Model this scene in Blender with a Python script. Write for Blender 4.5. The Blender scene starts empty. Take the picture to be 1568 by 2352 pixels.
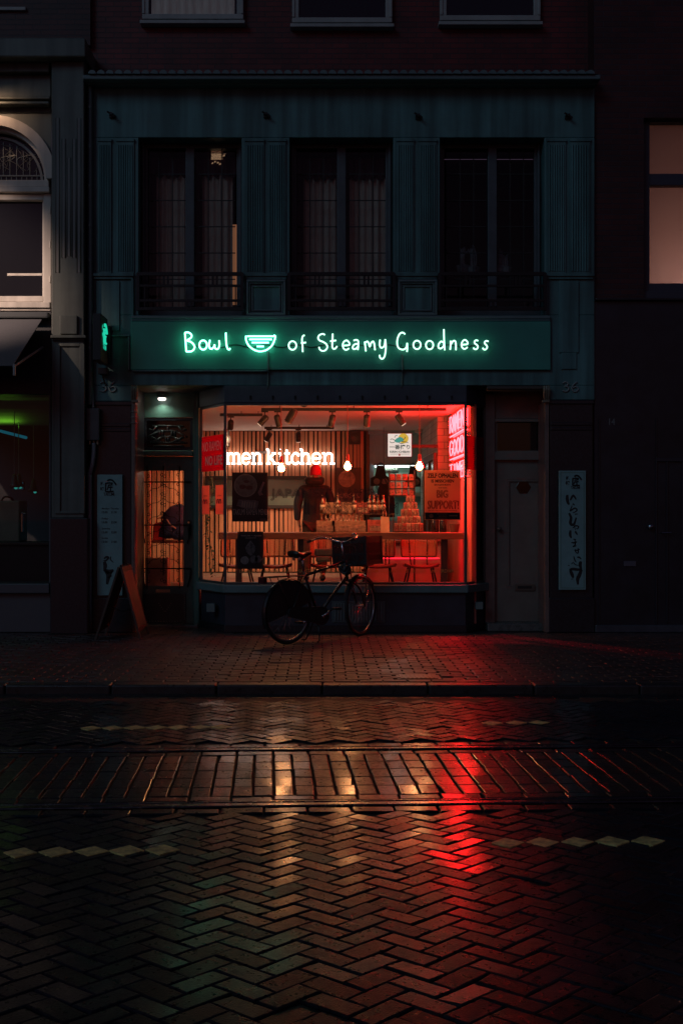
import bpy, bmesh, math, random
from mathutils import Vector, Matrix
R = math.radians
random.seed(7)
S = bpy.context.scene
COL = S.collection
# ---------------------------------------------------------------- camera
CAMH, DF, F = 1.468, 14.1, 2660.0
cam_d = bpy.data.cameras.new("camera")
cam_d.sensor_fit = 'HORIZONTAL'; cam_d.sensor_width = 24.0
cam_d.lens = F/1568*24; cam_d.shift_x = 44/1568
cam_d.clip_start = .05; cam_d.clip_end = 800
cam = bpy.data.objects.new("camera", cam_d); COL.objects.link(cam)
cam.location = (0, -DF, CAMH); cam.rotation_euler = (R(90), 0, 0)
S.camera = cam
# ---------------------------------------------------------------- sky, moonlit city glow, exposure
SUN_EL, SUN_AZ = R(48), R(200)
W = bpy.data.worlds.new("World"); S.world = W; W.use_nodes = True
nt = W.node_tree; bg = nt.nodes['Background']
sky = nt.nodes.new('ShaderNodeTexSky'); sky.sky_type = 'NISHITA'; sky.sun_disc = False
sky.sun_elevation = R(-1); sky.sun_rotation = SUN_AZ
tint = nt.nodes.new('ShaderNodeMix'); tint.data_type = 'RGBA'; tint.blend_type = 'MULTIPLY'; tint.inputs['Factor'].default_value = 1
tint.inputs['B'].default_value = (1, .6, 1.1, 1)                      # purple city night
nt.links.new(sky.outputs[0], tint.inputs['A']); nt.links.new(tint.outputs['Result'], bg.inputs[0]); bg.inputs[1].default_value = .1
sd = bpy.data.lights.new("night_glow", 'SUN'); sd.energy = .25; sd.angle = R(24); sd.color = (.36, .72, 1)
so = bpy.data.objects.new("night_glow", sd); COL.objects.link(so)
so.rotation_euler = (R(60), 0, R(-38))
S.view_settings.view_transform = 'Standard'; S.view_settings.look = 'None'
S.view_settings.exposure = 0; S.view_settings.gamma = 1
S.cycles.use_denoising = True
S.cycles.sample_clamp_indirect = 4.0
S.cycles.max_bounces = 8
# ---------------------------------------------------------------- measuring helpers: photo column / row at a depth y behind the shop front
def X(dx, y=0.0): return (dx-740)*(DF+y)/F
def Z(dy, y=0.0): return CAMH+(1176-dy)*(DF+y)/F
# ---------------------------------------------------------------- mesh helpers
WM = {}
class MB:
    def __init__(s): s.v = []; s.f = []; s.m = []; s.mi = 0
    def add(s, vs, fs):
        o = len(s.v); s.v += [tuple(p) for p in vs]
        s.f += [tuple(o+i for i in q) for q in fs]; s.m += [s.mi]*len(fs); return s
    def box(s, x0, x1, y0, y1, z0, z1):
        if x0 > x1: x0, x1 = x1, x0
        if y0 > y1: y0, y1 = y1, y0
        if z0 > z1: z0, z1 = z1, z0
        return s.add([(x0,y0,z0),(x1,y0,z0),(x1,y1,z0),(x0,y1,z0),(x0,y0,z1),(x1,y0,z1),(x1,y1,z1),(x0,y1,z1)],
              [(0,3,2,1),(4,5,6,7),(0,1,5,4),(1,2,6,5),(2,3,7,6),(3,0,4,7)])
    def pbox(s, dx0, dx1, dy0, dy1, y0, y1, ref=None):   # front face as seen at depth y0
        r = y0 if ref is None else ref
        return s.box(X(dx0,r), X(dx1,r), y0, y1, Z(dy1,r), Z(dy0,r))
    def quad(s, a, b, c, d): return s.add([a,b,c,d], [(0,1,2,3)])
    def prism(s, pts, axis, a0, a1):      # 2-D outline extruded along an axis
        n = len(pts)
        def P(p, a): return {'x': (a,p[0],p[1]), 'y': (p[0],a,p[1]), 'z': (p[0],p[1],a)}[axis]
        return s.add([P(p,a0) for p in pts]+[P(p,a1) for p in pts],
              [tuple(range(n-1,-1,-1)), tuple(range(n,2*n))]+[(i,(i+1)%n,n+(i+1)%n,n+i) for i in range(n)])
    def tube(s, path, r, n=8, closed=False, cap=True):
        P = [Vector(p) for p in path]; N = len(P)
        if N < 2: return s
        o = len(s.v); prev = None
        for i, p in enumerate(P):
            if closed: t = P[(i+1)%N]-P[i-1]
            else: t = P[min(i+1,N-1)]-P[max(i-1,0)]
            if t.length < 1e-9: t = Vector((0,0,1))
            t.normalize()
            if prev is None:
                u = t.orthogonal().normalized()
            else:
                u = prev-t*prev.dot(t)
                u = u.normalized() if u.length > 1e-6 else t.orthogonal().normalized()
            prev = u; w = t.cross(u)
            rr = r[i] if isinstance(r, (list,tuple)) else r
            for k in range(n):
                a = 2*math.pi*k/n; s.v.append(tuple(p+u*(rr*math.cos(a))+w*(rr*math.sin(a))))
        fs = []
        for i in range(N if closed else N-1):
            for k in range(n):
                a = o+i*n+k; b = o+i*n+(k+1)%n; j = (i+1)%N
                fs.append((a, b, o+j*n+(k+1)%n, o+j*n+k))
        if cap and not closed:
            fs.append(tuple(o+k for k in range(n-1,-1,-1))); fs.append(tuple(o+(N-1)*n+k for k in range(n)))
        s.f += fs; s.m += [s.mi]*len(fs); return s
    def bar(s, a, b, r, n=8): return s.tube([a,b], r, n)
    def lathe(s, prof, c, n=16, axis='z'):     # prof: (radius, height)
        o = len(s.v)
        for r, h in prof:
            for k in range(n):
                a = 2*math.pi*k/n; u, w = r*math.cos(a), r*math.sin(a)
                s.v.append({'z': (c[0]+u,c[1]+w,c[2]+h), 'y': (c[0]+u,c[1]+h,c[2]+w), 'x': (c[0]+h,c[1]+u,c[2]+w)}[axis])
        fs = []
        for i in range(len(prof)-1):
            for k in range(n): fs.append((o+i*n+k, o+i*n+(k+1)%n, o+(i+1)*n+(k+1)%n, o+(i+1)*n+k))
        fs.append(tuple(o+k for k in range(n-1,-1,-1))); fs.append(tuple(o+(len(prof)-1)*n+k for k in range(n)))
        s.f += fs; s.m += [s.mi]*len(fs); return s
    def ball(s, c, rx, ry=None, rz=None, n=14, rings=9):
        ry = ry or rx; rz = rz or rx
        o = len(s.v)
        for i in range(rings+1):
            ph = math.pi*(i/rings-.5); cr = max(math.cos(ph), 1e-3)
            for k in range(n):
                a = 2*math.pi*k/n
                s.v.append((c[0]+rx*cr*math.cos(a), c[1]+ry*cr*math.sin(a), c[2]+rz*math.sin(ph)))
        fs = [(o+i*n+k, o+i*n+(k+1)%n, o+(i+1)*n+(k+1)%n, o+(i+1)*n+k) for i in range(rings) for k in range(n)]
        s.f += fs; s.m += [s.mi]*len(fs); return s
    def xf(s, M, start=0):
        s.v[start:] = [tuple(M @ Vector(p)) for p in s.v[start:]]; return s
    def build(s, name, mat, parent=None, smooth=False, bevel=0, seg=2, loc=None, fix=True):
        me = bpy.data.meshes.new(name)
        inv = None
        if parent is not None: inv = world(parent).inverted()
        elif loc is not None: inv = Matrix.Translation(Vector(loc)).inverted()
        vs = s.v if inv is None else [tuple(inv @ Vector(p)) for p in s.v]
        me.from_pydata(vs, [], s.f)
        for m in (mat if isinstance(mat, (list,tuple)) else [mat]): me.materials.append(m)
        if max(s.m, default=0): me.polygons.foreach_set('material_index', s.m)
        if fix:
            bm = bmesh.new(); bm.from_mesh(me); bmesh.ops.recalc_face_normals(bm, faces=bm.faces); bm.to_mesh(me); bm.free()
        if smooth:
            me.polygons.foreach_set('use_smooth', [True]*len(me.polygons))
        o = bpy.data.objects.new(name, me); COL.objects.link(o)
        if parent is not None: o.parent = parent
        elif loc is not None: o.location = loc
        if bevel:
            b = o.modifiers.new('bevel', 'BEVEL'); b.width = bevel; b.segments = seg; b.limit_method = 'ANGLE'; b.angle_limit = R(40)
        if smooth == 'auto':
            try:
                me.set_sharp_from_angle(angle=R(35))
            except Exception: pass
        return o
def world(o):
    M = Matrix.LocRotScale(o.location, o.rotation_euler, o.scale)
    return world(o.parent) @ M if o.parent else M
def tag(o, label, cat, group=None, kind=None):
    if label: o['label'] = label
    if cat: o['category'] = cat
    if group: o['group'] = group
    if kind: o['kind'] = kind
    return o
def thing(name, label, cat, loc=(0,0,0), rz=0, group=None):
    o = bpy.data.objects.new(name, None); COL.objects.link(o)
    o.empty_display_size = .1; o.location = loc; o.rotation_euler = (0,0,rz)
    return tag(o, label, cat, group)
def struct(o): o['kind'] = 'structure'; return o
def dup(root, loc, rz=None, label=None, group=None):
    r = root.copy(); COL.objects.link(r); r.location = loc
    if rz is not None: r.rotation_euler = (0,0,rz)
    if label: r['label'] = label
    if group: r['group'] = group
    def rec(a, b):
        for ch in list(a.children):
            c = ch.copy(); COL.objects.link(c); c.parent = b; rec(ch, c)
    rec(root, r); return r
def spline(pts, k=6, closed=False):           # Catmull-Rom through the points
    P = [Vector(p) for p in pts]; n = len(P); out = []
    if n < 3: return [tuple(p) for p in P]
    for i in range(n if closed else n-1):
        p0 = P[i-1] if (closed or i > 0) else P[0]*2-P[1]
        p1 = P[i]; p2 = P[(i+1)%n]
        p3 = P[(i+2)%n] if (closed or i+2 < n) else p2*2-p1
        for j in range(k):
            t = j/k
            out.append(tuple(.5*((2*p1)+(p2-p0)*t+(2*p0-5*p1+4*p2-p3)*t*t+(3*p1-p0-3*p2+p3)*t**3)))
    if not closed: out.append(tuple(P[-1]))
    return out
_TXT = {}
def text2d(s, bold=0.0):
    key = (s, bold)
    if key in _TXT: return _TXT[key]
    cu = bpy.data.curves.new('t', 'FONT'); cu.body = s; cu.offset = bold; cu.resolution_u = 3
    o = bpy.data.objects.new('t', cu); COL.objects.link(o)
    dg = bpy.context.evaluated_depsgraph_get()
    me = bpy.data.meshes.new_from_object(o.evaluated_get(dg))
    vs = [(v.co.x, v.co.y) for v in me.vertices]; fs = [tuple(p.vertices) for p in me.polygons]
    bpy.data.objects.remove(o); bpy.data.curves.remove(cu); bpy.data.meshes.remove(me)
    _TXT[key] = (vs, fs); return _TXT[key]
def text(mb, s, o, U, V, w, h, bold=.01):
    """lay the words s into the w x h box whose lower left corner is o, along U and up V"""
    vs, fs = text2d(s, bold)
    if not vs: return
    x0 = min(p[0] for p in vs); x1 = max(p[0] for p in vs); y0 = min(p[1] for p in vs); y1 = max(p[1] for p in vs)
    o, U, V = Vector(o), Vector(U), Vector(V)
    mb.add([o+U*((p[0]-x0)/max(x1-x0,1e-6)*w)+V*((p[1]-y0)/max(y1-y0,1e-6)*h) for p in vs], fs)
UX, VZ = (1,0,0), (0,0,1)
def ptext(mb, s, dx0, dx1, dy0, dy1, y, bold=.01):
    text(mb, s, (X(dx0,y), y, Z(dy1,y)), UX, VZ, X(dx1,y)-X(dx0,y), Z(dy0,y)-Z(dy1,y), bold)
# ---------------------------------------------------------------- materials
def N(nt, t, **kw):
    n = nt.nodes.new(t)
    for k, v in kw.items(): setattr(n, k, v)
    return n
_M = {}
def mat(name, col, rough=.6, metal=0, spec=.5, ns=0, na=.25, bs=0, ba=.1, rv=0, coat=0, coatr=.1, col2=None, stretch=(1,1,1), island=0, sheen=0, pud=0, streak=0):
    if name in _M: return _M[name]
    m = bpy.data.materials.new(name); m.use_nodes = True; t = m.node_tree; L = t.links.new
    b = t.nodes['Principled BSDF']
    b.inputs['Base Color'].default_value = (*col, 1); b.inputs['Roughness'].default_value = rough
    b.inputs['Metallic'].default_value = metal; b.inputs['Specular IOR Level'].default_value = spec
    b.inputs['Coat IOR'].default_value = 1.25; b.inputs['Coat Weight'].default_value = coat; b.inputs['Coat Roughness'].default_value = coatr
    if sheen: b.inputs['Sheen Weight'].default_value = sheen
    tc = N(t, 'ShaderNodeTexCoord'); mp = N(t, 'ShaderNodeMapping'); mp.inputs['Scale'].default_value = stretch
    L(tc.outputs['Object'], mp.inputs[0])
    colsock = None
    if ns:
        nz = N(t, 'ShaderNodeTexNoise'); nz.inputs['Scale'].default_value = ns; nz.inputs['Detail'].default_value = 7; nz.inputs['Roughness'].default_value = .65
        L(mp.outputs[0], nz.inputs['Vector'])
        cr = N(t, 'ShaderNodeValToRGB')
        c2 = col2 or tuple(c*(1+na) for c in col); c1 = tuple(c*(1-na) for c in col) if not col2 else col
        cr.color_ramp.elements[0].position = .32; cr.color_ramp.elements[1].position = .7
        cr.color_ramp.elements[0].color = (*c1,1); cr.color_ramp.elements[1].color = (*c2,1)
        L(nz.outputs[0], cr.inputs[0]); colsock = cr.outputs[0]
        if rv:
            mr = N(t, 'ShaderNodeMapRange'); mr.inputs[1].default_value = .3; mr.inputs[2].default_value = .7
            mr.inputs[3].default_value = max(.03, rough-rv); mr.inputs[4].default_value = min(1, rough+rv)
            L(nz.outputs[0], mr.inputs[0]); L(mr.outputs[0], b.inputs['Roughness'])
    if streak:
        m2 = N(t, 'ShaderNodeMapping'); m2.inputs['Scale'].default_value = (7,7,.45); L(tc.outputs['Object'], m2.inputs[0])
        n2 = N(t, 'ShaderNodeTexNoise'); n2.inputs['Scale'].default_value = 1.1; n2.inputs['Detail'].default_value = 8; L(m2.outputs[0], n2.inputs['Vector'])
        r2 = N(t, 'ShaderNodeMapRange'); r2.inputs[1].default_value = .38; r2.inputs[2].default_value = .66; r2.inputs[3].default_value = 1-streak; r2.inputs[4].default_value = 1+streak*.4; L(n2.outputs[0], r2.inputs[0])
        h2 = N(t, 'ShaderNodeHueSaturation'); L(r2.outputs[0], h2.inputs['Value'])
        if colsock: L(colsock, h2.inputs['Color'])
        else: h2.inputs['Color'].default_value = (*col,1)
        colsock = h2.outputs[0]
    if pud:
        n3 = N(t, 'ShaderNodeTexNoise'); n3.inputs['Scale'].default_value = 1.7; n3.inputs['Detail'].default_value = 6; L(tc.outputs['Object'], n3.inputs['Vector'])
        r3 = N(t, 'ShaderNodeMapRange'); r3.inputs[1].default_value = .36; r3.inputs[2].default_value = .62; r3.inputs[3].default_value = coat*(1-pud); r3.inputs[4].default_value = min(1,coat*(1+pud*.5)); L(n3.outputs[0], r3.inputs[0]); L(r3.outputs[0], b.inputs['Coat Weight'])
    if island:
        g = N(t, 'ShaderNodeNewGeometry'); hs = N(t, 'ShaderNodeHueSaturation')
        mr = N(t, 'ShaderNodeMapRange'); mr.inputs[3].default_value = 1-island; mr.inputs[4].default_value = 1+island
        L(g.outputs['Random Per Island'], mr.inputs[0]); L(mr.outputs[0], hs.inputs['Value'])
        if colsock: L(colsock, hs.inputs['Color'])
        else: hs.inputs['Color'].default_value = (*col,1)
        colsock = hs.outputs[0]
    if colsock: L(colsock, b.inputs['Base Color'])
    if bs:
        nb = N(t, 'ShaderNodeTexNoise'); nb.inputs['Scale'].default_value = bs; nb.inputs['Detail'].default_value = 5
        L(mp.outputs[0], nb.inputs['Vector'])
        bp = N(t, 'ShaderNodeBump'); bp.inputs['Strength'].default_value = ba; bp.inputs['Distance'].default_value = .01
        L(nb.outputs[0], bp.inputs['Height']); L(bp.outputs[0], b.inputs['Normal'])
    _M[name] = m; return m
def emis(name, col, s):
    if name in _M: return _M[name]
    m = bpy.data.materials.new(name); m.use_nodes = True; t = m.node_tree
    t.nodes.remove(t.nodes['Principled BSDF'])
    e = N(t, 'ShaderNodeEmission'); e.inputs[0].default_value = (*col,1); e.inputs[1].default_value = s
    t.links.new(e.outputs[0], t.nodes['Material Output'].inputs[0])
    _M[name] = m; return m
def glass(name, tint=(.94,.97,.96), refl=1.0, rough=.02):
    if name in _M: return _M[name]
    m = bpy.data.materials.new(name); m.use_nodes = True; t = m.node_tree; L = t.links.new
    t.nodes.remove(t.nodes['Principled BSDF'])
    tr = N(t, 'ShaderNodeBsdfTransparent'); tr.inputs[0].default_value = (*tint,1)
    gl = N(t, 'ShaderNodeBsdfGlossy'); gl.inputs['Roughness'].default_value = rough
    fr = N(t, 'ShaderNodeFresnel'); fr.inputs[0].default_value = 1.45
    mu = N(t, 'ShaderNodeMath', operation='MULTIPLY'); mu.inputs[1].default_value = refl
    L(fr.outputs[0], mu.inputs[0])
    mx = N(t, 'ShaderNodeMixShader'); L(mu.outputs[0], mx.inputs[0]); L(tr.outputs[0], mx.inputs[1]); L(gl.outputs[0], mx.inputs[2])
    L(mx.outputs[0], t.nodes['Material Output'].inputs[0]); _M[name] = m; return m
def brickmat(name, c1, c2, mortar, bw=.21, bh=.0655):
    m = bpy.data.materials.new(name); m.use_nodes = True; t = m.node_tree; L = t.links.new; b = t.nodes['Principled BSDF']
    tc = N(t, 'ShaderNodeTexCoord'); sp = N(t, 'ShaderNodeSeparateXYZ'); cb = N(t, 'ShaderNodeCombineXYZ')
    L(tc.outputs['Object'], sp.inputs[0]); ad = N(t, 'ShaderNodeMath', operation='ADD'); L(sp.outputs[0], ad.inputs[0]); L(sp.outputs[1], ad.inputs[1])
    L(ad.outputs[0], cb.inputs[0]); L(sp.outputs[2], cb.inputs[1])
    br = N(t, 'ShaderNodeTexBrick'); L(cb.outputs[0], br.inputs['Vector'])
    br.inputs['Color1'].default_value = (*c1,1); br.inputs['Color2'].default_value = (*c2,1); br.inputs['Mortar'].default_value = (*mortar,1)
    br.inputs['Scale'].default_value = 1; br.inputs['Mortar Size'].default_value = .006; br.inputs['Mortar Smooth'].default_value = .3
    br.inputs['Brick Width'].default_value = bw; br.inputs['Row Height'].default_value = bh
    nz = N(t, 'ShaderNodeTexNoise'); nz.inputs['Scale'].default_value = 2.3; nz.inputs['Detail'].default_value = 6; L(tc.outputs['Object'], nz.inputs['Vector'])
    mr = N(t, 'ShaderNodeMapRange'); mr.inputs[1].default_value = .3; mr.inputs[2].default_value = .7; mr.inputs[3].default_value = .6; mr.inputs[4].default_value = 1.2; L(nz.outputs[0], mr.inputs[0])
    hs = N(t, 'ShaderNodeHueSaturation'); L(br.outputs[0], hs.inputs['Color']); L(mr.outputs[0], hs.inputs['Value'])
    L(hs.outputs[0], b.inputs['Base Color']); b.inputs['Roughness'].default_value = .55
    bp = N(t, 'ShaderNodeBump'); bp.inputs['Strength'].default_value = .7; bp.inputs['Distance'].default_value = .006; bp.invert = True
    L(br.outputs['Fac'], bp.inputs['Height']); L(bp.outputs[0], b.inputs['Normal'])
    _M[name] = m; return m
STUCCO = mat('stucco_teal', (.072,.168,.168), .55, ns=1.6, na=.22, bs=60, ba=.12, rv=.1, streak=.42)
TRIM = mat('trim_teal', (.10,.15,.16), .38, ns=3, na=.15, rv=.08)
FASCIA = mat('fascia_paint', (.03,.235,.19), .36, ns=2.2, na=.12, bs=25, ba=.03)
GRANITE = mat('dark_granite', (.018,.018,.023), .3, ns=40, na=.5, bs=80, ba=.03)
DARKBLUE = mat('plinth_paint', (.028,.033,.045), .4, ns=4, na=.3)
IRON = mat('black_iron', (.012,.012,.014), .42, metal=.3)
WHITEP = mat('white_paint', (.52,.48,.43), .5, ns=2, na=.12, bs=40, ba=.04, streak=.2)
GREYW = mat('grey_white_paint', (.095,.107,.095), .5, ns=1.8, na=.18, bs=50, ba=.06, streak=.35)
UPFRAME = mat('aged_white_frame', (.30,.30,.29), .5, ns=4, na=.15)
BRICK = brickmat('old_brick', (.14,.012,.012), (.085,.008,.009), (.035,.02,.024))
BRICKD = brickmat('dark_brick', (.07,.010,.010), (.042,.008,.008), (.035,.022,.03))
GLASS = glass('window_glass')
GLASSD = glass('upper_glass', (.8,.86,.86), .75)
BLACK = mat('matt_black', (.012,.012,.013), .55)
# ================================================================ GROUND
WET = dict(rough=.33, spec=.08, ns=26, bs=170, rv=.13)
M_ROAD = mat('wet_street_brick', (.006,.009,.0145), ba=.22, na=.5, island=.35, pud=.6, coat=.55, coatr=.165, **WET)
M_TRACK = mat('wet_track_brick', (.018,.017,.018), ba=.2, na=.45, island=.3, pud=.45, coat=.75, coatr=.155, **WET)
M_PAVE = mat('wet_pavement_brick', (.046,.027,.025), rough=.44, spec=.5, ns=22, na=.4, bs=140, ba=.25, rv=.14, island=.3, pud=.7, coat=.4, coatr=.22)
M_JOINT = mat('joint_sand', (.012,.010,.010), .75, ns=60, na=.4, bs=200, ba=.3)
M_KERB = mat('kerb_stone', (.022,.02,.021), .34, ns=18, na=.35, bs=120, ba=.2, rv=.12, coat=.3, coatr=.2)
M_MARK = mat('worn_road_paint', (.55,.45,.16), .5, ns=24, na=.65, bs=120, ba=.15, rv=.1)
M_STEEL = mat('rail_steel', (.10,.095,.095), .24, metal=1, ns=9, na=.3, rv=.1)
M_GROOVE = mat('rail_groove', (.008,.008,.009), .4)
ZR = -.07                                                    # road level
mb = MB(); mb.box(-260,260,-200,260,-.6,-.125)
struct(mb.build('ground', mat('ground_earth', (.02,.018,.018), .8, ns=5)))
TH = R(2.6); RC, RS = math.cos(TH), math.sin(TH)
def road(u, v, z): return (u*RC-v*RS, -7.3+u*RS+v*RC, z)        # road frame: u along the rails, v across
def block(mb, c, hx, hy, ang, z, bev=.0043, dep=.03, to=road, jit=.0017):
    """one paving brick: rounded-off top, slightly out of level"""
    ang += random.uniform(-.009,.009); hx += random.uniform(-.0012,.0008); hy += random.uniform(-.0012,.0006)
    if random.random() < .05: z -= random.uniform(.003,.007)
    cor = [(random.uniform(-.0022,.0022),random.uniform(-.0018,.0018)) for _ in range(4)]
    if random.random() < .12: k_ = random.randrange(4); cor[k_] = (cor[k_][0]+(.010 if k_ in (0,3) else -.010), cor[k_][1]+(.006 if k_ < 2 else -.006))
    ca, sa = math.cos(ang), math.sin(ang)
    tz = [random.uniform(-jit,jit) for _ in range(3)]
    def P(a, b, dz):
        h = z+tz[0]+tz[1]*a/max(hx,.05)+tz[2]*b/max(hy,.05)+dz
        return to(c[0]+a*ca-b*sa, c[1]+a*sa+b*ca, h)
    v = []
    for (ix, dz) in ((bev*1.6,0), (bev*.5,-bev*.45), (0,-bev*1.4), (0,-dep)):
        v += [P(sx*(hx-ix)+cor[q_][0],sy*(hy-ix)+cor[q_][1],dz) for q_,(sx,sy) in enumerate(((-1,-1),(1,-1),(1,1),(-1,1)))]
    f = [(0,1,2,3)]
    for k in range(3):
        for i in range(4):
            f.append((k*4+i, (k+1)*4+i, (k+1)*4+(i+1)%4, k*4+(i+1)%4))
    mb.add(v, f)
SQ = .90
def herring(mb, u0, u1, v0, v1, ok=None):
    v0, v1 = v0/SQ, v1/SQ
    w = .1010; q = math.sqrt(.5)
    lim = int(max(abs(u0),abs(u1),abs(v0),abs(v1))/w*1.6)+4
    for a in range(-lim, lim):
        for b in range(-lim, lim):
            k = (a-b) % 4
            if k == 0: cx, cy, hz = a+1, b+.5, True
            elif k == 3: cx, cy, hz = a+.5, b+1, False
            else: continue
            x, y = cx*w, cy*w
            u, v = (x-y)*q, (x+y)*q
            if not (u0 < u < u1 and v0 < v < v1): continue
            if ok and not ok(u, v*SQ): continue
            g = random.uniform(.0014,.0028)
            block(mb, (u,v), w-g, w/2-g, R(45) if hz else R(135), ZR, to=lambda a_,b_,c_: road(a_,b_*SQ,c_))
VA, VB = -.71, .71                                           # the two running rails
KY = -4.25                                                   # kerb face
mb = MB()
herring(mb, -6.2, 6.2, -4.35, VA-.22)
def far_ok(u, v): return road(u,v,0)[1] < KY-.42
herring(mb, -7.5, 7.5, VB+.25, 3.6, far_ok)
for vv, sgn in ((VA-.105,-1), (VB+.115,1)):                  # stretcher rows along the rails
    for i in range(-34, 35):
        block(mb, (i*.2265+random.uniform(-.002,.002), vv), .109, .051, 0, ZR)
for i in range(-40, 41):                                     # gutter rows along the kerb
    for r_ in range(2):
        block(mb, (i*.214+.1*(r_%2), KY-.07-r_*.112), .102, .051, 0, ZR-.012, to=lambda a,b,c: (a,b,c))
struct(mb.build('road', M_ROAD, fix=False))
mb = MB(); mb.box(-30,30,-40,KY+.02,-.12,ZR-.014)
struct(mb.build('road_bed', M_JOINT))
mb = MB()
for vv in (VA+.145, VB-.115):
    for i in range(-34, 35): block(mb, (i*.2265+.05, vv), .109, .05, 0, ZR)
n_ = 5; span = (VB-.17)-(VA+.2); ph = span/n_
for i in range(-68, 69):
    off = random.uniform(-.012,.012)
    for r_ in range(n_):
        block(mb, (i*.1145+random.uniform(-.0012,.0012), VA+.2+ph*(r_+.5)+off), .0512, ph/2-.0022, random.uniform(-.012,.012), ZR, bev=.0035, jit=.0011)
struct(mb.build('track_paving', M_TRACK, fix=False))
for v_, lab in ((VA, 'grooved steel tram rail nearer the camera, below the diamond marks by the shop'), (VB, 'grooved steel tram rail farther from the camera, nearer the kerb')):
    t = thing('tram_rail', lab, 'rail', road(0,v_,ZR), TH, 'rails of the tram track')
    mb = MB(); c = Matrix.Identity(4)
    def rb(a, b, z0, z1, mb): 
        vs = [road(u,v_+q,z) for z in (z0,z1) for (u,q) in ((-14,a),(14,a),(14,b),(-14,b))]
        mb.add(vs, [(0,3,2,1),(4,5,6,7),(0,1,5,4),(1,2,6,5),(2,3,7,6),(3,0,4,7)])
    rb(-.034,.026,-.13,ZR+.006,mb); mb.build('rail_head', M_STEEL, t, bevel=.006)
    mb = MB(); rb(.06,.082,-.13,ZR+.002,mb); mb.build('guard_lip', M_STEEL, t, bevel=.005)
    mb = MB(); rb(.026,.06,-.13,ZR-.03,mb); mb.build('groove', M_GROOVE, t)
mb = MB()
def diamond(dx, dy):
    d = (CAMH-ZR)*F/(dy-1176); u = (dx-740)*d/F; v = d-DF; s = .079; z = ZR+.004
    a = random.uniform(.93,1.03)
    mb.add([(u-s*a,v,z),(u,v-s,z),(u+s,v,z),(u,v+s*a,z),(u-s*a,v,z-.02),(u,v-s,z-.02),(u+s,v,z-.02),(u,v+s*a,z-.02)], [(0,1,2,3),(0,4,5,1),(1,5,6,2),(2,6,7,3),(3,7,4,0)])
for x_, y_ in ((45,1960),(128,1958.5),(210,1957),(291,1955.5),(372,1953.5),(1165,1937),(1245,1936),(1325,1935),(1406,1934),(1488,1933),
               (208,1673.5),(258,1673),(309,1672.5),(360,1672),(410,1671.5),(460,1671),(508,1670.5),(1185,1661),(1237,1660.5),(1130,1661.5)): diamond(x_,y_)
struct(mb.build('road_markings', M_MARK))
mb = MB()
for i in range(-12, 13):
    g = .004
    mb.box(i*.9+g, (i+1)*.9-g, KY+random.uniform(-.004,.004), KY+.17, -.13, -.004+random.uniform(-.002,.002))
struct(mb.build('kerb', M_KERB, bevel=.016, seg=3))
mb = MB()
r_ = 0; y = KY+.175
ident = lambda a,b,c: (a,b,c)
while y < 1.1:
    for i in range(-36, 37):
        cx = i*.211+(.105 if r_ % 2 else 0)+random.uniform(-.002,.002)
        cy = y+.0525
        if .64 < cx < 1.07 and -3.95 < cy < -3.6: continue
        if cy > -.02 and not (-2.4 < cx < -1.1): continue
        block(mb, (cx,cy), .1, .048, random.uniform(-.006,.006), 0, bev=.005, to=ident, jit=.0018)
    y += .1065; r_ += 1
struct(mb.build('pavement', M_PAVE, fix=False))
mb = MB(); mb.box(-30,30,KY+.17,1.2,-.125,-.013); struct(mb.build('pavement_bed', M_JOINT))
t = thing('utility_cover', 'rectangular metal utility cover set in the pavement bricks', 'cover', (.855,-3.77,0))
mb = MB(); mb.box(.66,1.05,-3.93,-3.61,-.03,-.004); mb.build('frame', M_KERB, t, bevel=.004)
mb = MB(); mb.box(.69,1.02,-3.9,-3.64,-.02,.001)
for i in range(8): mb.box(.71+i*.038,.73+i*.038,-3.88,-3.66,.001,.004)
mb.build('lid', mat('cast_iron', (.05,.048,.046), .35, metal=.7, ns=20), t, bevel=.002)
# ================================================================ THE SHOP BUILDING
shop = thing('shop_building', 'teal stucco shop building with fluted pilasters, three upstairs windows and a lit bay window', 'building', (0,.3,0))
mb = MB()
TH0 = .36
mb.box(X(200),X(1365),0,TH0,Z(315),Z(182))                                   # plain frieze
for a, b in ((200,318),(555,665),(903,1010),(1250,1365)): mb.box(X(a),X(b),0,TH0,Z(723),Z(315))
mb.box(X(200),X(1365),0,TH0,Z(885),Z(723))
mb.box(X(200),X(302),0,.30,Z(921),Z(885)); mb.box(X(1262),X(1365),0,.30,Z(918),Z(885))
mb.build('wall', STUCCO, shop, bevel=.008)
mb = MB(); mb.box(X(200)-.12,X(1400),.38,.6,Z(330),10.5); mb.build('upper_brick_wall', BRICK, shop)
# cornice and tile edge
mb = MB(); mb.box(X(199),X(1368),-.24,.34,Z(181,-.24),Z(170,-.24)); mb.box(X(201),X(1366),-.12,.34,Z(193,-.12),Z(181.5,-.12)); mb.box(X(203),X(1364),-.05,.1,Z(199),Z(193.5))
mb.build('cornice', TRIM, shop, bevel=.012)
mb = MB()
n_ = 57; w_ = (X(1366,-.26)-X(201,-.26))/n_
for i in range(n_):
    cx = X(201,-.26)+(i+.5)*w_
    pts = [(cx+.047*math.cos(R(a)), .047*math.sin(R(a))) for a in range(0,181,22)]
    zf = Z(169,-.26)
    vs = [(p[0],-.27,zf+p[1]) for p in pts]+[(p[0],.36,zf+p[1]+.17) for p in pts]
    k = len(pts); mb.add(vs, [tuple(range(k-1,-1,-1)),tuple(range(k,2*k))]+[(j,(j+1)%k,k+(j+1)%k,k+j) for j in range(k)])
mb.build('roof_tiles', TRIM, shop, smooth='auto')
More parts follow.
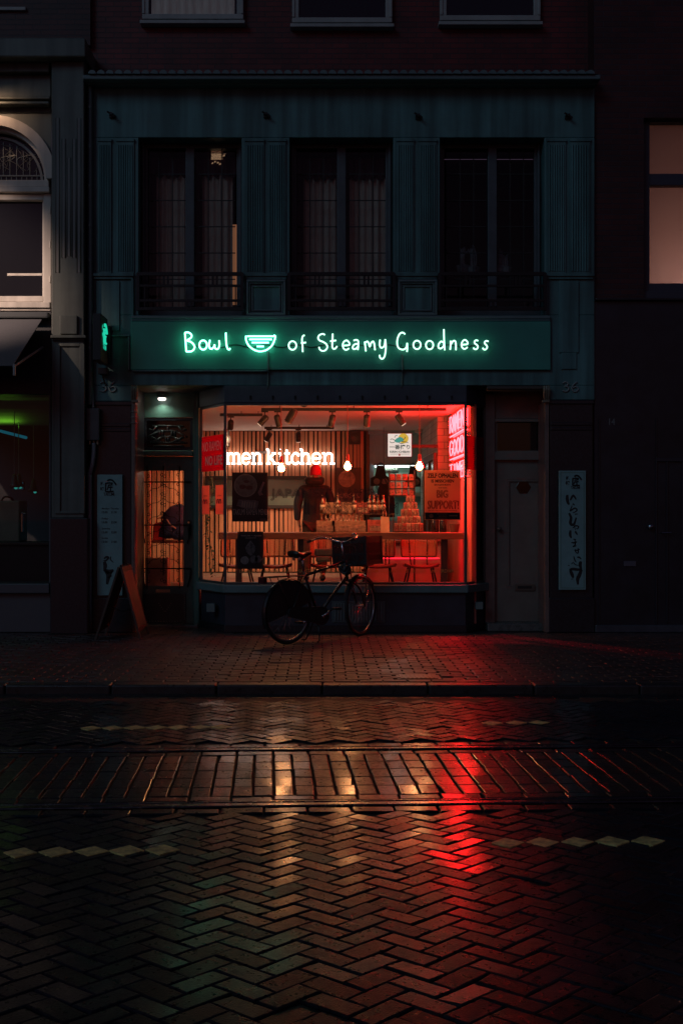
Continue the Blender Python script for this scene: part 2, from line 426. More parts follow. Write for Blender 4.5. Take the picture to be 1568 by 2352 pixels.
mb = MB(); zf = Z(169,-.2); mb.add([(X(201),-.2,zf),(X(1366),-.2,zf),(X(1366),.375,zf+.15),(X(201),.375,zf+.15)], [(0,1,2,3)])
mb.build('tile_bed', mat('slate_tile', (.012,.012,.014)), shop)
for bx, by in ((258,265),(612,265),(960,268),(1303,268)):                     # old iron wall anchors
    mb = MB(); mb.lathe([(.03,0),(.03,-.015),(.016,-.02),(.016,-.09)],(X(bx),0,Z(by)),10,'y'); mb.box(X(bx)-.035,X(bx)+.035,-.03,-.004,Z(by)-.03,Z(by)+.012)
    mb.bar((X(bx)-.05,-.06,Z(by)+.03),(X(bx)+.045,-.075,Z(by)-.035),.012,6)
    mb.build('wall_anchor', IRON, shop)
# fluted pilasters
def pilaster(ribs, cap):
    mb = MB()
    for a, b in ribs:
        mb.pbox(a-2,b+2,326,628,-.022,-.001,ref=0); n = 7; w = (b-a)/n
        for i in range(n):
            c = X(a+(i+.5)*w); r = (X(a+w)-X(a))*.36
            pts = [(c+r*math.cos(R(q)), -.021-r*1.35*math.sin(R(q))) for q in range(0,181,30)]
            mb.prism(pts, 'z', Z(623), Z(334))
        mb.pbox(a-3,b+3,319,325.5,-.035,-.001,ref=0)
    mb.pbox(cap[0],cap[1],629,635,-.05,-.001,ref=0); mb.pbox(cap[0]+2,cap[1]-2,635.5,641,-.03,-.001,ref=0)
    return mb.build('pilaster', STUCCO, shop, smooth='auto')
pilaster([(228,254),(270,306)],(212,308)); pilaster([(566,604),(617,654)],(561,659))
pilaster([(912,948),(963,999)],(907,1004)); pilaster([(1258,1296),(1310,1352)],(1252,1362))
# pedestal panels
def frame_mb(mb, a, b, c, d, w, y0, y1):
    mb.pbox(a,b,c,c+w,y0,y1,ref=0); mb.pbox(a,b,d-w,d,y0,y1,ref=0); mb.pbox(a,a+w,c+w,d-w,y0,y1,ref=0); mb.pbox(b-w,b,c+w,d-w,y0,y1,ref=0)
for a, b in ((566,656),(913,1003)):
    mb = MB(); frame_mb(mb,a,b,643,725,5,-.05,-.001); frame_mb(mb,a+6,b-6,649,721,3,-.03,-.001); frame_mb(mb,a+12,b-12,656,714,3,-.02,-.001)
    mb.build('pedestal_panel', TRIM, shop, bevel=.004)
mb = MB(); mb.pbox(1283,1328,645,810,-.02,-.001,ref=0); mb.pbox(1288,1323,810.3,848,-.02,-.001,ref=0); mb.build('pier_panel', STUCCO, shop, bevel=.006)
mb = MB(); mb.pbox(222,275,645,760,-.02,-.001,ref=0); mb.pbox(302,308,640,728,-.04,-.001,ref=0); mb.build('pier_panel', STUCCO, shop, bevel=.006)
mb = MB(); mb.pbox(246,299,769,773.5,-.04,-.001,ref=0); mb.pbox(295,299,774,851,-.04,-.001,ref=0); mb.build('pier_moulding', TRIM, shop, bevel=.005)
# sill ledge and sign fascia
mb = MB(); mb.box(X(303),X(1262),-.055,-.001,Z(732,-.05),Z(724,-.05)); mb.box(X(303),X(1262),-.048,-.001,Z(737,-.05),Z(732.4,-.05)); mb.build('sill_ledge', TRIM, shop, bevel=.01)
mb = MB(); mb.pbox(300,1264,737.5,849,-.045,-.001); mb.build('sign_fascia', FASCIA, shop, bevel=.006)
mb = MB(); mb.pbox(305,613,851,854,-.05,-.001,ref=0); mb.build('cable_duct', TRIM, shop, bevel=.003)
for i, (a, zz) in enumerate(((215,888),(1290,887))):                           # carved house numbers
    mb = MB()
    def num(pts): mb.tube(spline([(X(px),-.012,Z(py)) for px,py in pts],6), .009, 6)
    o_ = a+ (14 if i == 0 else 0)
    num([(o_+1,880),(o_+7,877),(o_+13,880),(o_+12,885),(o_+6,887),(o_+13,889),(o_+15,894),(o_+9,899),(o_+1,897)])
    num([(o_+34,877),(o_+26,883),(o_+22,891),(o_+25,898),(o_+32,899),(o_+37,894),(o_+33,888),(o_+25,890)])
    mb.build('house_number', mat('number_paint', (.22,.24,.24), .5), shop, smooth=True)
# piers of dark stone
for a, b in ((209,301),(1263,1362)):
    mb = MB(); z1 = Z(921 if a < 300 else 918)-.002
    mb.box(X(a),X(b),.02,.30,.0,z1)
    mb.box(X(a)-.01,X(b)+.01,-.0,.30,z1-.05,z1); mb.box(X(a)+.01,X(b)-.01,.005,.30,z1-.31,z1-.27); mb.box(X(a)+.01,X(b)-.01,.008,.30,z1-.37,z1-.33)
    mb.box(X(a)-.015,X(b)+.015,-.01,.30,0,.42)
    mb.build('stone_pier', GRANITE, shop, bevel=.008)
# corner mouldings of wood at the recesses, carved consoles at their tops
RED_WOOD = mat('brown_painted_wood', (.16,.10,.085), .45, ns=6, na=.25)
mb = MB(); mb.box(X(302.5),X(302.5)+.045,.0,.14,.0,Z(923)); mb.bar((X(302.5)+.03,-.005,.05),(X(302.5)+.03,-.005,Z(930)),.034,10)
for k in range(3): mb.lathe([(.036,-.012),(.046,0),(.036,.012)],(X(302.5)+.03,-.005,Z(946+k*13)),12)
mb.build('corner_post', RED_WOOD, shop, bevel=.004)
mb = MB(); mb.box(X(1260.5)-.05,X(1260.5),.0,.45,.0,Z(922)); mb.build('corner_post', RED_WOOD, shop, bevel=.004)
mb = MB(); mb.box(X(302.5)-.1,X(302.5)+.02,.141,.86,.0,Z(885)-.002); mb.build('recess_side', DARKBLUE, shop)
CONS = mat('carved_console', (.15,.12,.085), .5, ns=12, na=.25)
for a, d in ((303,1),(1260,-1)):
    mb = MB(); x0 = X(a)
    for k in range(3): mb.tube(spline([(x0+d*(.012+k*.026),-.05-.012*(1-abs(k-1)),Z(888)),(x0+d*(.012+k*.026),-.07,Z(897)),(x0+d*(.010+k*.024),-.035,Z(912)),(x0+d*(.006+k*.016),-.01,Z(920))],5), .017, 8)
    mb.box(x0 if d > 0 else x0-.085, x0+.085 if d > 0 else x0, -.045, .02, Z(924), Z(919))
    mb.build('console', CONS, shop, smooth='auto')
# recess: soffit, head board of the bay
mb = MB(); mb.box(X(302),X(1262),.36,1.0,Z(885),Z(885)+.05); mb.build('soffit', mat('soffit_paint', (.10,.105,.10), .5, ns=4), shop)
mb = MB(); mb.box(X(1118),X(1258),.01,.2,Z(893),Z(885)-.002); mb.box(X(1120),X(1256),.03,.2,Z(896),Z(893.4)); mb.build('door_cornice', mat('dim_cornice', (.05,.042,.035), .5), shop, bevel=.006)
YL, YR = .66, .45                                                               # where the slanting bay panes end
BX = [(X(462,YL),YL),(X(517),0.0),(X(1069),0.0),(X(1112,YR),YR)]
def bayprism(mb, z0, z1, off=0.0, back=.12):
    (a,b,c,d) = BX; o = off
    out = [(a[0]-o*1.2,a[1]-o*.3),(b[0]-o*.35,b[1]-o),(c[0]+o*.35,c[1]-o),(d[0]+o*1.2,d[1]-o*.3)]
    inn = [(d[0]-back*.4,d[1]+back*.8),(c[0]-back*.2,back),(b[0]+back*.2,back),(a[0]+back*.4,a[1]+back*.8)]
    mb.prism(out+inn, 'z', z0, z1)
mb = MB(); bayprism(mb, Z(925), Z(885)-.003, .02, .14); mb.build('bay_head', mat('bay_head_paint', (.04,.05,.07), .45, ns=4), shop, bevel=.005)
for k in range(10):                                                             # little nails under the fascia
    mb = MB(); dx = 575+k*51.2; mb.lathe([(.011,0),(.011,-.012),(.003,-.055)],(X(dx),-.035,Z(909)),8); mb.build('awning_hook', IRON, shop)
ZS0, ZS1 = Z(1362), Z(1343)
mb = MB(); bayprism(mb, ZS0+.002, ZS1, .06, .16); mb.build('bay_sill', mat('sill_teal', (.10,.17,.17), .4, ns=4), shop, bevel=.012)
mb = MB(); bayprism(mb, .0, ZS0-.001, .0, .16); mb.build('bay_plinth', DARKBLUE, shop, bevel=.006)
mb = MB(); bayprism(mb, .0, .09, .02, .1); mb.build('plinth_foot', GRANITE, shop, bevel=.005)
g = MB(); g.pbox(762,884,1381,1430,-.014,-.001,ref=0); gv = g.build('vent_grille', mat('vent_frame', (.07,.085,.09), .4), shop, bevel=.004)
g = MB()
for k in range(17): g.pbox(768+k*6.6,771.6+k*6.6,1386,1425,-.03,-.0145,ref=0)
g.build('slat', mat('vent_slat', (.10,.12,.125), .35), gv, bevel=.003)
mb = MB(); mb.pbox(474,493,1387,1406,.10,.2); mb.build('wall_plate', mat('plate', (.12,.17,.165), .35), shop, bevel=.004)
mb = MB(); mb.pbox(1092,1109,1383,1400,.12,.22); mb.build('wall_plate', mat('plate', (.12,.17,.165), .35), shop, bevel=.004)
# bay window: posts and panes
MULL = mat('mullion_paint', (.045,.06,.062), .35)
sw = MB()
for q in (1,2): sw.box(BX[q][0]-.016,BX[q][0]+.016,-.012,.05,ZS1,Z(925))
sw.box(BX[1][0]-.016,BX[2][0]+.016,-.010,.048,ZS1+.0005,ZS1+.03); sw.box(BX[1][0]-.016,BX[2][0]+.016,-.010,.048,Z(925)-.03,Z(925)-.0005)
for a_,b_ in ((0,1),(2,3)):
    for z0_,z1_ in ((ZS1+.0005,ZS1+.03),(Z(925)-.03,Z(925)-.0005)):
        sw.prism([(BX[a_][0],BX[a_][1]-.012),(BX[b_][0],BX[b_][1]-.012),(BX[b_][0],BX[b_][1]+.03),(BX[a_][0],BX[a_][1]+.03)],'z',z0_,z1_)
for q in (0,3): sw.box(BX[q][0]-.018,BX[q][0]+.018,BX[q][1]-.02,BX[q][1]+.05,ZS1,Z(925))
bay = sw.build('shop_window', MULL, shop, bevel=.004)
for a, b in ((0,1),(1,2),(2,3)):
    A, B = Vector((*BX[a],0)), Vector((*BX[b],0)); d = (B-A).normalized(); n_ = Vector((-d.y,d.x,0))*.004
    A = A+d*.018; B = B-d*.018; g = MB()
    z0, z1 = ZS1+.001, Z(925)-.001
    P = lambda p, z: (p.x,p.y+.012,z)
    g.quad(P(A,z0),P(B,z0),P(B,z1),P(A,z1)); g.build('pane', GLASS, bay, fix=False)
strip = mat('edge_gold', (.30,.26,.14), .35)
for q, s in ((0,-1),(3,1)):
    g = MB(); g.box(BX[q][0]+s*.0185,BX[q][0]+s*.032,BX[q][1]-.03,BX[q][1]-.005,ZS1+.05,Z(937,BX[q][1])); g.build('edge_strip', strip, bay)
# return walls from the bay back to the door walls, and door surrounds
TEALDOOR = mat('door_teal', (.06,.16,.135), .34, ns=3, na=.15, rv=.06)
YD = .9
mb = MB()
mb.box(X(449,YD),X(461,YD),.70,1.0,0,Z(902,YD)); mb.box(X(444,YD),X(449,YD)-.001,.84,1.0,0,Z(902,YD))
mb.box(X(303,YD)-.2,X(328,YD),.86,1.0,0,Z(902,YD))
mb.bar((X(455,.70),.69,.05),(X(455,.70),.69,Z(905,.7)),.02,10)
mb.build('door_surround', TEALDOOR, shop, bevel=.006)
mb = MB(); mb.box(X(328,YD),X(444,YD),.87,1.0,Z(959,YD),Z(885)); mb.build('over_door_board', mat('over_door_teal', (.10,.20,.17), .42, ns=3, na=.15), shop)
mb = MB(); mb.box(X(328,YD),X(444,YD),.80,1.0,Z(1047,YD),Z(1035,YD)); mb.build('transom_bar', mat('over_door_teal', (.10,.20,.17)), shop, bevel=.012)
mb = MB(); a,b,c,d = 328,444,960,1034
mb.box(X(a,YD),X(b,YD),.88,.95,Z(966,YD),Z(c,YD)); mb.box(X(a,YD),X(b,YD),.88,.95,Z(d,YD),Z(1027,YD)); mb.box(X(a,YD),X(336,YD),.88,.95,Z(1027,YD),Z(966,YD)); mb.box(X(437,YD),X(b,YD),.88,.95,Z(1027,YD),Z(966,YD))
tw = mb.build('transom_window', DARKBLUE, shop, bevel=.004)
g = MB(); g.box(X(336,YD),X(437,YD),.925,.93,Z(1027,YD),Z(966,YD)); g.build('pane', mat('dark_glass', (.006,.007,.010), .08, spec=.6), tw)
g = MB()
def gx(x, y): return (X(x,.86),.86,Z(y,.86))
for p in ([(350,978),(420,978)],[(345,1016),(428,1016)],[(352,1024),(420,1024)],[(362,989),(406,989)],[(370,1003),(400,1003)],
          [(366,989),(366,1003)],[(372,989),(372,1003)],[(394,989),(394,1003)],[(400,989),(400,1003)],[(380,1004),(380,1016)],[(386,1004),(386,1016)],
          [(340,1003),(362,991)],[(428,1003),(406,991)],[(348,1016),(372,1003)],[(420,1016),(398,1003)],[(348,1003),(372,1016)],[(420,1003),(396,1016)],
          [(360,978),(352,989),(342,985)],[(408,978),(418,989),(426,985)],[(384,980),(384,989)]):
    g.tube([gx(*q) for q in p], .011, 6)
g.build('iron_grille', mat('grey_iron', (.10,.115,.12), .38, metal=.4), tw, smooth=True)
def leaf(mb, x0,x1,y0,y1,zt,zb, gx0,gx1,gt,gb):
    mb.box(x0,x1,y0,y1,gt,zt); mb.box(x0,x1,y0,y1,zb,gb); mb.box(x0,gx0,y0,y1,gb,gt); mb.box(gx1,x1,y0,y1,gb,gt)
ld = MB()
leaf(ld, X(328.5,YD),X(443.5,YD),.90,.95,Z(1048,YD),.03, X(329.5,YD),X(421,YD),Z(1081,YD),Z(1346,YD))
door1 = ld.build('glazed_door', TEALDOOR, shop, bevel=.005)
door1['label'] = 'teal shop door with scrolled iron bars over its glass'
g = MB(); g.box(X(329.5,YD)+.001,X(421,YD)-.001,.93,.936,Z(1346,YD)+.001,Z(1081,YD)-.001); g.build('pane', GLASS, door1)
g = MB()
def dxp(x, y, yy=.875): return (X(x,yy),yy,Z(y,yy))
for x in (338,375,412): g.bar(dxp(x,1070),dxp(x,1352 if x != 375 else 1322),.0075,6)
for y in (1107,1206,1306): g.bar(dxp(326,y),dxp(438,y),.0085,6)
for x in (326,438):
    for y in (1206,1306): g.tube(spline([dxp(x,y),dxp(x+(2 if x<380 else -2),y+20),dxp(x+(8 if x<380 else -8),y+42)],4),.008,6)
def curl(x, y, s, t):
    pts = []
    for k in range(11):
        a = R(-90+k*33); r = 4.2*(1-k*.045)
        pts.append(dxp(x+s*(r+r*math.sin(a)), y+t*(r*math.cos(a))-t*2))
    g.tube(pts, .0045, 5)
for y in range(1092,1340,22):
    for x in (338,375,412):
        if x != 338: curl(x,y,-1,1)
        if x != 412: curl(x,y,1,-1)
for y in (1115,1148,1180,1214,1246,1278): 
    g.tube(spline([dxp(338,y+18),dxp(350,y+8),dxp(362,y+6),dxp(375,y-4)],5),.004,5); g.tube(spline([dxp(412,y+18),dxp(400,y+8),dxp(388,y+6),dxp(375,y-4)],5),.004,5)
g.build('iron_bars', IRON, door1, smooth=True)
g = MB(); g.box(X(358,YD),X(391,YD),.885,.899,Z(1361,YD),Z(1354,YD)); g.build('letter_slot', mat('dull_brass', (.40,.33,.22), .35, metal=.7), door1, bevel=.003)
g = MB(); g.box(X(324,YD),X(427,YD),.886,.8995,Z(1431,YD),Z(1364,YD)); kp = g.build('kick_plate', mat('kick_plate', (.05,.075,.07), .35, metal=.3, ns=5), door1, bevel=.002)
g = MB()
def stud(x,y): g.lathe([(.007,0),(.007,-.004),(.003,-.007)],(X(x,YD),.886,Z(y,YD)),6,'y')
for k in range(14): stud(332+k*6.4,1427)
for k in range(13): stud(327,1367+k*4.6); stud(424,1367+k*4.6)
for k in range(5): stud(365+k*3.2,1386+k*4.4); stud(393-k*3.0,1386+k*4.4)
g.build('stud', mat('stud_metal', (.45,.5,.45), .3, metal=.9), kp, smooth=True)
g = MB(); g.box(X(432,YD),X(437,YD),.86,.899,Z(1222,YD),Z(1195,YD)); g.tube(spline([(X(434,.84),.885,Z(1203,YD)),(X(434,.84),.845,Z(1206,YD)),(X(434,.84),.84,Z(1220,YD)),(X(434,.84),.85,Z(1232,YD))],5),.011,8)
g.build('handle', IRON, door1)
g = MB(); g.lathe([(.014,0),(.014,-.012)],(X(434,YD),.862,Z(1200,YD)),10,'y'); g.build('lock_cylinder', mat('bright_brass', (.7,.6,.35), .25, metal=1), door1)
mb = MB(); mb.box(X(300,YD),X(460,YD),.6,1.0,-.01,.028); mb.build('threshold', mat('wet_stone', (.09,.09,.085), .28, ns=14, bs=90, ba=.12, rv=.1), shop, bevel=.01)
# right hand door
YQ = .45
BROWN = mat('brown_grey_door', (.15,.125,.105), .48, ns=2.4, na=.2, rv=.08)
mb = MB(); mb.box(X(1113,YQ),X(1135,YQ),.40,.6,0,Z(905,YQ)); mb.box(X(1255.5,YQ),X(1262),.43,.6,0,Z(905,YQ)); mb.box(X(1135,YQ),X(1255.5,YQ),.43,.6,Z(962,YQ),Z(885)); mb.build('door_surround', RED_WOOD, shop, bevel=.006)
mb = MB(); mb.box(X(1135,YQ),X(1255,YQ),.40,.6,Z(1057,YQ),Z(1038,YQ)); mb.build('transom_bar', BROWN, shop, bevel=.006)
mb = MB(); mb.box(X(1135,YQ),X(1141,YQ),.44,.56,Z(1038,YQ),Z(968,YQ)); mb.box(X(1249,YQ),X(1255.5,YQ),.44,.56,Z(1038,YQ),Z(968,YQ)); mb.box(X(1135,YQ),X(1255,YQ),.405,.6,Z(969,YQ),Z(962.5,YQ)); mb.box(X(1136,YQ),X(1255,YQ),.442,.55,Z(1038,YQ)+.0005,Z(1035,YQ)); tw = mb.build('transom_window', BROWN, shop)
g = MB(); g.box(X(1141,YQ),X(1249,YQ),.5,.51,Z(1038,YQ),Z(968,YQ)); g.build('pane', mat('dark_glass', (.006,.007,.010), .08), tw)
mb = MB(); x0,x1 = X(1136,YQ),X(1254.5,YQ)
leaf(mb, x0,x1,.46,.52,Z(1059,YQ),.09, X(1168,YQ),X(1243,YQ),Z(1105,YQ),Z(1346,YQ)); mb.box(X(1168,YQ)+.001,X(1243,YQ)-.001,.475,.51,Z(1346,YQ)+.001,Z(1105,YQ)-.001)
for w, yy in ((4,.452),(9,.456)):
    a,b,c,d = 1168-w+2,1243+w-2,1105-w+2,1346+w-2
    for q in ((a,b,c,c+3),(a,b,d-3,d),(a,a+3,c+3,d-3),(b-3,b,c+3,d-3)): mb.box(X(q[0],YQ),X(q[1],YQ),yy,.4595,Z(q[3],YQ),Z(q[2],YQ))
door2 = mb.build('panelled_door', BROWN, shop, bevel=.004); door2['label'] = 'plain brown grey panelled door with a dark six sided peephole window'
hx = [(X(1202,YQ)+.095*math.cos(R(k*60)), Z(1119,YQ)+.09*math.sin(R(k*60))) for k in range(6)]
g = MB(); g.prism(hx,'y',.467,.4745); g.build('hexagon_window', mat('dark_glass', (.006,.007,.010), .08), door2, bevel=.003)
g = MB(); g.box(X(1182,YQ),X(1228,YQ),.44,.458,Z(1357,YQ),Z(1342,YQ)); s_ = g.build('letter_slot', mat('dark_bronze', (.13,.11,.09), .4, metal=.5), door2, bevel=.003)
g = MB(); g.box(X(1188,YQ),X(1220,YQ),.436,.4395,Z(1352,YQ),Z(1346,YQ)); g.build('flap', BLACK, s_)
g = MB(); g.lathe([(.02,0),(.014,-.02),(.028,-.04),(.03,-.06),(.018,-.075)],(X(1145,YQ),.459,Z(1215,YQ)),14,'y'); g.build('knob', mat('dark_bronze', (.13,.11,.09)), door2, smooth=True)
mb = MB(); mb.box(X(1113,YQ),X(1262),.2,.6,-.01,.088); mb.build('doorstep', mat('wet_stone', (.09,.09,.085)), shop, bevel=.012)
# ---------------------------------------------------------------- upstairs windows
CURT = mat('net_curtain', (.68,.55,.46), .85, ns=9, na=.2, stretch=(6,6,.6))
DRAPE = mat('dark_red_drape', (.06,.016,.022), .85, ns=5, na=.3)
UPF = mat('upper_frame_paint', (.06,.075,.085), .45, ns=5, na=.2)
ROOMD = mat('dark_room', (.02,.02,.022), .8)
def wave(mb, x0, x1, y, z0, z1, amp=.02, per=.09, n=None, nz=1, jag=0):
    n = n or int((x1-x0)/.012)+2; o = []
    for i in range(n+1):
        x = x0+(x1-x0)*i/n; yy = y+amp*math.sin(x/per*6.283)+amp*.5*math.sin(x/per*2.4+1)
        o.append((x,yy))
    for i in range(n):
        a, b = o[i], o[i+1]; j0 = jag*abs(math.sin(i*.37)); j1 = jag*abs(math.sin((i+1)*.37))
        mb.add([(a[0],a[1],z0-j0),(b[0],b[1],z0-j1),(b[0],b[1],z1),(a[0],a[1],z1)], [(0,1,2,3)])
for wi, (a, b) in enumerate(((318,555),(665,903),(1010,1250))):
    Y = .24
    mb = MB(); c0 = (a+b)/2
    mb.box(X(a),X(b),Y,.34,Z(340,Y),Z(315)); mb.box(X(a),X(b),Y,.34,Z(723),Z(704,Y))
    mb.box(X(a),X(a+15),Y,.34,Z(704,Y),Z(340,Y)); mb.box(X(b-15),X(b),Y,.34,Z(704,Y),Z(340,Y)); mb.box(X(c0-10,Y),X(c0+10,Y),Y-.02,.34,Z(704,Y),Z(340,Y))
    mb.box(X(a+3),X(a+9),Y-.05,Y-.001,Z(704,Y),Z(330,Y)); mb.box(X(b-9),X(b-3),Y-.05,Y-.001,Z(704,Y),Z(330,Y))
    wn = mb.build('upper_window', UPF, shop, bevel=.006)
    wn['label'] = ('upstairs window with a bright slit of light at its curtain edge', 'middle upstairs window with pale curtain and red valance', 'darkest upstairs window without a pale curtain')[wi]
    for (p, q) in ((a+15,c0-10),(c0+10,b-15)):
        x0, x1 = X(p,Y)+.001, X(q,Y)-.001; z0, z1 = Z(704,Y)+.001, Z(340,Y)-.001
        g = MB(); g.quad((x0,.29,z0),(x1,.29,z0),(x1,.29,z1),(x0,.29,z1)); g.build('pane', GLASSD, wn, fix=False)
        g = MB()
        for k in (1,2): xx = x0+(x1-x0)*k/3; g.box(xx-.006,xx+.006,.276,.288,z0,z1)
        for k in range(1,6): zz = z0+(z1-z0)*k/6+.02; g.box(x0,x1,.277,.287,zz-.006,zz+.006)
        g.build('lead_bars', BLACK, wn)
    x0, x1 = X(a+12), X(b-12); zt = Z(340); zb = Z(723)
    g = MB(); g.box(x0-.3,x1+.3,1.6,1.65,zb,zt); g.box(x0-.32,x0-.3,.62,1.6,zb,zt); g.box(x1+.3,x1+.32,.62,1.6,zb,zt); g.box(x0-.3,x1+.3,.62,1.6,zb-.05,zb); g.box(x0-.3,x1+.3,.62,1.6,zt,zt+.05)
    g.build('room_wall', ROOMD, wn)
    if wi < 2:
        g = MB(); wave(g, X(a+24,.45), X(b-21 if wi == 0 else b-16,.45), .45, Z(708), Z(340)); g.build('curtain', CURT, wn, fix=False, smooth=True)
        g = MB(); wave(g, x0, x1, .40, Z(398+wi*6,.4), zt, .015, .13, jag=.06); wave(g, x0, X(a+30), .41, zb, zt, .018, .07); wave(g, X(c0-4), X(c0+20), .41, zb, zt, .018, .07)
        g.build('drape', DRAPE, wn, fix=False, smooth=True)
    if wi == 0:
        g = MB(); g.quad((X(529,.6),.6,Z(700,.6)),(X(556,.6),.6,Z(700,.6)),(X(556,.6),.6,Z(515,.6)),(X(529,.6),.6,Z(515,.6))); g.build('glow_plane', emis('painted_lamplight', (.62,.24,.12), .26), wn, fix=False)  # self-glowing plane, room lamplight in the curtain gap put into its colour
        m_ = bpy.data.materials.new('painted_brick_reflection'); m_.use_nodes = True; t_ = m_.node_tree; bs_ = t_.nodes['Principled BSDF']; t_.nodes.remove(bs_)
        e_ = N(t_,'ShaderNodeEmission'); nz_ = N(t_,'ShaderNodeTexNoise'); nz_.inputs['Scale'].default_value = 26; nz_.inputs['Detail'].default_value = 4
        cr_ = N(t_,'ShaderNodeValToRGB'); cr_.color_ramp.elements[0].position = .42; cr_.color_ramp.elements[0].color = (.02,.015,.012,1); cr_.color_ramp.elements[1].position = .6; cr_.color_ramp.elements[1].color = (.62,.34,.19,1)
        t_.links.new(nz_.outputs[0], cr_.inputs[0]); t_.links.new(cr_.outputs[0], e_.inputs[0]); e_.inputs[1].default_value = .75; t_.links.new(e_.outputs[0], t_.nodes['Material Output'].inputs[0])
        g = MB(); g.quad((X(485,.38),.38,Z(366,.38)),(X(511,.38),.38,Z(366,.38)),(X(511,.38),.38,Z(341,.38)),(X(485,.38),.38,Z(341,.38)))  # self-glowing patch painting a reflection of lit brick in the pane
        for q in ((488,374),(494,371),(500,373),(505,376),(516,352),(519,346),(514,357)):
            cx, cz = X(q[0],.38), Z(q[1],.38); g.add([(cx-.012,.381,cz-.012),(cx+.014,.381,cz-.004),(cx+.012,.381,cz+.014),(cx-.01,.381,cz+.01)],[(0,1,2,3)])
        g.build('painted_reflection', m_, wn, fix=False)
    if wi == 2:
        for (px,py,hh) in ((1063,618,58),(1086,622,66),(1148,620,55),(1160,622,40)):
            g = MB()
            for k in range(7): 
                xx = px+random.uniform(-5,5); g.tube(spline([(X(xx,.42),.42,Z(py,.42)),(X(xx+random.uniform(-4,4),.42),.40,Z(py-hh*.5,.42)),(X(xx+random.uniform(-8,8),.42),.42,Z(py-hh*random.uniform(.7,1),.42))],4),[.012]*8+[.003] ,5)
            g.lathe([(.06,0),(.09,.12)],(X(px,.42),.42,Z(py+14,.42)),10)
            g.build('house_plant', mat('dim_leaf', (.16,.17,.18), .5, ns=9, na=.6), wn, smooth=True)
    # balcony railing
    g = MB(); y0 = -.07
    for zz, r_ in ((629,.021),(656,.014),(690,.014),(709,.018)): g.box(X(a-2,y0),X(b+2,y0),y0-r_,y0+r_,Z(zz,y0)-r_,Z(zz,y0)+r_)
    for xx in (a-1,b+1): g.box(X(xx,y0)-.018,X(xx,y0)+.018,y0-.0215,y0+.0215,Z(713,y0),Z(627,y0)); 
    for xx in (a-1,b+1):
        for zz in (640,700): g.bar((X(xx,y0),y0,Z(zz,y0)),(X(xx,y0),.02,Z(zz,y0)),.009,6)
    for f_ in (.245,.285,.72,.76): g.box(X(a+(b-a)*f_,y0)-.012,X(a+(b-a)*f_,y0)+.012,y0-.0125,y0+.0125,Z(656,y0),Z(629,y0))
    for f_ in (.47,.51): g.box(X(a+(b-a)*f_,y0)-.012,X(a+(b-a)*f_,y0)+.012,y0-.0125,y0+.0125,Z(709,y0),Z(690,y0))
    for f_ in (.06,.94): g.box(X(a+(b-a)*f_,y0)-.007,X(a+(b-a)*f_,y0)+.007,y0-.007,y0+.007,Z(709,y0),Z(656,y0))
    g.build('balcony_railing', IRON, shop)
# top floor windows
def topwin(a, b, zb, parent, lit=None):
    Y = .33; mb = MB(); zt = 10.3
    mb.box(X(a,Y),X(b,Y),Y-.07,.5,Z(zb,Y-.07),Z(zb-8,Y-.07)); mb.box(X(a+4,Y),X(b-4,Y),Y-.02,.5,Z(zb-8.2,Y),Z(zb-20,Y))
    mb.box(X(a+4,Y),X(a+19,Y),Y-.015,.5,Z(zb-20,Y),zt); mb.box(X(b-19,Y),X(b-4,Y),Y-.015,.5,Z(zb-20,Y),zt); mb.box(X(a+4,Y),X(a+10,Y),Y-.03,Y-.016,Z(zb-20,Y),zt); mb.box(X(b-10,Y),X(b-4,Y),Y-.03,Y-.016,Z(zb-20,Y),zt)
    mb.box(X(a+4,Y),X(b-4,Y),Y-.01,.5,zt,zt+.1)
    w = mb.build('top_floor_window', UPFRAME, parent, bevel=.006)
    g = MB(); x0,x1 = X(a+19,Y),X(b-19,Y); z0 = Z(zb-20,Y)
    g.box(x0,x1,.35,.365,z0,zt); g.build('pane', mat('upper_dark_glass', (.010,.011,.014), .07, spec=.6), w)
    if lit:
        g = MB(); wave(g, x0+.03, x1-.03, .342, z0+.01, zt, .004, .1, n=60); g.build('curtain', CURT, w, fix=False, smooth=True)
    return w
topwin(323,563,52,shop,True); topwin(667,904,60,shop); topwin(1006,1244,55,shop)
# ================================================================ LEFT NEIGHBOUR
left = thing('white_corner_house', 'white painted neighbour house with arched window and grooved pilaster left of the shop', 'building', (X(60),.2,0))
YP = -.16
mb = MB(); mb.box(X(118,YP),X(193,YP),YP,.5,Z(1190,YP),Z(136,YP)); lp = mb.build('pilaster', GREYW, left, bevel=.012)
g = MB()
for xx, t0, t1 in ((132,270,626),(146,318,592),(158,362,588),(170,318,592),(181,270,626)):
    g.box(X(xx-2.6,YP),X(xx+2.6,YP),YP-.002,YP+.02,Z(t1,YP),Z(t0,YP))
g.build('groove', mat('groove_shadow_paint', (.16,.155,.15), .6), lp, bevel=.003)
g = MB()
for xx, t0, t1 in ((132,270,626),(146,318,592),(158,362,588),(170,318,592),(181,270,626)):
    g.bar((X(xx+4,YP),YP-.001,Z(t1,YP)),(X(xx+4,YP),YP-.001,Z(t0,YP)),.009,6); g.bar((X(xx-4,YP),YP-.001,Z(t1,YP)),(X(xx-4,YP),YP-.001,Z(t0,YP)),.006,6)
g.build('bead', GREYW, lp, smooth=True)
g = MB(); g.pbox(137,177,724,767,YP-.04,YP); g.pbox(116,197,769,776,YP-.07,YP-.001); g.pbox(119,194,776.4,782,YP-.03,YP-.001); g.build('capital_block', GREYW, lp, bevel=.008)
g = MB()
for q in ((126,138,790,1180),(183,194,790,1180),(138,183,788,795),(138,183,1174,1180)): g.pbox(*q,YP-.022,YP-.001)
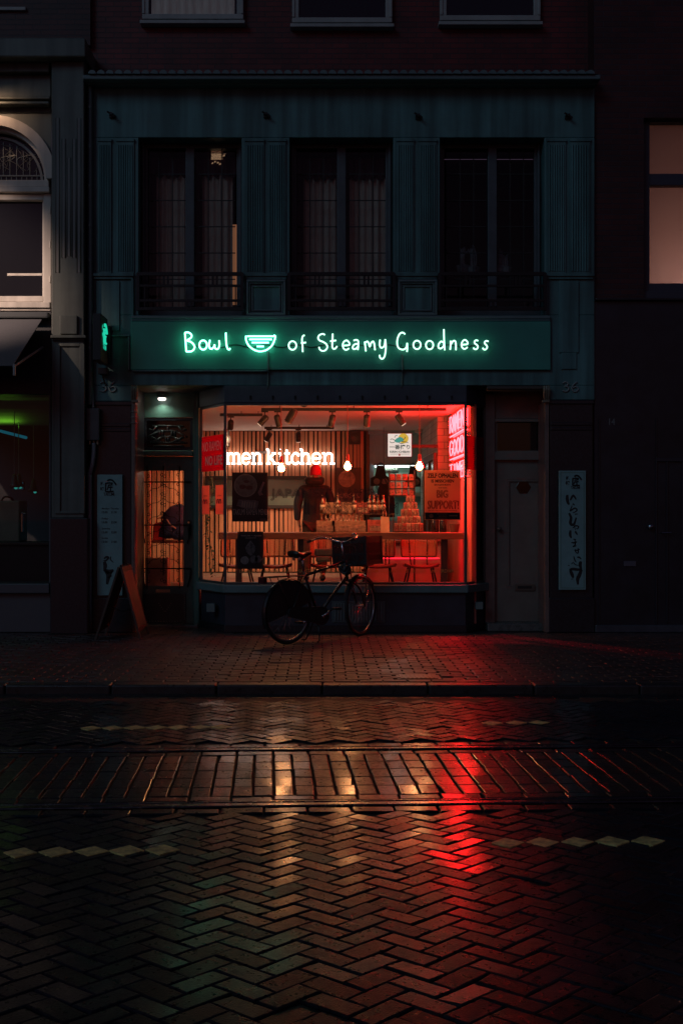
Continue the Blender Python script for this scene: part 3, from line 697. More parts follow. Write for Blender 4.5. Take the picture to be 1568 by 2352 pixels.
g.build('panel_frame', GREYW, lp, bevel=.006)
mb = MB(); mb.box(X(117,YP),X(203,YP),YP-.04,.5,0,Z(1190,YP)); mb.build('pilaster_plinth', GRANITE, left, bevel=.01)
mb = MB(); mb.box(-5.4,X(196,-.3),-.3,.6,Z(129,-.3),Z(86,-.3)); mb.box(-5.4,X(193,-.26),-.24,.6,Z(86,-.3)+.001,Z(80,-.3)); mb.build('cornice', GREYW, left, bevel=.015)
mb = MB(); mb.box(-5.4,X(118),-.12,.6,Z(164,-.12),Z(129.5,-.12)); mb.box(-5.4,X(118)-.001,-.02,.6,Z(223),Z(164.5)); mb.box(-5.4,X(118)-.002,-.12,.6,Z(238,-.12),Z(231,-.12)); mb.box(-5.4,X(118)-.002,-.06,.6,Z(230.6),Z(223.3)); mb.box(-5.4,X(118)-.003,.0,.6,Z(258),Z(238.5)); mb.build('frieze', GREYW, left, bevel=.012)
mb = MB(); mb.box(-5.4,X(196),.3,.6,Z(80),10.5); mb.build('upper_brick_wall', BRICKD, left)
topwin(-180,62,22,left)
# arched window
ACX, ACZ, AR = X(-16), Z(410), X(103)-X(-16)
def ring(mb, r0, r1, y0, y1, a0=0, a1=180, n=28):
    for i in range(n):
        p, q = R(a0+(a1-a0)*i/n), R(a0+(a1-a0)*(i+1)/n)
        pts = [(ACX+r*math.cos(t), ACZ+r*math.sin(t)) for r,t in ((r0,p),(r1,p),(r1,q),(r0,q))]
        vs = [(x,y,z) for y in (y0,y1) for x,z in pts]
        mb.add(vs, [(0,1,2,3),(7,6,5,4),(0,4,5,1),(1,5,6,2),(2,6,7,3),(3,7,4,0)])
mb = MB()                                                                   # wall spandrels round the arch
n_ = 28; xr = X(118)-.004; zt = Z(258.3)
for i in range(n_//2):
    p, q = R(180*i/n_), R(180*(i+1)/n_); r = AR+.12
    a = (ACX+r*math.cos(p), ACZ+r*math.sin(p)); b = (ACX+r*math.cos(q), ACZ+r*math.sin(q))
    def top(pt): return (min(xr, pt[0]), zt)
    mb.add([(min(a[0],xr),.02,a[1]),(min(a[0],xr),.02,zt),(min(b[0],xr),.02,zt),(min(b[0],xr),.02,b[1])],[(0,1,2,3)])
mb.add([(2*ACX-v[0],v[1],v[2]) for v in list(mb.v)], list(mb.f))
mb.box(-5.4,ACX-AR-.1,.02,.5,Z(720),zt)
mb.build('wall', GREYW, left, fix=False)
mb = MB(); ring(mb, AR+.02, AR+.14, -.03, .3); ring(mb, AR-.02, AR+.019, .06, .3); aw = mb.build('arched_window', WHITEP, left)
g = MB(); ring(g, .001, AR-.021, .19, .2); g.build('pane', mat('upper_dark_glass', (.010,.011,.014), .07), aw)
g = MB(); ring(g, AR-.09, AR-.06, .165, .19)
for k in range(9): xx = ACX+AR*(.1*k+.08); g.box(xx-.004,xx+.004,.175,.19,ACZ+.0,ACZ+.08)
g.box(ACX-AR+.05,ACX+AR-.05,.17,.19,ACZ+.08,ACZ+.095)
for k in range(14):                                                         # leaded flower pattern
    x = ACX+AR*random.uniform(.0,.8); z = ACZ+random.uniform(.12,.3)
    if math.hypot(x-ACX,z-ACZ) > AR-.14: continue
    g.tube(spline([(x,.182,z),(x+random.uniform(-.1,.1),.18,z+.07),(x+random.uniform(-.12,.12),.182,z+.16),(x+random.uniform(-.06,.12),.18,z+.2)],5),.0035,5)
for k in range(6): xx = ACX+AR*(.12+.13*k); g.box(xx-.004,xx+.004,.178,.189,ACZ+.095,ACZ+math.sqrt(max(.01,(AR-.12)**2-(xx-ACX)**2)))
g.build('leading', mat('lead_grey', (.17,.17,.16), .4, metal=.3), aw)
g = MB(); g.box(ACX-AR-.1,X(111),.02,.3,Z(428),Z(411)); g.box(ACX-AR-.1,X(114),-.02,.3,Z(441),Z(429)); g.build('transom', WHITEP, aw, bevel=.01)
g = MB(); g.box(X(97.5),X(116),.04,.3,Z(694),Z(442)); g.box(X(93),X(97),.09,.3,Z(680),Z(452)); g.box(-5.0,X(97),.05,.3,Z(456),Z(442.5)); g.box(-5,X(97),.06,.3,Z(691),Z(677)); sf = g.build('sash_frame', WHITEP, aw, bevel=.01)
g = MB(); g.box(-5,X(93),.14,.15,Z(677),Z(456)); g.build('pane', mat('upper_dark_glass', (.010,.011,.014), .07), sf)
g = MB(); g.box(X(10),X(90),.132,.139,Z(627.5),Z(622)); g.build('inner_rail', WHITEP, sf)
for zz in (480,560,640): g = MB(); g.lathe([(.012,-.04),(.012,.04)],(X(113.5),.035,Z(zz)),8); g.build('hinge', WHITEP, sf)
mb = MB(); mb.box(-5.4,X(117),-.05,.4,Z(708),Z(694.5)); mb.box(-5.4,X(117.5),-.02,.4,Z(714),Z(708.4)); mb.build('window_sill', WHITEP, left, bevel=.01)
# ground floor shop front of the neighbour
mb = MB(); mb.box(-5.4,X(117),.0,.4,Z(905),Z(714.5)); mb.build('awning_beam', mat('beam_paint', (.03,.03,.035), .5), left)
aw2 = MB(); aw2.box(-5.4,X(112,-.12),-.14,-.001,Z(731,-.12),Z(716,-.12)); awn = aw2.build('awning', mat('awning_case', (.10,.11,.115), .3, metal=.3), left, bevel=.02)
g = MB(); zt, zb_ = Z(733,-.15), Z(842,-1.0); xa = X(96,-.15)
pts = [(-5.4,-.15,zt),(xa,-.15,zt),(X(30,-1.05),-1.05,Z(838,-1.05)),(-5.4,-1.05,Z(838,-1.05))]
g.add(pts+[(p[0],p[1],p[2]-.012) for p in pts], [(0,1,2,3),(7,6,5,4),(0,4,5,1),(1,5,6,2),(2,6,7,3),(3,7,4,0)]); g.build('canopy_cloth', mat('grey_canvas', (.085,.085,.095), .8, ns=60, na=.15), awn)
g = MB(); g.bar((X(31,-1.05),-1.05,Z(842,-1.05)),(X(98,-.1),-.1,Z(800)),.014,8); g.bar((X(33,-1.04),-1.04,Z(836,-1.04)),(X(33,-1.04),-1.04,Z(862,-1.04)),.016,8); g.build('folding_arm', mat('pale_arm', (.3,.3,.31), .35), awn)
mb = MB(); mb.box(X(113),X(118.5),-.02,.4,Z(1340),Z(905)); mb.box(-5.4,X(117),-.09,.4,Z(1362),Z(1340)); mb.box(-5.4,X(117),.0,.4,0,Z(1362)-.001); sfw = mb.build('shop_front', mat('shop_front_paint', (.07,.075,.085), .4), left, bevel=.01)
g = MB(); g.quad((-5.4,.06,Z(1340)),(X(113),.06,Z(1340)),(X(113),.06,Z(905)),(-5.4,.06,Z(905))); g.build('pane', glass('shop_glass_dark', (.8,.85,.85), .6), sfw, fix=False)
g = MB(); g.box(-5.4,X(113)+.3,3.0,3.05,0,Z(900)); g.box(-5.4,X(113)+.3,.4,3.0,.2,.22); g.box(X(113)+.3,X(113)+.33,.4,3.0,0,Z(900)); g.build('room_wall', mat('dark_shop_room', (.05,.045,.05), .7), left)
g = MB(); g.box(-5.4,X(113)+.3,.4,3.0,Z(905),Z(905)+.04); g.build('room_ceiling', mat('pale_ceiling', (.35,.35,.33), .7), left)
# things in the neighbour's shop
GL = mat('enamel_lamp', (.05,.10,.10), .3)
for k,(px,py) in enumerate(((33,1110),(43,1109),(77,1120))):
    Y = .9+.25*k; c = (X(px,Y),Y,Z(py,Y))
    t = thing('pendant_lamp', ('dark pendant lamp at the left edge of the neighbour shop window','small dark pendant lamp above the blue screen in the neighbour shop','dark pendant lamp nearest the grooved pilaster in the neighbour shop')[k], 'lamp', c, group='unlit pendant lamps in the neighbour shop')
    g = MB(); g.bar((c[0],c[1],c[2]+.12),(c[0],c[1],Z(905)),.006,6); g.build('cord', mat('pale_cord', (.2,.3,.3), .5), t)
    g = MB(); g.lathe([(.014,.12),(.03,.09),(.045,.0),(.075,-.05),(.07,-.055),(.03,.0)],c,14); g.build('lamp_shade', GL, t, smooth=True)
    g = MB(); g.ball((c[0]+.02,c[1],c[2]-.055),.022); g.build('bulb', emis('dim_teal_bulb', (.05,.6,.5), .35), t, smooth=True)
Y = 1.6; t = thing('small_screen', 'small glowing blue screen on the wall inside the neighbour shop', 'screen', (X(42,Y),Y,Z(1122,Y)))
g = MB(); g.pbox(29,55,1105,1126,Y,Y+.04); g.build('casing', BLACK, t); g = MB(); g.pbox(31,53,1107,1124,Y-.006,Y-.001); g.build('display', emis('blue_screen', (.01,.05,.075), .5), t)
Y = .8; t = thing('cream_machine', 'tall pale machine on the counter behind the neighbour shop glass', 'machine', (X(20,Y),Y,Z(1245,Y)))
g = MB(); g.pbox(-14,45,1150,1245,Y,Y+.4); g.build('body', mat('cream_enamel', (.20,.22,.16), .35, ns=3), t, bevel=.02)
g = MB(); g.pbox(45.3,52,1180,1222,Y+.05,Y+.12); g.bar((X(48,Y),Y+.02,Z(1178,Y)),(X(58,Y),Y+.02,Z(1180,Y)),.012,8); g.build('tap', mat('steel_tap', (.4,.5,.48), .25, metal=1), t, bevel=.004)
g = MB(); g.tube(spline([(X(-2,Y),Y+.1,Z(1150,Y)),(X(6,Y),Y+.1,Z(1141,Y)),(X(20,Y),Y+.1,Z(1143,Y)),(X(26,Y),Y+.1,Z(1150,Y))],5),.012,8); g.build('carry_handle', BLACK, t)
t = thing('shop_counter', 'dark wooden counter under the pale machine in the neighbour shop', 'counter', (X(40,.8),.9,.22)); g = MB(); g.box(-5.3,X(112,.7),.7,1.3,Z(1252,.7),Z(1245.5,.7)); g.build('counter_top', mat('counter_wood', (.05,.03,.025), .4), t, bevel=.006); g = MB(); g.box(-5.3,X(110,.7),.75,1.25,.221,Z(1252,.7)-.001); g.build('counter_front', mat('counter_red', (.035,.012,.012), .5), t)
Y = 2.2; t = thing('tube_light', 'thin teal lit tube light under the ceiling of the neighbour shop', 'lamp', (X(20,Y),Y,Z(1000,Y)))
g = MB(); g.bar((X(-30,2.6),2.6,Z(982,2.6)),(X(60,1.7),1.7,Z(1005,1.7)),.02,8); g.build('tube', emis('teal_tube', (.01,.22,.32), .3), t)
lg = bpy.data.lights.new('green_shop_light','AREA'); lg.energy = 1.0; lg.color = (.32,1,.05); lg.size = 1.2; lg.size_y = .1; lg.shape = 'RECTANGLE'
t = thing('green_ceiling_light', 'glowing green band of light along the ceiling of the neighbour shop', 'lamp', (-4.6,.75,2.82))
lo = bpy.data.objects.new('green_shop_light', lg); COL.objects.link(lo); lo.parent = t; lo.location = (0,.35,-.25); lo.rotation_euler = (R(180),0,0)
g = MB(); g.box(-5.3,X(100,.8),.72,.75,Z(912,.7),Z(908,.7)); g.build('light_strip', emis('green_strip', (.05,.30,.02), .25), t)
g = MB(); wz = Z(912,.9)
pr = [(.8+1.2*(1-math.cos(R(k*9)))*.5, Z(912,.8)-.32*math.sin(R(k*9))) for k in range(11)]
for a_, b_ in zip(pr, pr[1:]): g.quad((-5.3,a_[0],a_[1]),(X(112,.8),a_[0],a_[1]),(X(112,.8),b_[0],b_[1]),(-5.3,b_[0],b_[1]))
g.build('curved_shade', mat('pale_ceiling', (.35,.35,.33)), t, fix=False, smooth=True)
# wall spot of the neighbour: lights its cornice and arch
t = thing('wall_spotlight', 'small warm spotlight on an arm in front of the neighbour cornice', 'lamp', (X(-24,-.1),-.02,Z(208)))
g = MB(); g.bar((X(-24),-.02,Z(200)),(X(-24),-.42,Z(196)),.012,8); g.build('arm', IRON, t)
g = MB(); g.lathe([(.03,.09),(.05,.06),(.06,-.05),(.055,-.05),(.02,.03)],(X(-24),-.42,Z(205)),14); g.build('lamp_head', IRON, t, smooth=True)
def spot(name, loc, aim, power, col, ang=60, blend=.6, size=.03, parent=None, kind='SPOT'):
    l = bpy.data.lights.new(name, kind); l.energy = power; l.color = col; l.shadow_soft_size = size
    if kind == 'SPOT': l.spot_size = R(ang); l.spot_blend = blend
    o = bpy.data.objects.new(name, l); COL.objects.link(o)
    M = (Vector(aim)-Vector(loc)).to_track_quat('-Z','Y').to_matrix().to_4x4(); M.translation = Vector(loc)
    if parent is not None: o.parent = parent; M = world(parent).inverted() @ M
    o.matrix_local = M; o.location, o.rotation_euler = M.to_translation(), M.to_euler(); return o
spot('spot_light', (X(-24),-.42,Z(212)), (X(-20),.05,Z(214)), 18, (1,.6,.36), 150, .8, .03, t)
# ---- street lamp standing left of the picture, shining on the white house
t = thing('street_lamp', 'street lamp on the pavement left of the white house shining on its front', 'lamp', (-7.6,-3.6,0))
g = MB(); g.lathe([(.11,0),(.11,.4),(.06,.5),(.045,6.4)],(-7.6,-3.6,0),14); g.build('pole', IRON, t, smooth='auto')
g = MB(); g.lathe([(.05,6.4),(.22,6.5),(.26,6.62),(.05,6.8)],(-7.6,-3.6,0),16); g.build('lamp_hood', IRON, t, smooth='auto')
g = MB(); g.ball((-7.6,-3.6,6.44),.12); g.build('lamp_globe', emis('street_globe', (1,.6,.34), 8), t, smooth=True)
spot('street_light', (-7.55,-3.55,6.3), (-4.9,.0,4.3), 2100, (1,.70,.55), 36, .7, .05, t)
# ================================================================ RIGHT NEIGHBOUR
right = thing('brick_house', 'dark brick neighbour house with a dim orange window right of the shop', 'building', (X(1480),.2,0))
mb = MB(); x0 = X(1366); x1 = 7.5
mb.box(x0,X(1481),.06,.5,Z(684),10.5); mb.box(X(1481)+.0005,x1,.0605,.5,Z(266),10.5); mb.build('brick_wall', BRICKD, right)
mb = MB(); mb.box(x0,x1,.03,.5,0,Z(690)); mb.build('ground_floor_wall', mat('dark_painted_wall', (.016,.017,.024), .32, ns=3, na=.35, bs=30, ba=.04), right)
mb = MB(); mb.box(x0,x1,-.03,.5,Z(690),Z(684.3)); mb.build('string_course', GRANITE, right, bevel=.008)
YW = .2; mb = MB()
mb.box(X(1481),x1-1.5,YW-.08,.3,Z(684),Z(671,YW)); mb.box(X(1481),X(1490,YW),YW-.03,.3,Z(671,YW),Z(268)); mb.box(X(1490,YW),x1-1.5,YW-.03,.3,Z(281,YW),Z(266)); mb.box(X(1490,YW),x1-1.5,YW-.02,.3,Z(426,YW),Z(399,YW)); mb.box(X(1490,YW),x1-1.5,YW-.025,.3,Z(671,YW),Z(651,YW))
for q in (X(1481)+1.4,): mb.box(q,q+.1,YW-.02,.3,Z(651,YW),Z(281,YW))
rw = mb.build('window', mat('dark_blue_frame', (.035,.038,.055), .4), right, bevel=.006); rw['label'] = 'dim orange lit window with a closed blind'
m_ = bpy.data.materials.new('blind_glow'); m_.use_nodes = True; t_ = m_.node_tree; b_ = t_.nodes['Principled BSDF']
b_.inputs['Base Color'].default_value = (.45,.26,.2,1); b_.inputs['Roughness'].default_value = .8
tl = N(t_,'ShaderNodeBsdfTranslucent'); tl.inputs[0].default_value = (.70,.47,.42,1); ad_ = N(t_,'ShaderNodeMixShader'); ad_.inputs[0].default_value = .6
t_.links.new(b_.outputs[0], ad_.inputs[1]); t_.links.new(tl.outputs[0], ad_.inputs[2]); t_.links.new(ad_.outputs[0], t_.nodes['Material Output'].inputs[0])
g = MB(); g.box(X(1490,.32),x1-1.5,.325,.33,Z(660,YW),Z(274,YW)); g.build('blind', m_, rw)
g = MB(); g.box(X(1490,YW),x1-1.5,.24,.246,Z(651,YW),Z(426,YW)); g.box(X(1490,YW),x1-1.5,.24,.246,Z(399,YW),Z(281,YW)); g.build('pane', GLASS, rw)
t = thing('room_lamp', 'warm lamp behind the closed blind of the brick house window', 'lamp', (5.0,1.3,4.0))
g = MB(); g.lathe([(.1,0),(.14,-.02),(.2,-.25)],(5.0,1.3,4.9),14); g.build('lamp_shade', emis('paper_shade', (1,.5,.3), 2), t, smooth=True)
spot('room_light', (4.62,1.0,4.15), (4.9,.3,4.6), 30, (.95,.98,1), size=.15, parent=t, kind='POINT')
g = MB(); g.box(x0,x1,2.2,2.25,Z(684),7); g.box(x0,x0+.05,.5,2.2,Z(684),7); g.box(x1-.05,x1,.5,2.2,Z(684),7); g.box(x0,x1,.5,2.2,Z(684)-.05,Z(684)); g.box(x0,x1,.5,2.2,7,7.05); g.build('room_wall', mat('cream_wall', (.6,.5,.42), .7), right)
topwin(1480,1720,52,right)
# big dark door, plates and bits on the right wall
mb = MB()
for xx in (1506,1531,1566,1590): mb.box(X(xx),X(xx)+.014,.005,.0295,.12,Z(1060))
mb.box(X(1506),x1,.002,.0295,Z(1060)+.001,Z(1052)); dd = mb.build('dark_door', mat('dark_door_paint', (.022,.024,.034), .3), right, bevel=.004)
g = MB(); g.lathe([(.02,0),(.02,-.03),(.035,-.04),(.03,-.06)],(X(1493),.03,Z(1210)),12,'y'); g.build('knob', mat('dim_chrome', (.3,.32,.36), .3, metal=1), dd, smooth=True)
g = MB(); g.bar((X(1518),-.03,Z(1224)),(X(1540),-.03,Z(1223)),.008,8); g.bar((X(1520),.02,Z(1224)),(X(1520),-.03,Z(1224)),.008,8); g.build('handle', mat('dim_chrome', (.3,.32,.36)), dd)
g = MB(); g.box(X(1433),X(1461),.012,.0295,Z(1301),Z(1289)); g.build('letter_plate', mat('dim_plate', (.10,.10,.13), .35, metal=.3), right, bevel=.003)
g = MB(); ptext(g, '14', 1398, 1412, 961, 976, .024, .03); g.build('house_number', mat('grey_digits', (.12,.13,.13), .4), right)
mb = MB()
for xx in (1375,1507): mb.box(X(xx),X(xx)+.012,.012,.0295,.02,Z(960))
mb.build('panel_joint', GRANITE, right)
mb = MB(); mb.box(x0,x1,-.02,.2,0,.09); mb.build('plinth', mat('pale_plinth', (.05,.052,.065), .35, ns=6), right, bevel=.01)
# ================================================================ INSIDE THE RAMEN SHOP
BULB_W = 20.0; RED_E = 85
YB, ZF, ZC, XL, XR = 5.9, .42, 2.87, -3.3, 1.85
FLOOR = mat('shop_floor_concrete', (.22,.17,.14), .45, ns=3, na=.3, bs=20, ba=.05)
CEIL = mat('shop_ceiling', (.62,.55,.50), .7)
INWALL = mat('shop_grey_wall', (.20,.50,.62), .65, ns=3, na=.1)
BAYIN = [(X(517)+.03,.16),(X(1069)-.03,.16),(XR+.07,.30),(XR+.07,1.02),(X(462)+.1,1.02),(X(462)+.1,.68)]
mb = MB(); mb.box(XL-.1,XR+.3,1.021,YB+2.4,ZF-.1,ZF); mb.prism(BAYIN,'z',ZF-.1,ZF-.001); mb.build('shop_floor', FLOOR, shop)
mb = MB(); mb.box(XL-.1,XR+.3,1.001,YB+.3,ZC,ZC+.05); mb.prism([(X(517)+.02,.145),(X(1069)-.02,.145),(X(1112,YR)-.05,.50),(X(1112,YR)-.05,1.0),(X(462)+.06,1.0),(X(462)+.06,.72)],'z',ZC,ZC+.049); mb.build('shop_ceiling', CEIL, shop)
mb = MB(); mb.box(XL-.1,XL,1.0,YB+.1,0,ZC); mb.box(XL-.1,X(303)-.2,.95,1.0,0,3.0); mb.box(XL,X(858,YB),YB,YB+.1,0,ZC)
mb.box(X(858,YB)+.001,XR+.1,YB,YB+.1,Z(1066,YB),ZC); mb.box(X(858,YB)+.001,XR+.1,YB,YB+.1,0,Z(1195,YB)); mb.box(X(845,YB)+.0,XR,YB-.12,YB-.001,Z(998,YB),ZC-.001)
mb.build('back_wall', INWALL, shop)
mb = MB(); mb.box(XR,XR+.05,.205,3.0,0,ZC); mb.build('right_wall', mat('red_wall_panel', (.40,.12,.09), .45, ns=2, na=.15), shop)
mb = MB()
for k in range(9): mb.box(XR-.013,XR-.001,.20+k*.311,.20+k*.311+.294,ZF,1.9)
mb.build('wall_boards', mat('wall_board_wood', (.46,.2,.13), .45, ns=6, na=.25, stretch=(1,1,.15)), shop, bevel=.003)
TILE = brickmat('wall_tile', (.50,.46,.42), (.44,.41,.38), (.22,.2,.19), .2, .1)
mb = MB(); mb.box(1.70,1.93,3.001,YB,0,ZC); mb.build('tiled_wall', TILE, shop)
mb = MB(); mb.box(XR+.001,2.2,.62,.66,0,3.0); mb.build('niche_wall', mat('dark_niche', (.02,.02,.022), .5), shop)
# kitchen behind the hatch
KIT = mat('kitchen_green', (.16,.24,.20), .5, ns=2)
mb = MB(); mb.box(.3,2.2,YB+2.2,YB+2.3,0,3); mb.box(.2,.3,YB+.1,YB+2.3,0,3); mb.box(2.2,2.3,YB+.1,YB+2.3,0,3); mb.box(.2,2.3,YB+.1,YB+2.3,2.7,2.8); mb.build('kitchen_wall', KIT, shop)
mb = MB(); mb.pbox(868,905,1088,1128,YB+1.9,YB+2.19); mb.pbox(908,965,1084,1132,YB+1.9,YB+2.19); mb.build('kitchen_unit', mat('steel_unit', (.25,.30,.27), .35, metal=.5), shop, bevel=.01)
mb = MB(); mb.pbox(858,970,1133,1139,YB+.3,YB+.9); mb.build('kitchen_shelf', mat('steel_unit', (.25,.30,.27)), shop, bevel=.004)
t = thing('tube_light', 'white tube light along the top of the kitchen hatch', 'lamp', (X(905,YB),YB+.05,Z(1070,YB)))
mb = MB(); mb.bar((X(860,YB),YB-.03,Z(1071,YB)),(X(962,YB),YB-.03,Z(1071,YB)),.016,8); mb.build('tube', emis('hatch_tube', (.85,.95,.9), 5), t, smooth=True)
mb = MB(); mb.pbox(858,964,1066,1068.5,YB-.04,YB-.001); mb.build('holder', BLACK, t)
t = thing('cup_row', 'row of small white cups on the top shelf behind the hatch', 'cups', (X(895,YB+1),YB+1,Z(1083,YB+1)))
mb = MB()
for k in range(5): mb.lathe([(.025,-.04),(.036,.04),(.03,.035),(.02,-.03)],(X(886+k*6,YB+1),YB+1,Z(1079,YB+1)),10)
mb.build('cup', mat('white_china', (.75,.72,.65), .3), t, smooth=True)
mb = MB(); mb.pbox(880,916,1083,1085,YB+.9,YB+1.1); mb.build('shelf', BLACK, t)
spot('kitchen_light', (1.2,YB+1.0,2.5), (1.2,YB+1.3,1.2), 22, (.75,1,.85), size=.2, parent=thing('kitchen_lamp','round ceiling lamp inside the green kitchen behind the hatch','lamp',(1.2,YB+1.0,2.69)), kind='POINT')
g = MB(); g.lathe([(.12,.0),(.12,-.03),(.08,-.06)],(1.2,YB+1.0,2.69),14); g.build('diffuser', emis('kitchen_diffuser', (.8,1,.85), 1.5), bpy.data.objects['kitchen_lamp'], smooth=True)
# slat wall
SLAT = mat('oak_slat', (.52,.25,.13), .5, ns=5, na=.28, stretch=(3,3,.25), island=.16)
mb = MB(); mb.box(XL,X(846,YB),YB-.03,YB-.001,ZF,ZC); mb.build('slat_backing', mat('black_felt', (.012,.011,.011), .9), shop)
mb = MB(); x = XL+.02
while x < X(843,YB)-.07:
    w = random.choice((.044,.05,.058,.064,.072)); mb.box(x,x+w,YB-.055,YB-.0305,ZF+.02,ZC-.01); x += w+random.choice((.012,.018,.026,.034))
o = mb.build('wall_slats', SLAT, shop); o['kind'] = 'stuff'
mb = MB(); mb.box(X(843,YB)-.02,X(848,YB),YB-.07,YB-.0305,ZF,ZC-.001); mb.build('slat_edge', mat('dark_wood', (.06,.035,.025), .5), shop)
# long framed mirror
Y = YB-.06; t = thing('framed_mirror', 'long dark framed mirror hanging on the slatted wall behind the standing man', 'mirror', (X(600,Y),Y,Z(1130,Y)))
mb = MB(); frame_mb2 = lambda m,a,b,c,d,w,y0,y1: (m.pbox(a,b,c,c+w,y0,y1),m.pbox(a,b,d-w,d,y0,y1),m.pbox(a,a+w,c+w,d-w,y0,y1),m.pbox(b-w,b,c+w,d-w,y0,y1))
frame_mb2(mb,470,704,1093,1168,8,Y-.05,Y); mb.build('frame', BLACK, t, bevel=.004)
mb = MB(); mb.pbox(478,696,1101,1160,Y-.02,Y-.001); mb.build('mirror_pane', mat('mirror', (.035,.045,.042), .35), t)
mb = MB(); mb.pbox(478,696,1140,1160,Y-.03,Y-.021); mb.build('pale_strip', mat('pale_strip', (.09,.15,.125), .4, ns=3), t)
# dark wooden door and glass in the right wall
t = thing('inner_door', 'dark framed glass door in the tiled wall left of the red neon letters', 'door', (1.69,3.9,ZF))
mb = MB(); q = 1.695; mb.box(q-.05,q,3.05,3.14,ZF,2.35); mb.box(q-.05,q,4.75,4.85,ZF,2.35); mb.box(q-.05,q,3.14,4.75,2.25,2.35); mb.box(q-.05,q,3.9,3.98,ZF,2.25); mb.box(q-.05,q,3.14,3.9,ZF,.9); mb.build('frame', mat('dark_wood', (.06,.035,.025)), t, bevel=.004)
mb = MB(); mb.box(q-.02,q-.001,3.14,3.9,.9,2.25); mb.box(q-.02,q-.001,3.98,4.75,ZF,2.25); mb.build('pane', mat('grey_pane', (.16,.15,.15), .2, ns=2, na=.3), t)
mb = MB(); mb.box(q-.03,q-.0205,3.2,3.34,1.75,2.3); text(mb,'ラーメン',(q-.031,3.32,1.78),(0,-1,0),VZ,.1,.5); mb.build('notice', mat('pale_notice', (.6,.52,.46), .7), t)
# ---- counter lit red from below
t = thing('red_lit_counter', 'pale service counter glowing red behind the right hand chair', 'counter', (1.2,2.4,ZF))
mb = MB(); mb.box(.62,1.70,2.4,2.95,ZF,1.02); mb.build('front', mat('pale_counter', (.4,.3,.27), .5), t, bevel=.006)
mb = MB(); mb.box(.60,1.72,2.33,3.0,1.021,1.06); mb.build('counter_top', mat('dark_wood', (.06,.035,.025)), t, bevel=.005)
mb = MB(); mb.box(.66,1.66,2.37,2.39,.80,.815); mb.build('light_strip', emis('red_strip', (1,.012,.03), 3), t)
# ---- window table
WOODT = mat('table_wood', (.15,.075,.05), .4, ns=5, na=.35, stretch=(.3,2,2), rv=.08)
Y0 = .55; zt = Z(1223.5,Y0)
t = thing('window_table', 'long dark wooden table running along the whole shop window', 'table', (.2,.8,ZF))
mb = MB(); mb.box(X(500,Y0),X(1100,Y0)-.17,Y0,1.05,zt-.085,zt); mb.build('table_top', WOODT, t, bevel=.008)
for a in (690,1020,548): mb = MB(); mb.box(X(a-7,.62),X(a+7,.62),.60,.70,ZF,zt-.086); mb.build('leg', mat('table_leg_paint', (.02,.018,.018), .5), t, bevel=.004)
TT = zt
# ---- rattan chairs
RAT = mat('woven_rattan', (.42,.20,.10), .6, ns=120, na=.35); RIM = mat('rattan_rim', (.13,.055,.03), .5); LEGM = mat('chair_leg_metal', (.014,.013,.013), .45)
CH = ZF+.35
def chair(px):                                     # faces the window (towards -y); the woven back is beyond the seat
    t = thing('rattan_chair', 'x', 'chair', (px,1.45,ZF), 0, 'rattan chairs at the window table')
    x0 = px; yb = 1.72
    g = MB()
    for i in range(8):
        for j in range(4):
            f = lambda u,v: (x0-.225+.45*u, 1.20+.44*v, CH-.02*math.sin(u*3.14)-.015*math.sin(v*3.14)+.03*(1-v)**3*0)
            a = [f(i/8,j/4),f((i+1)/8,j/4),f((i+1)/8,(j+1)/4),f(i/8,(j+1)/4)]
            g.add(a+[(p[0],p[1],p[2]-.022) for p in a],[(0,1,2,3),(7,6,5,4),(0,4,5,1),(1,5,6,2),(2,6,7,3),(3,7,4,0)])
    g.tube(spline([(x0-.23,1.19,CH+.012),(x0-.1,1.175,CH-.03),(x0+.1,1.175,CH-.03),(x0+.23,1.19,CH+.012)],5),.016,8)
    g.build('seat', RIM, t, smooth='auto')
    def bk(u, v): return (x0-.235+.47*u, yb+.05-.1*(4*(u-.5)**2)+.06*v, CH+.09+.25*v)
    g = MB()
    M_, K_ = 22, 11
    for i in range(M_):                               # woven strands, with gaps between
        u0, u1 = (i+.12)/M_, (i+.80)/M_
        for j in range(K_):
            v0, v1 = j/K_, (j+1)/K_; dy = .004*(1 if (i+j)%2 else -1)
            a = [bk(u0,v0),bk(u1,v0),bk(u1,v1),bk(u0,v1)]; a = [(p[0],p[1]+dy,p[2]) for p in a]
            g.add(a+[(p[0],p[1]+.004,p[2]) for p in a],[(0,1,2,3),(7,6,5,4),(0,4,5,1),(1,5,6,2),(2,6,7,3),(3,7,4,0)])
    for j in range(0,K_,1):
        g.tube([bk(u/10,(j+.5)/K_) for u in range(11)],.0028,4)
    rb_ = g.build('backrest', RAT, t, fix=False)
    g = MB(); c = [bk(.06,0),bk(.3,0),bk(.5,0),bk(.7,0),bk(.94,0),bk(1,.1),bk(1.01,.5),bk(1,.9),bk(.94,1),bk(.5,1.01),bk(.06,1),bk(0,.9),bk(-.01,.5),bk(0,.1)]
    g.tube(spline(c,4,True),.013,8,True); g.build('rim', RIM, rb_, smooth=True)
    for s in (-1,1):
        g = MB(); g.tube(spline([(x0+s*.11,1.6,CH-.02),(x0+s*.115,1.74,CH+.06),(x0+s*.125,1.78,CH+.25),(x0+s*.13,1.84,CH+.40)],4),.011,8); g.build('back_post', LEGM, t, smooth=True)
        for y0, y1 in ((1.27,1.2),(1.58,1.72)):
            g = MB(); g.bar((x0+s*.15,y0,CH-.03),(x0+s*.22,y1,ZF),.012,8); g.build('leg', LEGM, t, smooth=True)
    return t
c0 = chair(X(545,1.45)); c0['label'] = 'orange rattan chair at the left end of the window table behind the small ramen poster'
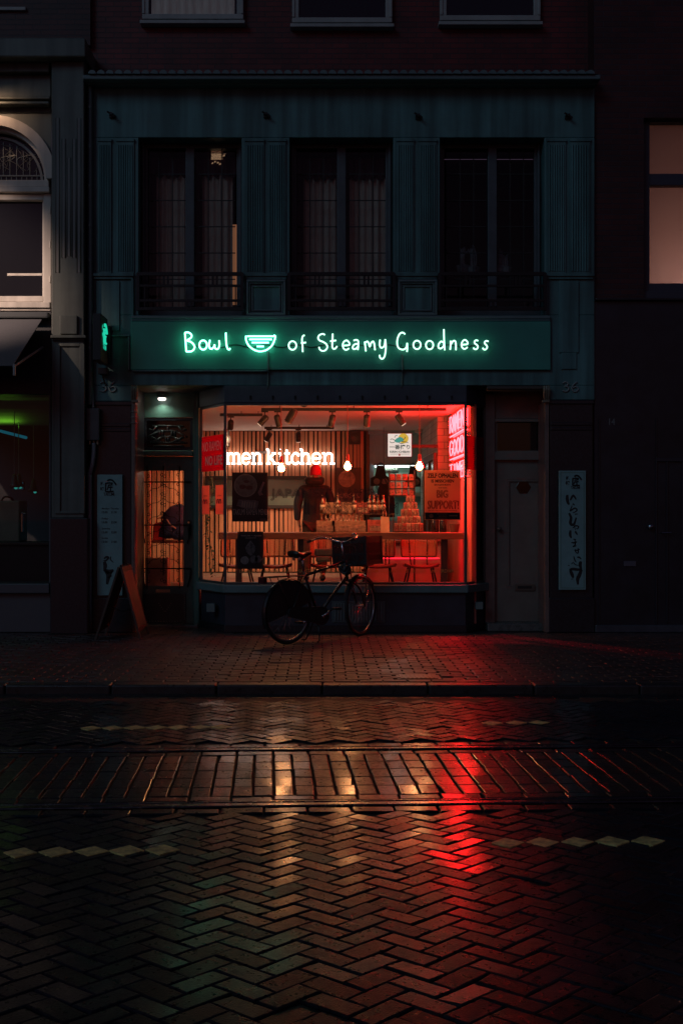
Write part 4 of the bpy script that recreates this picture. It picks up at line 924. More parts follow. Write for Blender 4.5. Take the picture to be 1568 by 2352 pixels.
for dx, lab in ((632,'rattan chair between the small poster and the bicycle saddle'),(752,'rattan chair behind the bicycle handlebar with teal cloth over it'),(868,'rattan chair right of the bicycle crate in front of red glow'),(965,'rattan chair under the orange notice in front of the red lit counter')):
    dup(c0, (X(dx,1.45),1.45,ZF), 0, lab)
t = tag(MB().box(X(722,1.6),X(782,1.6),1.62,1.69,CH+.10,CH+.20).box(X(725,1.6),X(760,1.6),1.60,1.66,CH+.02,CH+.095).build('teal_cloth', mat('teal_cloth', (.05,.12,.12), .8, ns=8), None, bevel=.02, loc=(X(752,1.6),1.65,CH+.1)), 'folded dark teal cloth hanging on the chair behind the handlebar', 'cloth')
# ---- pendant bulbs by the window
AMB = glass('amber_bulb_glass', (1,.62,.32), 1.2, .03)
for k,(dx,dy) in enumerate(((646,1075),(798,1071),(963,1071))):
    Y = .42; c = (X(dx,Y),Y,Z(dy,Y))
    t = thing('pendant_bulb', ('leftmost glowing globe bulb hanging before the neon kitchen words','middle glowing globe bulb hanging between the neon words and the beer sign','rightmost glowing globe bulb hanging above the orange notice')[k], 'lamp', c, group='globe bulbs hanging in the window')
    g = MB(); g.bar((c[0],Y,c[2]+.13),(c[0],Y,ZC),.0045,6); g.build('cord', mat('red_cord', (.35,.06,.04), .6), t)
    g = MB(); g.lathe([(.010,.155),(.019,.145),(.021,.09),(.026,.085),(.026,.06)],c,12); g.build('socket', mat('red_socket', (.5,.04,.03), .35), t, smooth='auto')
    g = MB(); g.lathe([(.02,.062),(.022,.055),(.04,.045),(.058,.02),(.063,-.005),(.055,-.035),(.034,-.057),(.008,-.064)],c,18); g.build('globe', AMB, t, smooth=True)
    g = MB(); g.ball((c[0],c[1],c[2]-.006),.025,.025,.036,12,9); g.build('filament', emis('bulb_filament', (1,.62,.32), 80), t, smooth=True)
    spot('bulb_light', (c[0],Y,c[2]-.005), (c[0],Y,0), BULB_W, (1,.65,.47), size=.06, parent=t, kind='POINT')
# ---- track lights
def track(x0, x1, y, zc, lab):
    t = thing('track_rail', lab, 'lamp rail', ((x0+x1)/2,y,ZC), 0, 'black lamp rails under the shop ceiling')
    g = MB(); g.box(x0,x1,y-.02,y+.02,ZC-.07,ZC-.03); g.build('rail', BLACK, t, bevel=.003)
    g = MB()
    for q in (.1,.5,.9): g.bar((x0+(x1-x0)*q,y,ZC-.031),(x0+(x1-x0)*q,y,ZC),.006,6)
    g.build('hanger', BLACK, t); return t
YT1, YT2, YT3 = 1.15, 4.5, 2.0
track(X(600,YT1),X(1024,YT1),YT1,0,'long black lamp rail nearest the window'); track(X(607,YT2),X(767,YT2),YT2,0,'short black lamp rail near the slatted wall'); track(X(505,YT3),X(603,YT3),YT3,0,'black lamp rail at the left end of the ceiling')
def head(dx, y, lab, ax, ay, lit=0, drop=.10, sc=1.0):
    x = X(dx,y); z0 = ZC-.071; c = Vector((x,y,z0-drop*sc)); t = thing('track_spotlight', lab, 'spotlight', (x,y,z0), 0, 'black spotlights on the ceiling rails')
    g = MB(); g.box(x-.045,x+.045,y-.015,y+.015,z0-.018,z0-.0005); g.bar((x,y,z0-.017),tuple(c+Vector((0,0,.0))),.008,6); g.build('bracket', BLACK, t)
    d = Vector((ax,ay,-1)).normalized(); M = d.to_track_quat('-Z','Y').to_matrix().to_4x4(); M.translation = c
    g = MB(); g.lathe([(.012,.05),(.036,.045),(.042,.03),(.042,-.10),(.036,-.10),(.033,-.08)],(0,0,0),14); 
    for i in range(len(g.v)): g.v[i] = tuple(v_*sc for v_ in g.v[i])
    g.xf(M); g.build('lamp_body', BLACK, t, smooth='auto')
    g = MB(); g.lathe([(.034,-.101),(.034,-.112),(.030,-.104)],(0,0,0),14)
    for i in range(len(g.v)): g.v[i] = tuple(v_*sc for v_ in g.v[i])
    g.xf(M); g.build('front_ring', emis('spot_ring', (1,.6,.42), .9) if lit else mat('grey_ring', (.2,.18,.17), .4), t, smooth='auto')
    if lit: spot('spot_beam', tuple(c+d*.14), tuple(c+d*2), lit, (1,.56,.34), 85, .9, .03, t)
    return t
head(608,YT1,'black spotlight at the left end of the front rail turned to the left',-.9,.25,1,.10); head(637,YT1,'black spotlight hanging straight above the letter k of the neon words',.25,.5,0)
head(672,.75,'big black spotlight nearest the glass tilted down to the left',-.55,.2,0,.05,1.25); head(763,YT1,'black spotlight left of the middle bulb cord',-.2,.5,0); head(842,YT1,'upright black spotlight right of the middle bulb cord',.0,.6,0); head(916,YT1,'black spotlight tilted down to the right beside the right bulb cord',.75,.2,1,.09)
spot('added_red_beam', (X(916,YT1)+.06,YT1-.02,ZC-.30), (XR,.7,1.35), 380, (1,.003,.03), 72, .8, .03, bpy.data.objects['track_spotlight.005'])  # red beam added to this spotlight to redden the right wall
head(685,YT2,'small black spotlight hanging from the short rail',0,.5,115); head(618,YT2,'small black spotlight at the left end of the short rail',-.6,.5,115); head(530,YT3,'small black spotlight on the left rail beside the window post',-.2,1.3,150)
t = thing('ceiling_dome', 'dark domed ceiling fitting just behind the top edge of the window', 'lamp', (X(698,.5),.5,ZC)); g = MB(); g.lathe([(.07,0),(.07,-.02),(.05,-.06),(.015,-.08)],(X(698,.5),.5,ZC),14); g.build('dome', mat('smoked_dome', (.03,.025,.025), .3), t, smooth='auto')
t = thing('ceiling_dome', 'small dark ceiling fitting between the middle and right bulbs', 'lamp', (X(830,.5),.5,ZC)); g = MB(); g.lathe([(.05,0),(.05,-.02),(.03,-.05),(.012,-.06)],(X(830,.5),.5,ZC),14); g.build('dome', mat('smoked_dome', (.03,.025,.025)), t, smooth='auto')
# ---- loudspeakers
for dx0,dx1,dy0,dy1,y,lab in ((802,828,988,1019,YB-.3,'black loudspeaker high on the slatted wall left of the beer sign'),(513,525,984,1025,2.6,'black loudspeaker high beside the left window post')):
    t = thing('loudspeaker', lab, 'speaker', (X((dx0+dx1)/2,y),y+.1,Z(dy1,y)), 0, 'black loudspeakers in the shop')
    g = MB(); g.pbox(dx0,dx1,dy0,dy1,y,y+.2); g.build('cabinet', BLACK, t, bevel=.008); g = MB(); cx,cz = X((dx0+dx1)/2,y),Z((dy0+dy1)/2+4,y)
    g.lathe([(.07,.0),(.06,-.006),(.02,.004)],(cx,y-.001,cz),16,'y'); g.lathe([(.028,.0),(.02,-.005)],(cx,y-.001,cz+.12),12,'y'); g.build('cone', mat('speaker_cone', (.03,.03,.03), .35), t, smooth='auto')
    g = MB(); g.box(cx-.02,cx+.02,y+.2,y+.235,cz-.02,cz+.1); g.build('bracket', BLACK, t)
# ---- beer light box
Y = 2.9; t = thing('beer_sign', 'square lit white beer sign with a yellow sun and Japanese words', 'sign', (X(917,Y),Y,Z(1050,Y)))
g = MB(); g.pbox(888.5,946.5,994,1050.5,Y,Y+.09); g.build('casing', BLACK, t, bevel=.005)
g = MB(); g.pbox(890.5,944.5,996,1048.5,Y-.004,Y-.0005); g.build('lit_face', emis('beer_face', (1,.80,.72), .88), t)
g = MB(); ptext(g,'一番搾り',894,941,1021,1032,Y-.006,.02); ptext(g,'KIRIN ICHIBAN',895,941,1035,1040,Y-.006,.03); g.build('lettering', emis('beer_green', (.012,.055,.045), .6), t)
g = MB(); g.lathe([(.075,0),(.075,-.0012)],(X(926,Y),Y-.0045,Z(1007,Y)),20,'y'); g.build('sun_disc', emis('beer_yellow', (.85,.50,.06), .8), t)
def blob(mb, pts, y, closed=True): mb.add([(X(a,Y),y,Z(b,Y)) for a,b in pts],[tuple(range(len(pts)))])
g = MB(); blob(g,[(905,1013),(910,1007),(918,1003),(925,1006),(927,1012),(920,1015),(911,1017)],Y-.0068); g.build('emblem_body', emis('beer_teal', (.10,.42,.34), .7), t)
g = MB()
for pl in ([(908,1012),(900,1008),(896,1010)],[(907,1015),(899,1017),(895,1014)],[(925,1010),(930,1006),(929,1003)],[(922,1014),(931,1015),(937,1017)],[(906,1005),(908,1001),(912,1000)],[(915,1016),(921,1019),(927,1017)]):
    g.tube([(X(a,Y),Y-.0072,Z(b,Y)) for a,b in spline([(p[0],p[1],0) for p in pl],3) for _ in (0,)] if False else [(X(q[0],Y),Y-.0072,Z(q[1],Y)) for q in spline([(p[0],p[1],0) for p in pl],3)],.0045,5)
g.build('emblem_limbs', emis('beer_green', (.012,.055,.045), .6), t)
g = MB()
for zz in (1041.8,1043.2,1044.6): g.box(X(896,Y),X(940,Y),Y-.0066,Y-.0062,Z(zz+.3,Y),Z(zz-.25,Y))
g.build('fine_print', emis('beer_grey', (.62,.50,.46), .7), t)
g = MB(); blob(g,[(917,1041),(919,1044),(918.5,1047),(915.5,1047),(915,1044)],Y-.0074); g.build('red_drop', emis('beer_red', (.5,.02,.03), .8), t)
g = MB(); g.box(X(946.5,Y),1.7,Y+.03,Y+.06,Z(1028,Y),Z(1021,Y)); g.build('bracket', BLACK, t)
t = thing('security_camera', 'small white security camera on the wall above the beer sign', 'camera', (X(957,YB-.2),YB-.2,Z(993,YB-.2))); g = MB(); c = (X(955,YB-.2),YB-.2,Z(990,YB-.2)); g.bar(c,(c[0]+.06,c[1]-.14,c[2]-.02),.03,12); g.box(c[0]-.01,c[0]+.1,c[1],c[1]+.199,c[2]+.0,c[2]+.02); g.build('housing', mat('white_china', (.75,.72,.65)), t, smooth='auto')
# ---- aprons hanging before the hatch
APR = mat('black_apron_cloth', (.010,.011,.014), .85, ns=9, na=.3)
for k,(dx, w, z0, z1) in enumerate(((874,46,1069,1116),(948,36,1070,1118))):
    y = YB-.10; t = thing('apron', ('black apron hanging from a hook at the left side of the hatch','black apron hanging behind the right hand bulb')[k], 'apron', (X(dx,y),y,Z(z0,y)), 0, 'black aprons hanging before the hatch')
    g = MB(); pr = [(-.22,0),(-.20,.12),(-.28,.5),(-.5,.62),(-.5,1),(.5,1),(.5,.62),(.28,.5),(.20,.12),(.22,0)]
    vs = [(X(dx+p[0]*w,y),y+.02*math.sin(i*1.3),Z(z0+p[1]*(z1-z0),y)) for i,p in enumerate(pr)]
    n_ = len(vs); g.add(vs+[(p[0],p[1]+.02,p[2]) for p in vs],[tuple(range(n_)),tuple(range(2*n_-1,n_-1,-1))]+[(i,n_+i,n_+(i+1)%n_,(i+1)%n_) for i in range(n_)]); g.build('bib', APR, t)
    g = MB()
    for s in (-1,1): g.tube(spline([(X(dx+s*.20*w,y),y,Z(z0+2,y)),(X(dx+s*.12*w,y),y-.01,Z(z0-3,y)),(X(dx,y),y+.03,Z(z0-6,y))],4),.010,6)
    g.build('strap', APR, t)
    g = MB(); 
    for s in (-1,1): g.lathe([(.055,0),(.055,-.006),(.045,-.008)],(X(dx+s*.2*w,y),y-.022,Z(z0+.78*(z1-z0),y)),14,'y')
    g.build('printed_disc', mat('grey_print', (.14,.13,.13), .7), t)
# dark apron hanging lower, and the second menu on the slats
y = YB-.9; t = thing('apron', 'wide black apron hanging low between the beer bottles and the snack rack', 'apron', (X(880,y),y,Z(1112,y)), 0, 'black aprons hanging before the hatch')
g = MB(); vs = [(X(a,y),y+.02*math.sin(i),Z(b,y)) for i,(a,b) in enumerate(((872,1112),(890,1111),(898,1120),(906,1135),(906,1188),(848,1188),(849,1158),(858,1146),(866,1138),(868,1122)))]; n_ = len(vs)
g.add(vs+[(p[0],p[1]+.03,p[2]) for p in vs],[tuple(range(n_)),tuple(range(2*n_-1,n_-1,-1))]+[(i,n_+i,n_+(i+1)%n_,(i+1)%n_) for i in range(n_)]); g.build('bib', APR, t)
g = MB(); g.tube(spline([(X(874,y),y,Z(1113,y)),(X(878,y),y+.03,Z(1100,y)),(X(884,y),y+.03,Z(1100,y)),(X(889,y),y,Z(1112,y))],4),.010,6); g.bar((X(881,y),y+.03,Z(1100,y)),(X(881,y),y+.03,ZC),.004,5); g.build('strap', APR, t)
Y = YB-.062; t = thing('wall_menu', 'brown menu board with a bowl picture on the slats right of the man', 'poster', (X(800,Y),Y,Z(1166,Y)))
g = MB(); g.pbox(771,829,1074,1166,Y-.012,Y); g.build('sheet', mat('wall_menu_brown', (.07,.035,.025), .5), t)
g = MB(); g.lathe([(.145,0),(.145,-.002)],(X(796,Y),Y-.0125,Z(1100,Y)),24,'y'); g.build('bowl_picture', mat('wall_bowl_print', (.36,.17,.11), .5, ns=12, na=.6), t)
g = MB(); ptext(g,'TAKUMI RAMEN MENU',774,826,1132,1144,Y-.0135,.0); g.build('title', mat('wall_menu_text', (.42,.22,.14), .5), t)
# ---- goods on the window table: beer cartons, bottles, snack packs, paper bag
CART = mat('beer_carton', (.26,.165,.115), .6, ns=18, na=.5); CARTR = mat('red_beer_carton', (.34,.08,.06), .55, ns=16, na=.5)
BOT = mat('brown_bottle_glass', (.10,.04,.02), .1, coat=.5); CAPM = mat('gold_cap', (.7,.5,.22), .25, metal=1); LABM = mat('bottle_label', (.5,.42,.33), .5, ns=30, na=.3)
def bottle(c, lab, grp):
    t = thing('beer_bottle', lab, 'bottle', c, 0, grp)
    g = MB(); g.lathe([(.029,.0),(.031,.01),(.031,.13),(.026,.155),(.013,.18),(.012,.225)],c,12); g.build('glass_body', BOT, t, smooth=True)
    g = MB(); g.lathe([(.0155,.222),(.0155,.233),(.012,.237)],c,10); g.build('cap', CAPM, t)
    g = MB(); g.lathe([(.0318,.04),(.0318,.11)],c,12); g.build('paper_label', LABM, t, smooth=True)
    return t
def carton(c, w, h, d, m, lab, grp):
    t = thing('beer_carton', lab, 'carton', c, 0, grp)
    g = MB(); x,y,z = c; g.box(x-w/2,x+w/2,y-d/2,y+d/2,z,z+h*.62); g.box(x-w/2,x+w/2,y-.004,y+.004,z+h*.62+.0005,z+h)
    g.build('box', m, t, bevel=.003)
    g = MB(); g.box(x-w*.4,x+w*.4,y-d/2-.002,y-d/2-.0003,z+h*.1,z+h*.52); g.lathe([(h*.17,0),(h*.17,-.002)],(x,y-d/2-.002,z+h*.31),14,'y'); g.build('printed_front', mat('carton_print', (.26,.17,.13), .55, ns=30, na=.7), t)
    return t
YT = .82
BG = 'beer bottles in cartons on the window table'
cart_rows = [(748,TT,.24,.15,CART,'carton at the left end of the beer display beside the man'),(800,TT,.44,.15,CART,'wide carton in the middle of the bottom row of the beer display'),(867,TT,.26,.16,CARTR,'red carton at the right end of the bottom row of the beer display')]
lev2 = [(757,'upper beer carton nearest the man'),(795,'upper beer carton in the middle of the display'),(832,'upper beer carton at the right of the display')]
first = None
for dx, z, w, h, m, lab in cart_rows: carton((X(dx,YT),YT,z+.001), w, h, .16, m, lab, 'beer cartons stacked on the window table')
b0 = None; k = 0
def putb(px, py, z):
    global b0
    if b0 is None: b0 = bottle((px,py,z), 'brown beer bottle standing in a carton on the window table', BG); return
    dup(b0, (px,py,z))
for dx in (738,748,758): putb(X(dx,YT), YT+.115, TT+.002)
for i in range(7): putb(X(772+i*9.5,YT), YT+.115, TT+.002)
zs = TT+.235
t = thing('display_shelf', 'thin dark display shelf carrying the upper row of beer on the window table', 'shelf', (X(795,.98),.98,TT))
g = MB(); g.pbox(733,905,1179,1182,.93,1.05); g.box(X(735,.98),X(737,.98),.94,1.04,TT+.001,Z(1182,.93)-.001); g.box(X(902,.98),X(904,.98),.94,1.04,TT+.001,Z(1182,.93)-.001); g.build('shelf_board', mat('dark_wood', (.06,.035,.025)), t)
zs = Z(1179,.93)
for i,(dx, lab) in enumerate(lev2): carton((X(dx,.98),.98,zs+.001), .17, .14, .1, CART if i < 2 else CARTR, lab, 'beer cartons stacked on the window table')
for i,dx in enumerate((741,776,813,848,858,868,880)): putb(X(dx,.98), .985, zs+.002)
# snack rack right of the beer
PACK = [mat('snack_pack_'+n, c, .4, ns=22, na=.6) for n,c in (('pink',(.30,.11,.09)),('cream',(.34,.24,.18)),('red',(.28,.06,.05)),('tan',(.22,.14,.10)))]
def pack(c, w, h, d, m, lab, grp, cat='packet'):
    t = thing('snack_packet', lab, cat, c, 0, grp); x,y,z = c
    g = MB(); g.add([(x-w/2,y,z),(x+w/2,y,z),(x+w/2,y+d,z),(x-w/2,y+d,z),(x-w/2,y+d*.2,z+h),(x+w/2,y+d*.2,z+h),(x+w/2,y+d*.6,z+h),(x-w/2,y+d*.6,z+h)],[(0,3,2,1),(4,5,6,7),(0,1,5,4),(1,2,6,5),(2,3,7,6),(3,0,4,7)])
    g.build('wrapper', m, t, bevel=.006); g = MB(); g.box(x-w*.3,x+w*.3,y-.003,y+.003,z+h*.25,z+h*.6); g.build('printed_panel', mat('pack_print', (.16,.09,.07), .5, ns=40, na=.7), t)
rows = [(905,972,1214,7,.11),(912,966,1197,6,.10),(920,962,1180,5,.10),(926,958,1163,4,.09),(932,952,1146,3,.085)]
for r_,(a,b,dz,n_,h_) in enumerate(rows):
    for i in range(n_):
        dx = a+(b-a)*(i+.5)/n_; y = .82+r_*.05
        pack((X(dx,y),y,Z(dz+7,y)+.001), (X(b,y)-X(a,y))/n_*.9, h_*.98, .05, PACK[(i*3+r_*2)%4], 'small printed snack packet in the stepped pile between the beer and the orange notice', 'snack packets piled on the window table')
t = thing('packet_stand', 'stepped dark stand under the pile of snack packets', 'stand', (X(940,.9),.95,TT))
g = MB()
for r_,(a,b,dz,n_,h_) in enumerate(rows):
    y = .82+r_*.05; g.box(X(a,y),X(b,y),y-.0,y+.0495,TT+.0005,Z(dz+7,y))
g.build('steps', BLACK, t)
SH = [(1094,4),(1112,4),(1128,4)]
t = thing('snack_rack', 'tall wire rack with three shelves of packets beside the right apron', 'rack', (X(922,2.0),2.05,ZF))
g = MB(); y = 2.0
for dx in (893,951): g.box(X(dx,y),X(dx+2,y),y,y+.12,ZF,Z(1080,y))
for dz,_ in SH: g.box(X(893,y),X(953,y),y,y+.12,Z(dz+11,y),Z(dz+9,y))
g.build('wire_frame', BLACK, t)
for dz,n_ in SH:
    for i in range(n_): pack((X(901+i*14.5,y),y+.02,Z(dz+9,y)+.001), .07, .085, .05, PACK[(i+dz)%4], 'printed packet on the shelves of the wire snack rack', 'packets on the wire rack')
t = thing('paper_bag', 'folded pale paper bag standing between the beer cartons and the snack pile', 'bag', (X(885,.75),.8,TT))
g = MB(); x0,x1 = X(874,.75),X(894,.75); z1 = Z(1186,.75); g.add([(x0,.72,TT+.001),(x1,.72,TT+.001),(x1,.82,TT+.001),(x0,.82,TT+.001),(x0+.005,.76,z1),(x1-.004,.76,z1-.01),(x1-.004,.79,z1-.01),(x0+.005,.79,z1)],[(0,3,2,1),(4,5,6,7),(0,1,5,4),(1,2,6,5),(2,3,7,6),(3,0,4,7)]); g.build('paper', mat('kraft_paper', (.48,.30,.20), .7, ns=7, na=.2), t)
g = MB(); g.tube(spline([(x0+.03,.755,z1),(x0+.035,.75,z1+.06),(x0+.06,.75,z1+.08),(x0+.07,.755,z1)],5),.004,6); g.build('carry_handle', mat('kraft_paper', (.48,.30,.20)), t)
for k,(dx,w_,ht) in enumerate(((999,11,52),(1017,12,50))):
    t = thing('black_bottle', ('tall black bottle under the left part of the orange notice','tall black bottle under the right part of the orange notice')[k], 'bottle', (X(dx,.85),.85,TT)); g = MB(); r_ = (X(w_,0)-X(0,0))/2*1.0
    g.lathe([(.045,0),(.047,.01),(.047,.16),(.02,.20),(.016,.25)],(X(dx,.85),.85,TT),14); g.build('glass_body', mat('black_bottle_glass', (.01,.01,.01), .12), t, smooth=True); g = MB(); g.lathe([(.018,.245),(.018,.27)],(X(dx,.85),.85,TT),10); g.build('cap', BLACK, t)
t = thing('plant_pot', 'small dark pot standing on the table by the red wall', 'pot', (X(1043,.8),.8,TT)); g = MB(); g.lathe([(.05,0),(.07,.11),(.066,.11),(.05,.03)],(X(1043,.8),.8,TT),14); g.build('bowl', mat('dark_clay', (.10,.05,.04), .6), t, smooth='auto')
# ---- blue jacket, red bag and bench seen through the door
Y = 2.4; t = thing('wooden_bench', 'low wooden bench behind the door glass', 'bench', (X(400,Y),Y,ZF)); g = MB(); g.box(X(330,Y),X(450,Y),Y-.2,Y+.3,Z(1247,Y),Z(1241,Y)); g.build('seat', WOODT, t, bevel=.005)
g = MB()
for dx in (340,440): g.box(X(dx,Y),X(dx+5,Y),Y-.15,Y+.25,ZF,Z(1247,Y)-.001)
g.build('support', WOODT, t)
t = thing('blue_jacket', 'blue padded jacket lying on the bench behind the door glass', 'jacket', (X(405,Y),Y,Z(1241,Y)))
g = MB(); zb_ = Z(1241,Y)
g.ball((X(412,Y),Y+.03,zb_+.27),.25,.16,.25,18,12); g.ball((X(392,Y),Y-.02,zb_+.14),.16,.13,.13); g.ball((X(424,Y),Y-.08,zb_+.12),.2,.12,.13)
for i,v in enumerate(g.v):
    n_ = .02*math.sin(v[0]*31+v[2]*17)+.014*math.sin(v[2]*43); g.v[i] = (v[0]+n_,v[1]-abs(n_),max(v[2]+n_*.6,zb_+.002))
g.build('cloth', mat('navy_padding', (.05,.09,.30), .6, ns=7, na=.3), t, smooth=True)
g = MB(); g.tube(spline([(X(386,Y),Y-.17,zb_+.30),(X(396,Y),Y-.2,zb_+.22),(X(408,Y),Y-.19,zb_+.17)],5),.012,6); g.build('stripe', mat('pale_stripe', (.4,.4,.45), .6), t, smooth=True)
t = thing('red_bag', 'soft red bag on the bench left of the blue jacket', 'bag', (X(366,Y),Y,Z(1241,Y)))
g = MB(); g.add([(X(352,Y),Y-.1,zb_+.002),(X(380,Y),Y-.1,zb_+.002),(X(380,Y),Y+.1,zb_+.002),(X(352,Y),Y+.1,zb_+.002),(X(353,Y),Y-.05,Z(1203,Y)),(X(378,Y),Y-.05,Z(1196,Y)),(X(378,Y),Y+.05,Z(1196,Y)),(X(353,Y),Y+.05,Z(1203,Y))],[(0,3,2,1),(4,5,6,7),(0,1,5,4),(1,2,6,5),(2,3,7,6),(3,0,4,7)]); g.build('pouch', mat('red_fabric', (.42,.015,.03), .7, ns=6), t, bevel=.02)
g = MB(); g.tube(spline([(X(358,Y),Y,Z(1202,Y)),(X(361,Y),Y,Z(1192,Y)),(X(370,Y),Y,Z(1190,Y)),(X(374,Y),Y,Z(1199,Y))],5),.008,6); g.build('strap', mat('red_fabric', (.42,.015,.03)), t)
t = thing('wooden_partition', 'pale slatted wooden partition right of the door glass', 'partition', (X(415,3.2),3.2,ZF)); g = MB()
for k in range(5): g.box(X(390+k*10,3.2),X(398+k*10,3.2),3.2,3.23,ZF,2.5)
g.box(X(388,3.2),X(442,3.2),3.231,3.25,ZF,2.5); g.build('boards', SLAT, t, bevel=.003)
t = thing('white_post', 'pale wooden post inside the door left of the red bag', 'post', (X(349,1.6),1.6,ZF)); g = MB(); g.box(X(334,1.6),X(345,1.6),1.6,1.68,ZF,2.4); g.build('post_body', mat('pale_post_wood', (.62,.42,.30), .5), t, bevel=.004)
t = thing('grey_box', 'pale grey cardboard box on the floor behind the door', 'box', (X(357,1.3),1.35,ZF)); g = MB(); g.box(X(335,1.3),X(386,1.3),1.25,1.5,ZF,Z(1282,1.3)); g.build('carton', mat('grey_card', (.30,.25,.21), .7, ns=4), t, bevel=.005)
# ================================================================ SIGNS
# ---- neon words on the fascia
YN = -.125
ns = thing('neon_sign', 'green white neon sign spelling Bowl of Steamy Goodness round a bowl drawing', 'neon sign', (X(770),-.046,Z(792)))
NEA = emis('neon_green_bright', (.22,1,.62), 6.5); NEB = emis('neon_green_soft', (.45,1,.72), 2.6); NEC = emis('neon_bowl', (.2,1,.64), 6)
def za(p): return (X((700+p[0]/2.1778)/1.7417), YN, Z((1290+p[1]/2.1778)/1.7417))
def zb(p): return (X((1400+p[0]/2.6133)/1.7417), YN, Z((1290+p[1]/2.6133)/1.7417))
def ell(cx,cy,rx,ry,n=16): return [(cx+rx*math.cos(2*math.pi*k/n), cy+ry*math.sin(2*math.pi*k/n)) for k in range(n)]
def letter(name, f, strokes, m, r=.0088):
    g = MB()
    for s in strokes:
        closed = False; sp = True
        if isinstance(s, tuple): s, opt = s; closed = opt == 'c'; sp = opt != 'l'
        p = [f(q) for q in s]; p = spline(p, 4, closed) if sp else p
        g.tube(p, r, 8, closed)
    return g.build(name, m, ns, smooth=True)
letter('letter', za, [([(97,100),(100,150),(105,210),(108,264)]),([(97,101),(125,99),(151,116),(150,143),(112,170)]),([(112,170),(150,182),(178,214),(176,242),(152,262),(108,265)])], NEA)
letter('letter', za, [(ell(254,208,33,40),'c')], NEA)
letter('letter', za, [[(313,165),(305,205),(312,235),(328,242),(345,225),(352,203)],[(352,203),(355,230),(368,243),(385,238),(394,210),(392,168)]], NEA)
letter('letter', za, [[(450,102),(452,160),(456,210),(465,238),(478,248),(488,236)]], NEA)
bw = letter('bowl_outline', za, [[(624,128),(626,170),(650,215),(695,250),(745,263),(800,251),(845,215),(868,170),(877,132),(862,125)],([(636,132),(866,132)],'l')], NEC, .0092)
for s in ([(652,159),(848,159)],[(674,187),(820,187)],[(717,220),(778,220)]): letter('bowl_stripe', za, [(s,'l')], NEC, .0092)
letter('letter', za, [(ell(1025,212,33,37),'c')], NEB)
letter('letter', za, [[(1130,124),(1115,130),(1107,160),(1111,210),(1113,268)],([(1098,191),(1142,186)],'l')], NEB)
letter('letter', za, [[(1305,120),(1285,112),(1258,122),(1246,145),(1258,168),(1290,181),(1318,202),(1325,230),(1305,255),(1278,258),(1259,243),(1254,225)]], NEB)
letter('letter', za, [[(1372,110),(1370,170),(1368,220),(1378,240),(1395,238),(1410,218)],([(1350,175),(1402,168)],'l')], NEB)
letter('letter', za, [[(1462,213),(1515,208),(1512,185),(1492,168),(1468,180),(1458,210),(1468,240),(1490,250),(1513,236)]], NEB)
letter('letter', zb, [[(33,203),(62,196),(80,208),(83,245),(77,300)],[(80,238),(50,240),(26,262),(26,285),(46,292),(70,276),(81,255)]], NEB)
letter('letter', zb, [[(148,215),(154,260),(160,314)],[(152,228),(175,212),(190,232),(201,268),(212,232),(235,212),(248,240),(255,302)]], NEB)
letter('letter', zb, [[(308,195),(303,240),(312,274),(335,275),(355,245),(361,190)],[(361,190),(367,260),(362,330),(350,375),(328,393),(308,380),(302,352)]], NEB)
letter('letter', zb, [[(567,137),(540,120),(510,135),(488,185),(485,240),(500,280),(535,297),(565,290),(582,265),(588,228)],[(588,228),(590,275),(586,320)]], NEB)
letter('letter', zb, [(ell(690,248,38,44),'c')], NEB); letter('letter', zb, [(ell(820,250,38,44),'c')], NEB)
letter('letter', zb, [[(968,228),(940,212),(915,240),(912,275),(935,286),(960,268),(970,240)],[(968,86),(970,180),(973,240),(977,303)]], NEB)
letter('letter', zb, [[(1038,206),(1038,250),(1033,298)],[(1040,244),(1060,212),(1082,206),(1092,236),(1093,302)]], NEB)
letter('letter', zb, [[(1155,246),(1212,240),(1208,212),(1185,196),(1162,212),(1150,245),(1160,278),(1185,290),(1213,272)]], NEB)
letter('letter', zb, [[(1323,206),(1302,200),(1285,215),(1292,236),(1312,250),(1320,272),(1305,293),(1282,290),(1275,277)]], NEB)
letter('letter', zb, [[(1430,213),(1408,206),(1390,222),(1397,241),(1412,255),(1416,275),(1400,296),(1378,293),(1371,278)]], NEB)
g = MB()                                                     # glass stand-offs and the dark return wires on the wall
for dx in (434,468,490,528,566,632,670,700,740,770,800,825,850,880,920,950,985,1020,1050,1080,1110):
    g.bar((X(dx),YN+.012,Z(795)),(X(dx),-.046,Z(795)),.006,6)
g.tube(spline([(X(dx),-.052,Z(796+3*math.sin(dx*.09))) for dx in range(445,1112,12)],3),.006,6)
g.build('wiring', mat('neon_wire', (.01,.02,.02), .5), ns)
for dx, y0, y1 in ((616,815,892),(923,823,890)):
    g = MB(); g.tube(spline([(X(dx-1),-.06,Z(y0-8)),(X(dx),-.058,Z(y0)),(X(dx),-.058,Z(y0+15)),(X(dx+.5),-.058,Z(850)),(X(dx),-.02,Z(858)),(X(dx-1),-.016,Z(y1))],5),.011,8); g.build('cable', mat('grey_cable', (.10,.13,.13), .45), ns, smooth=True)
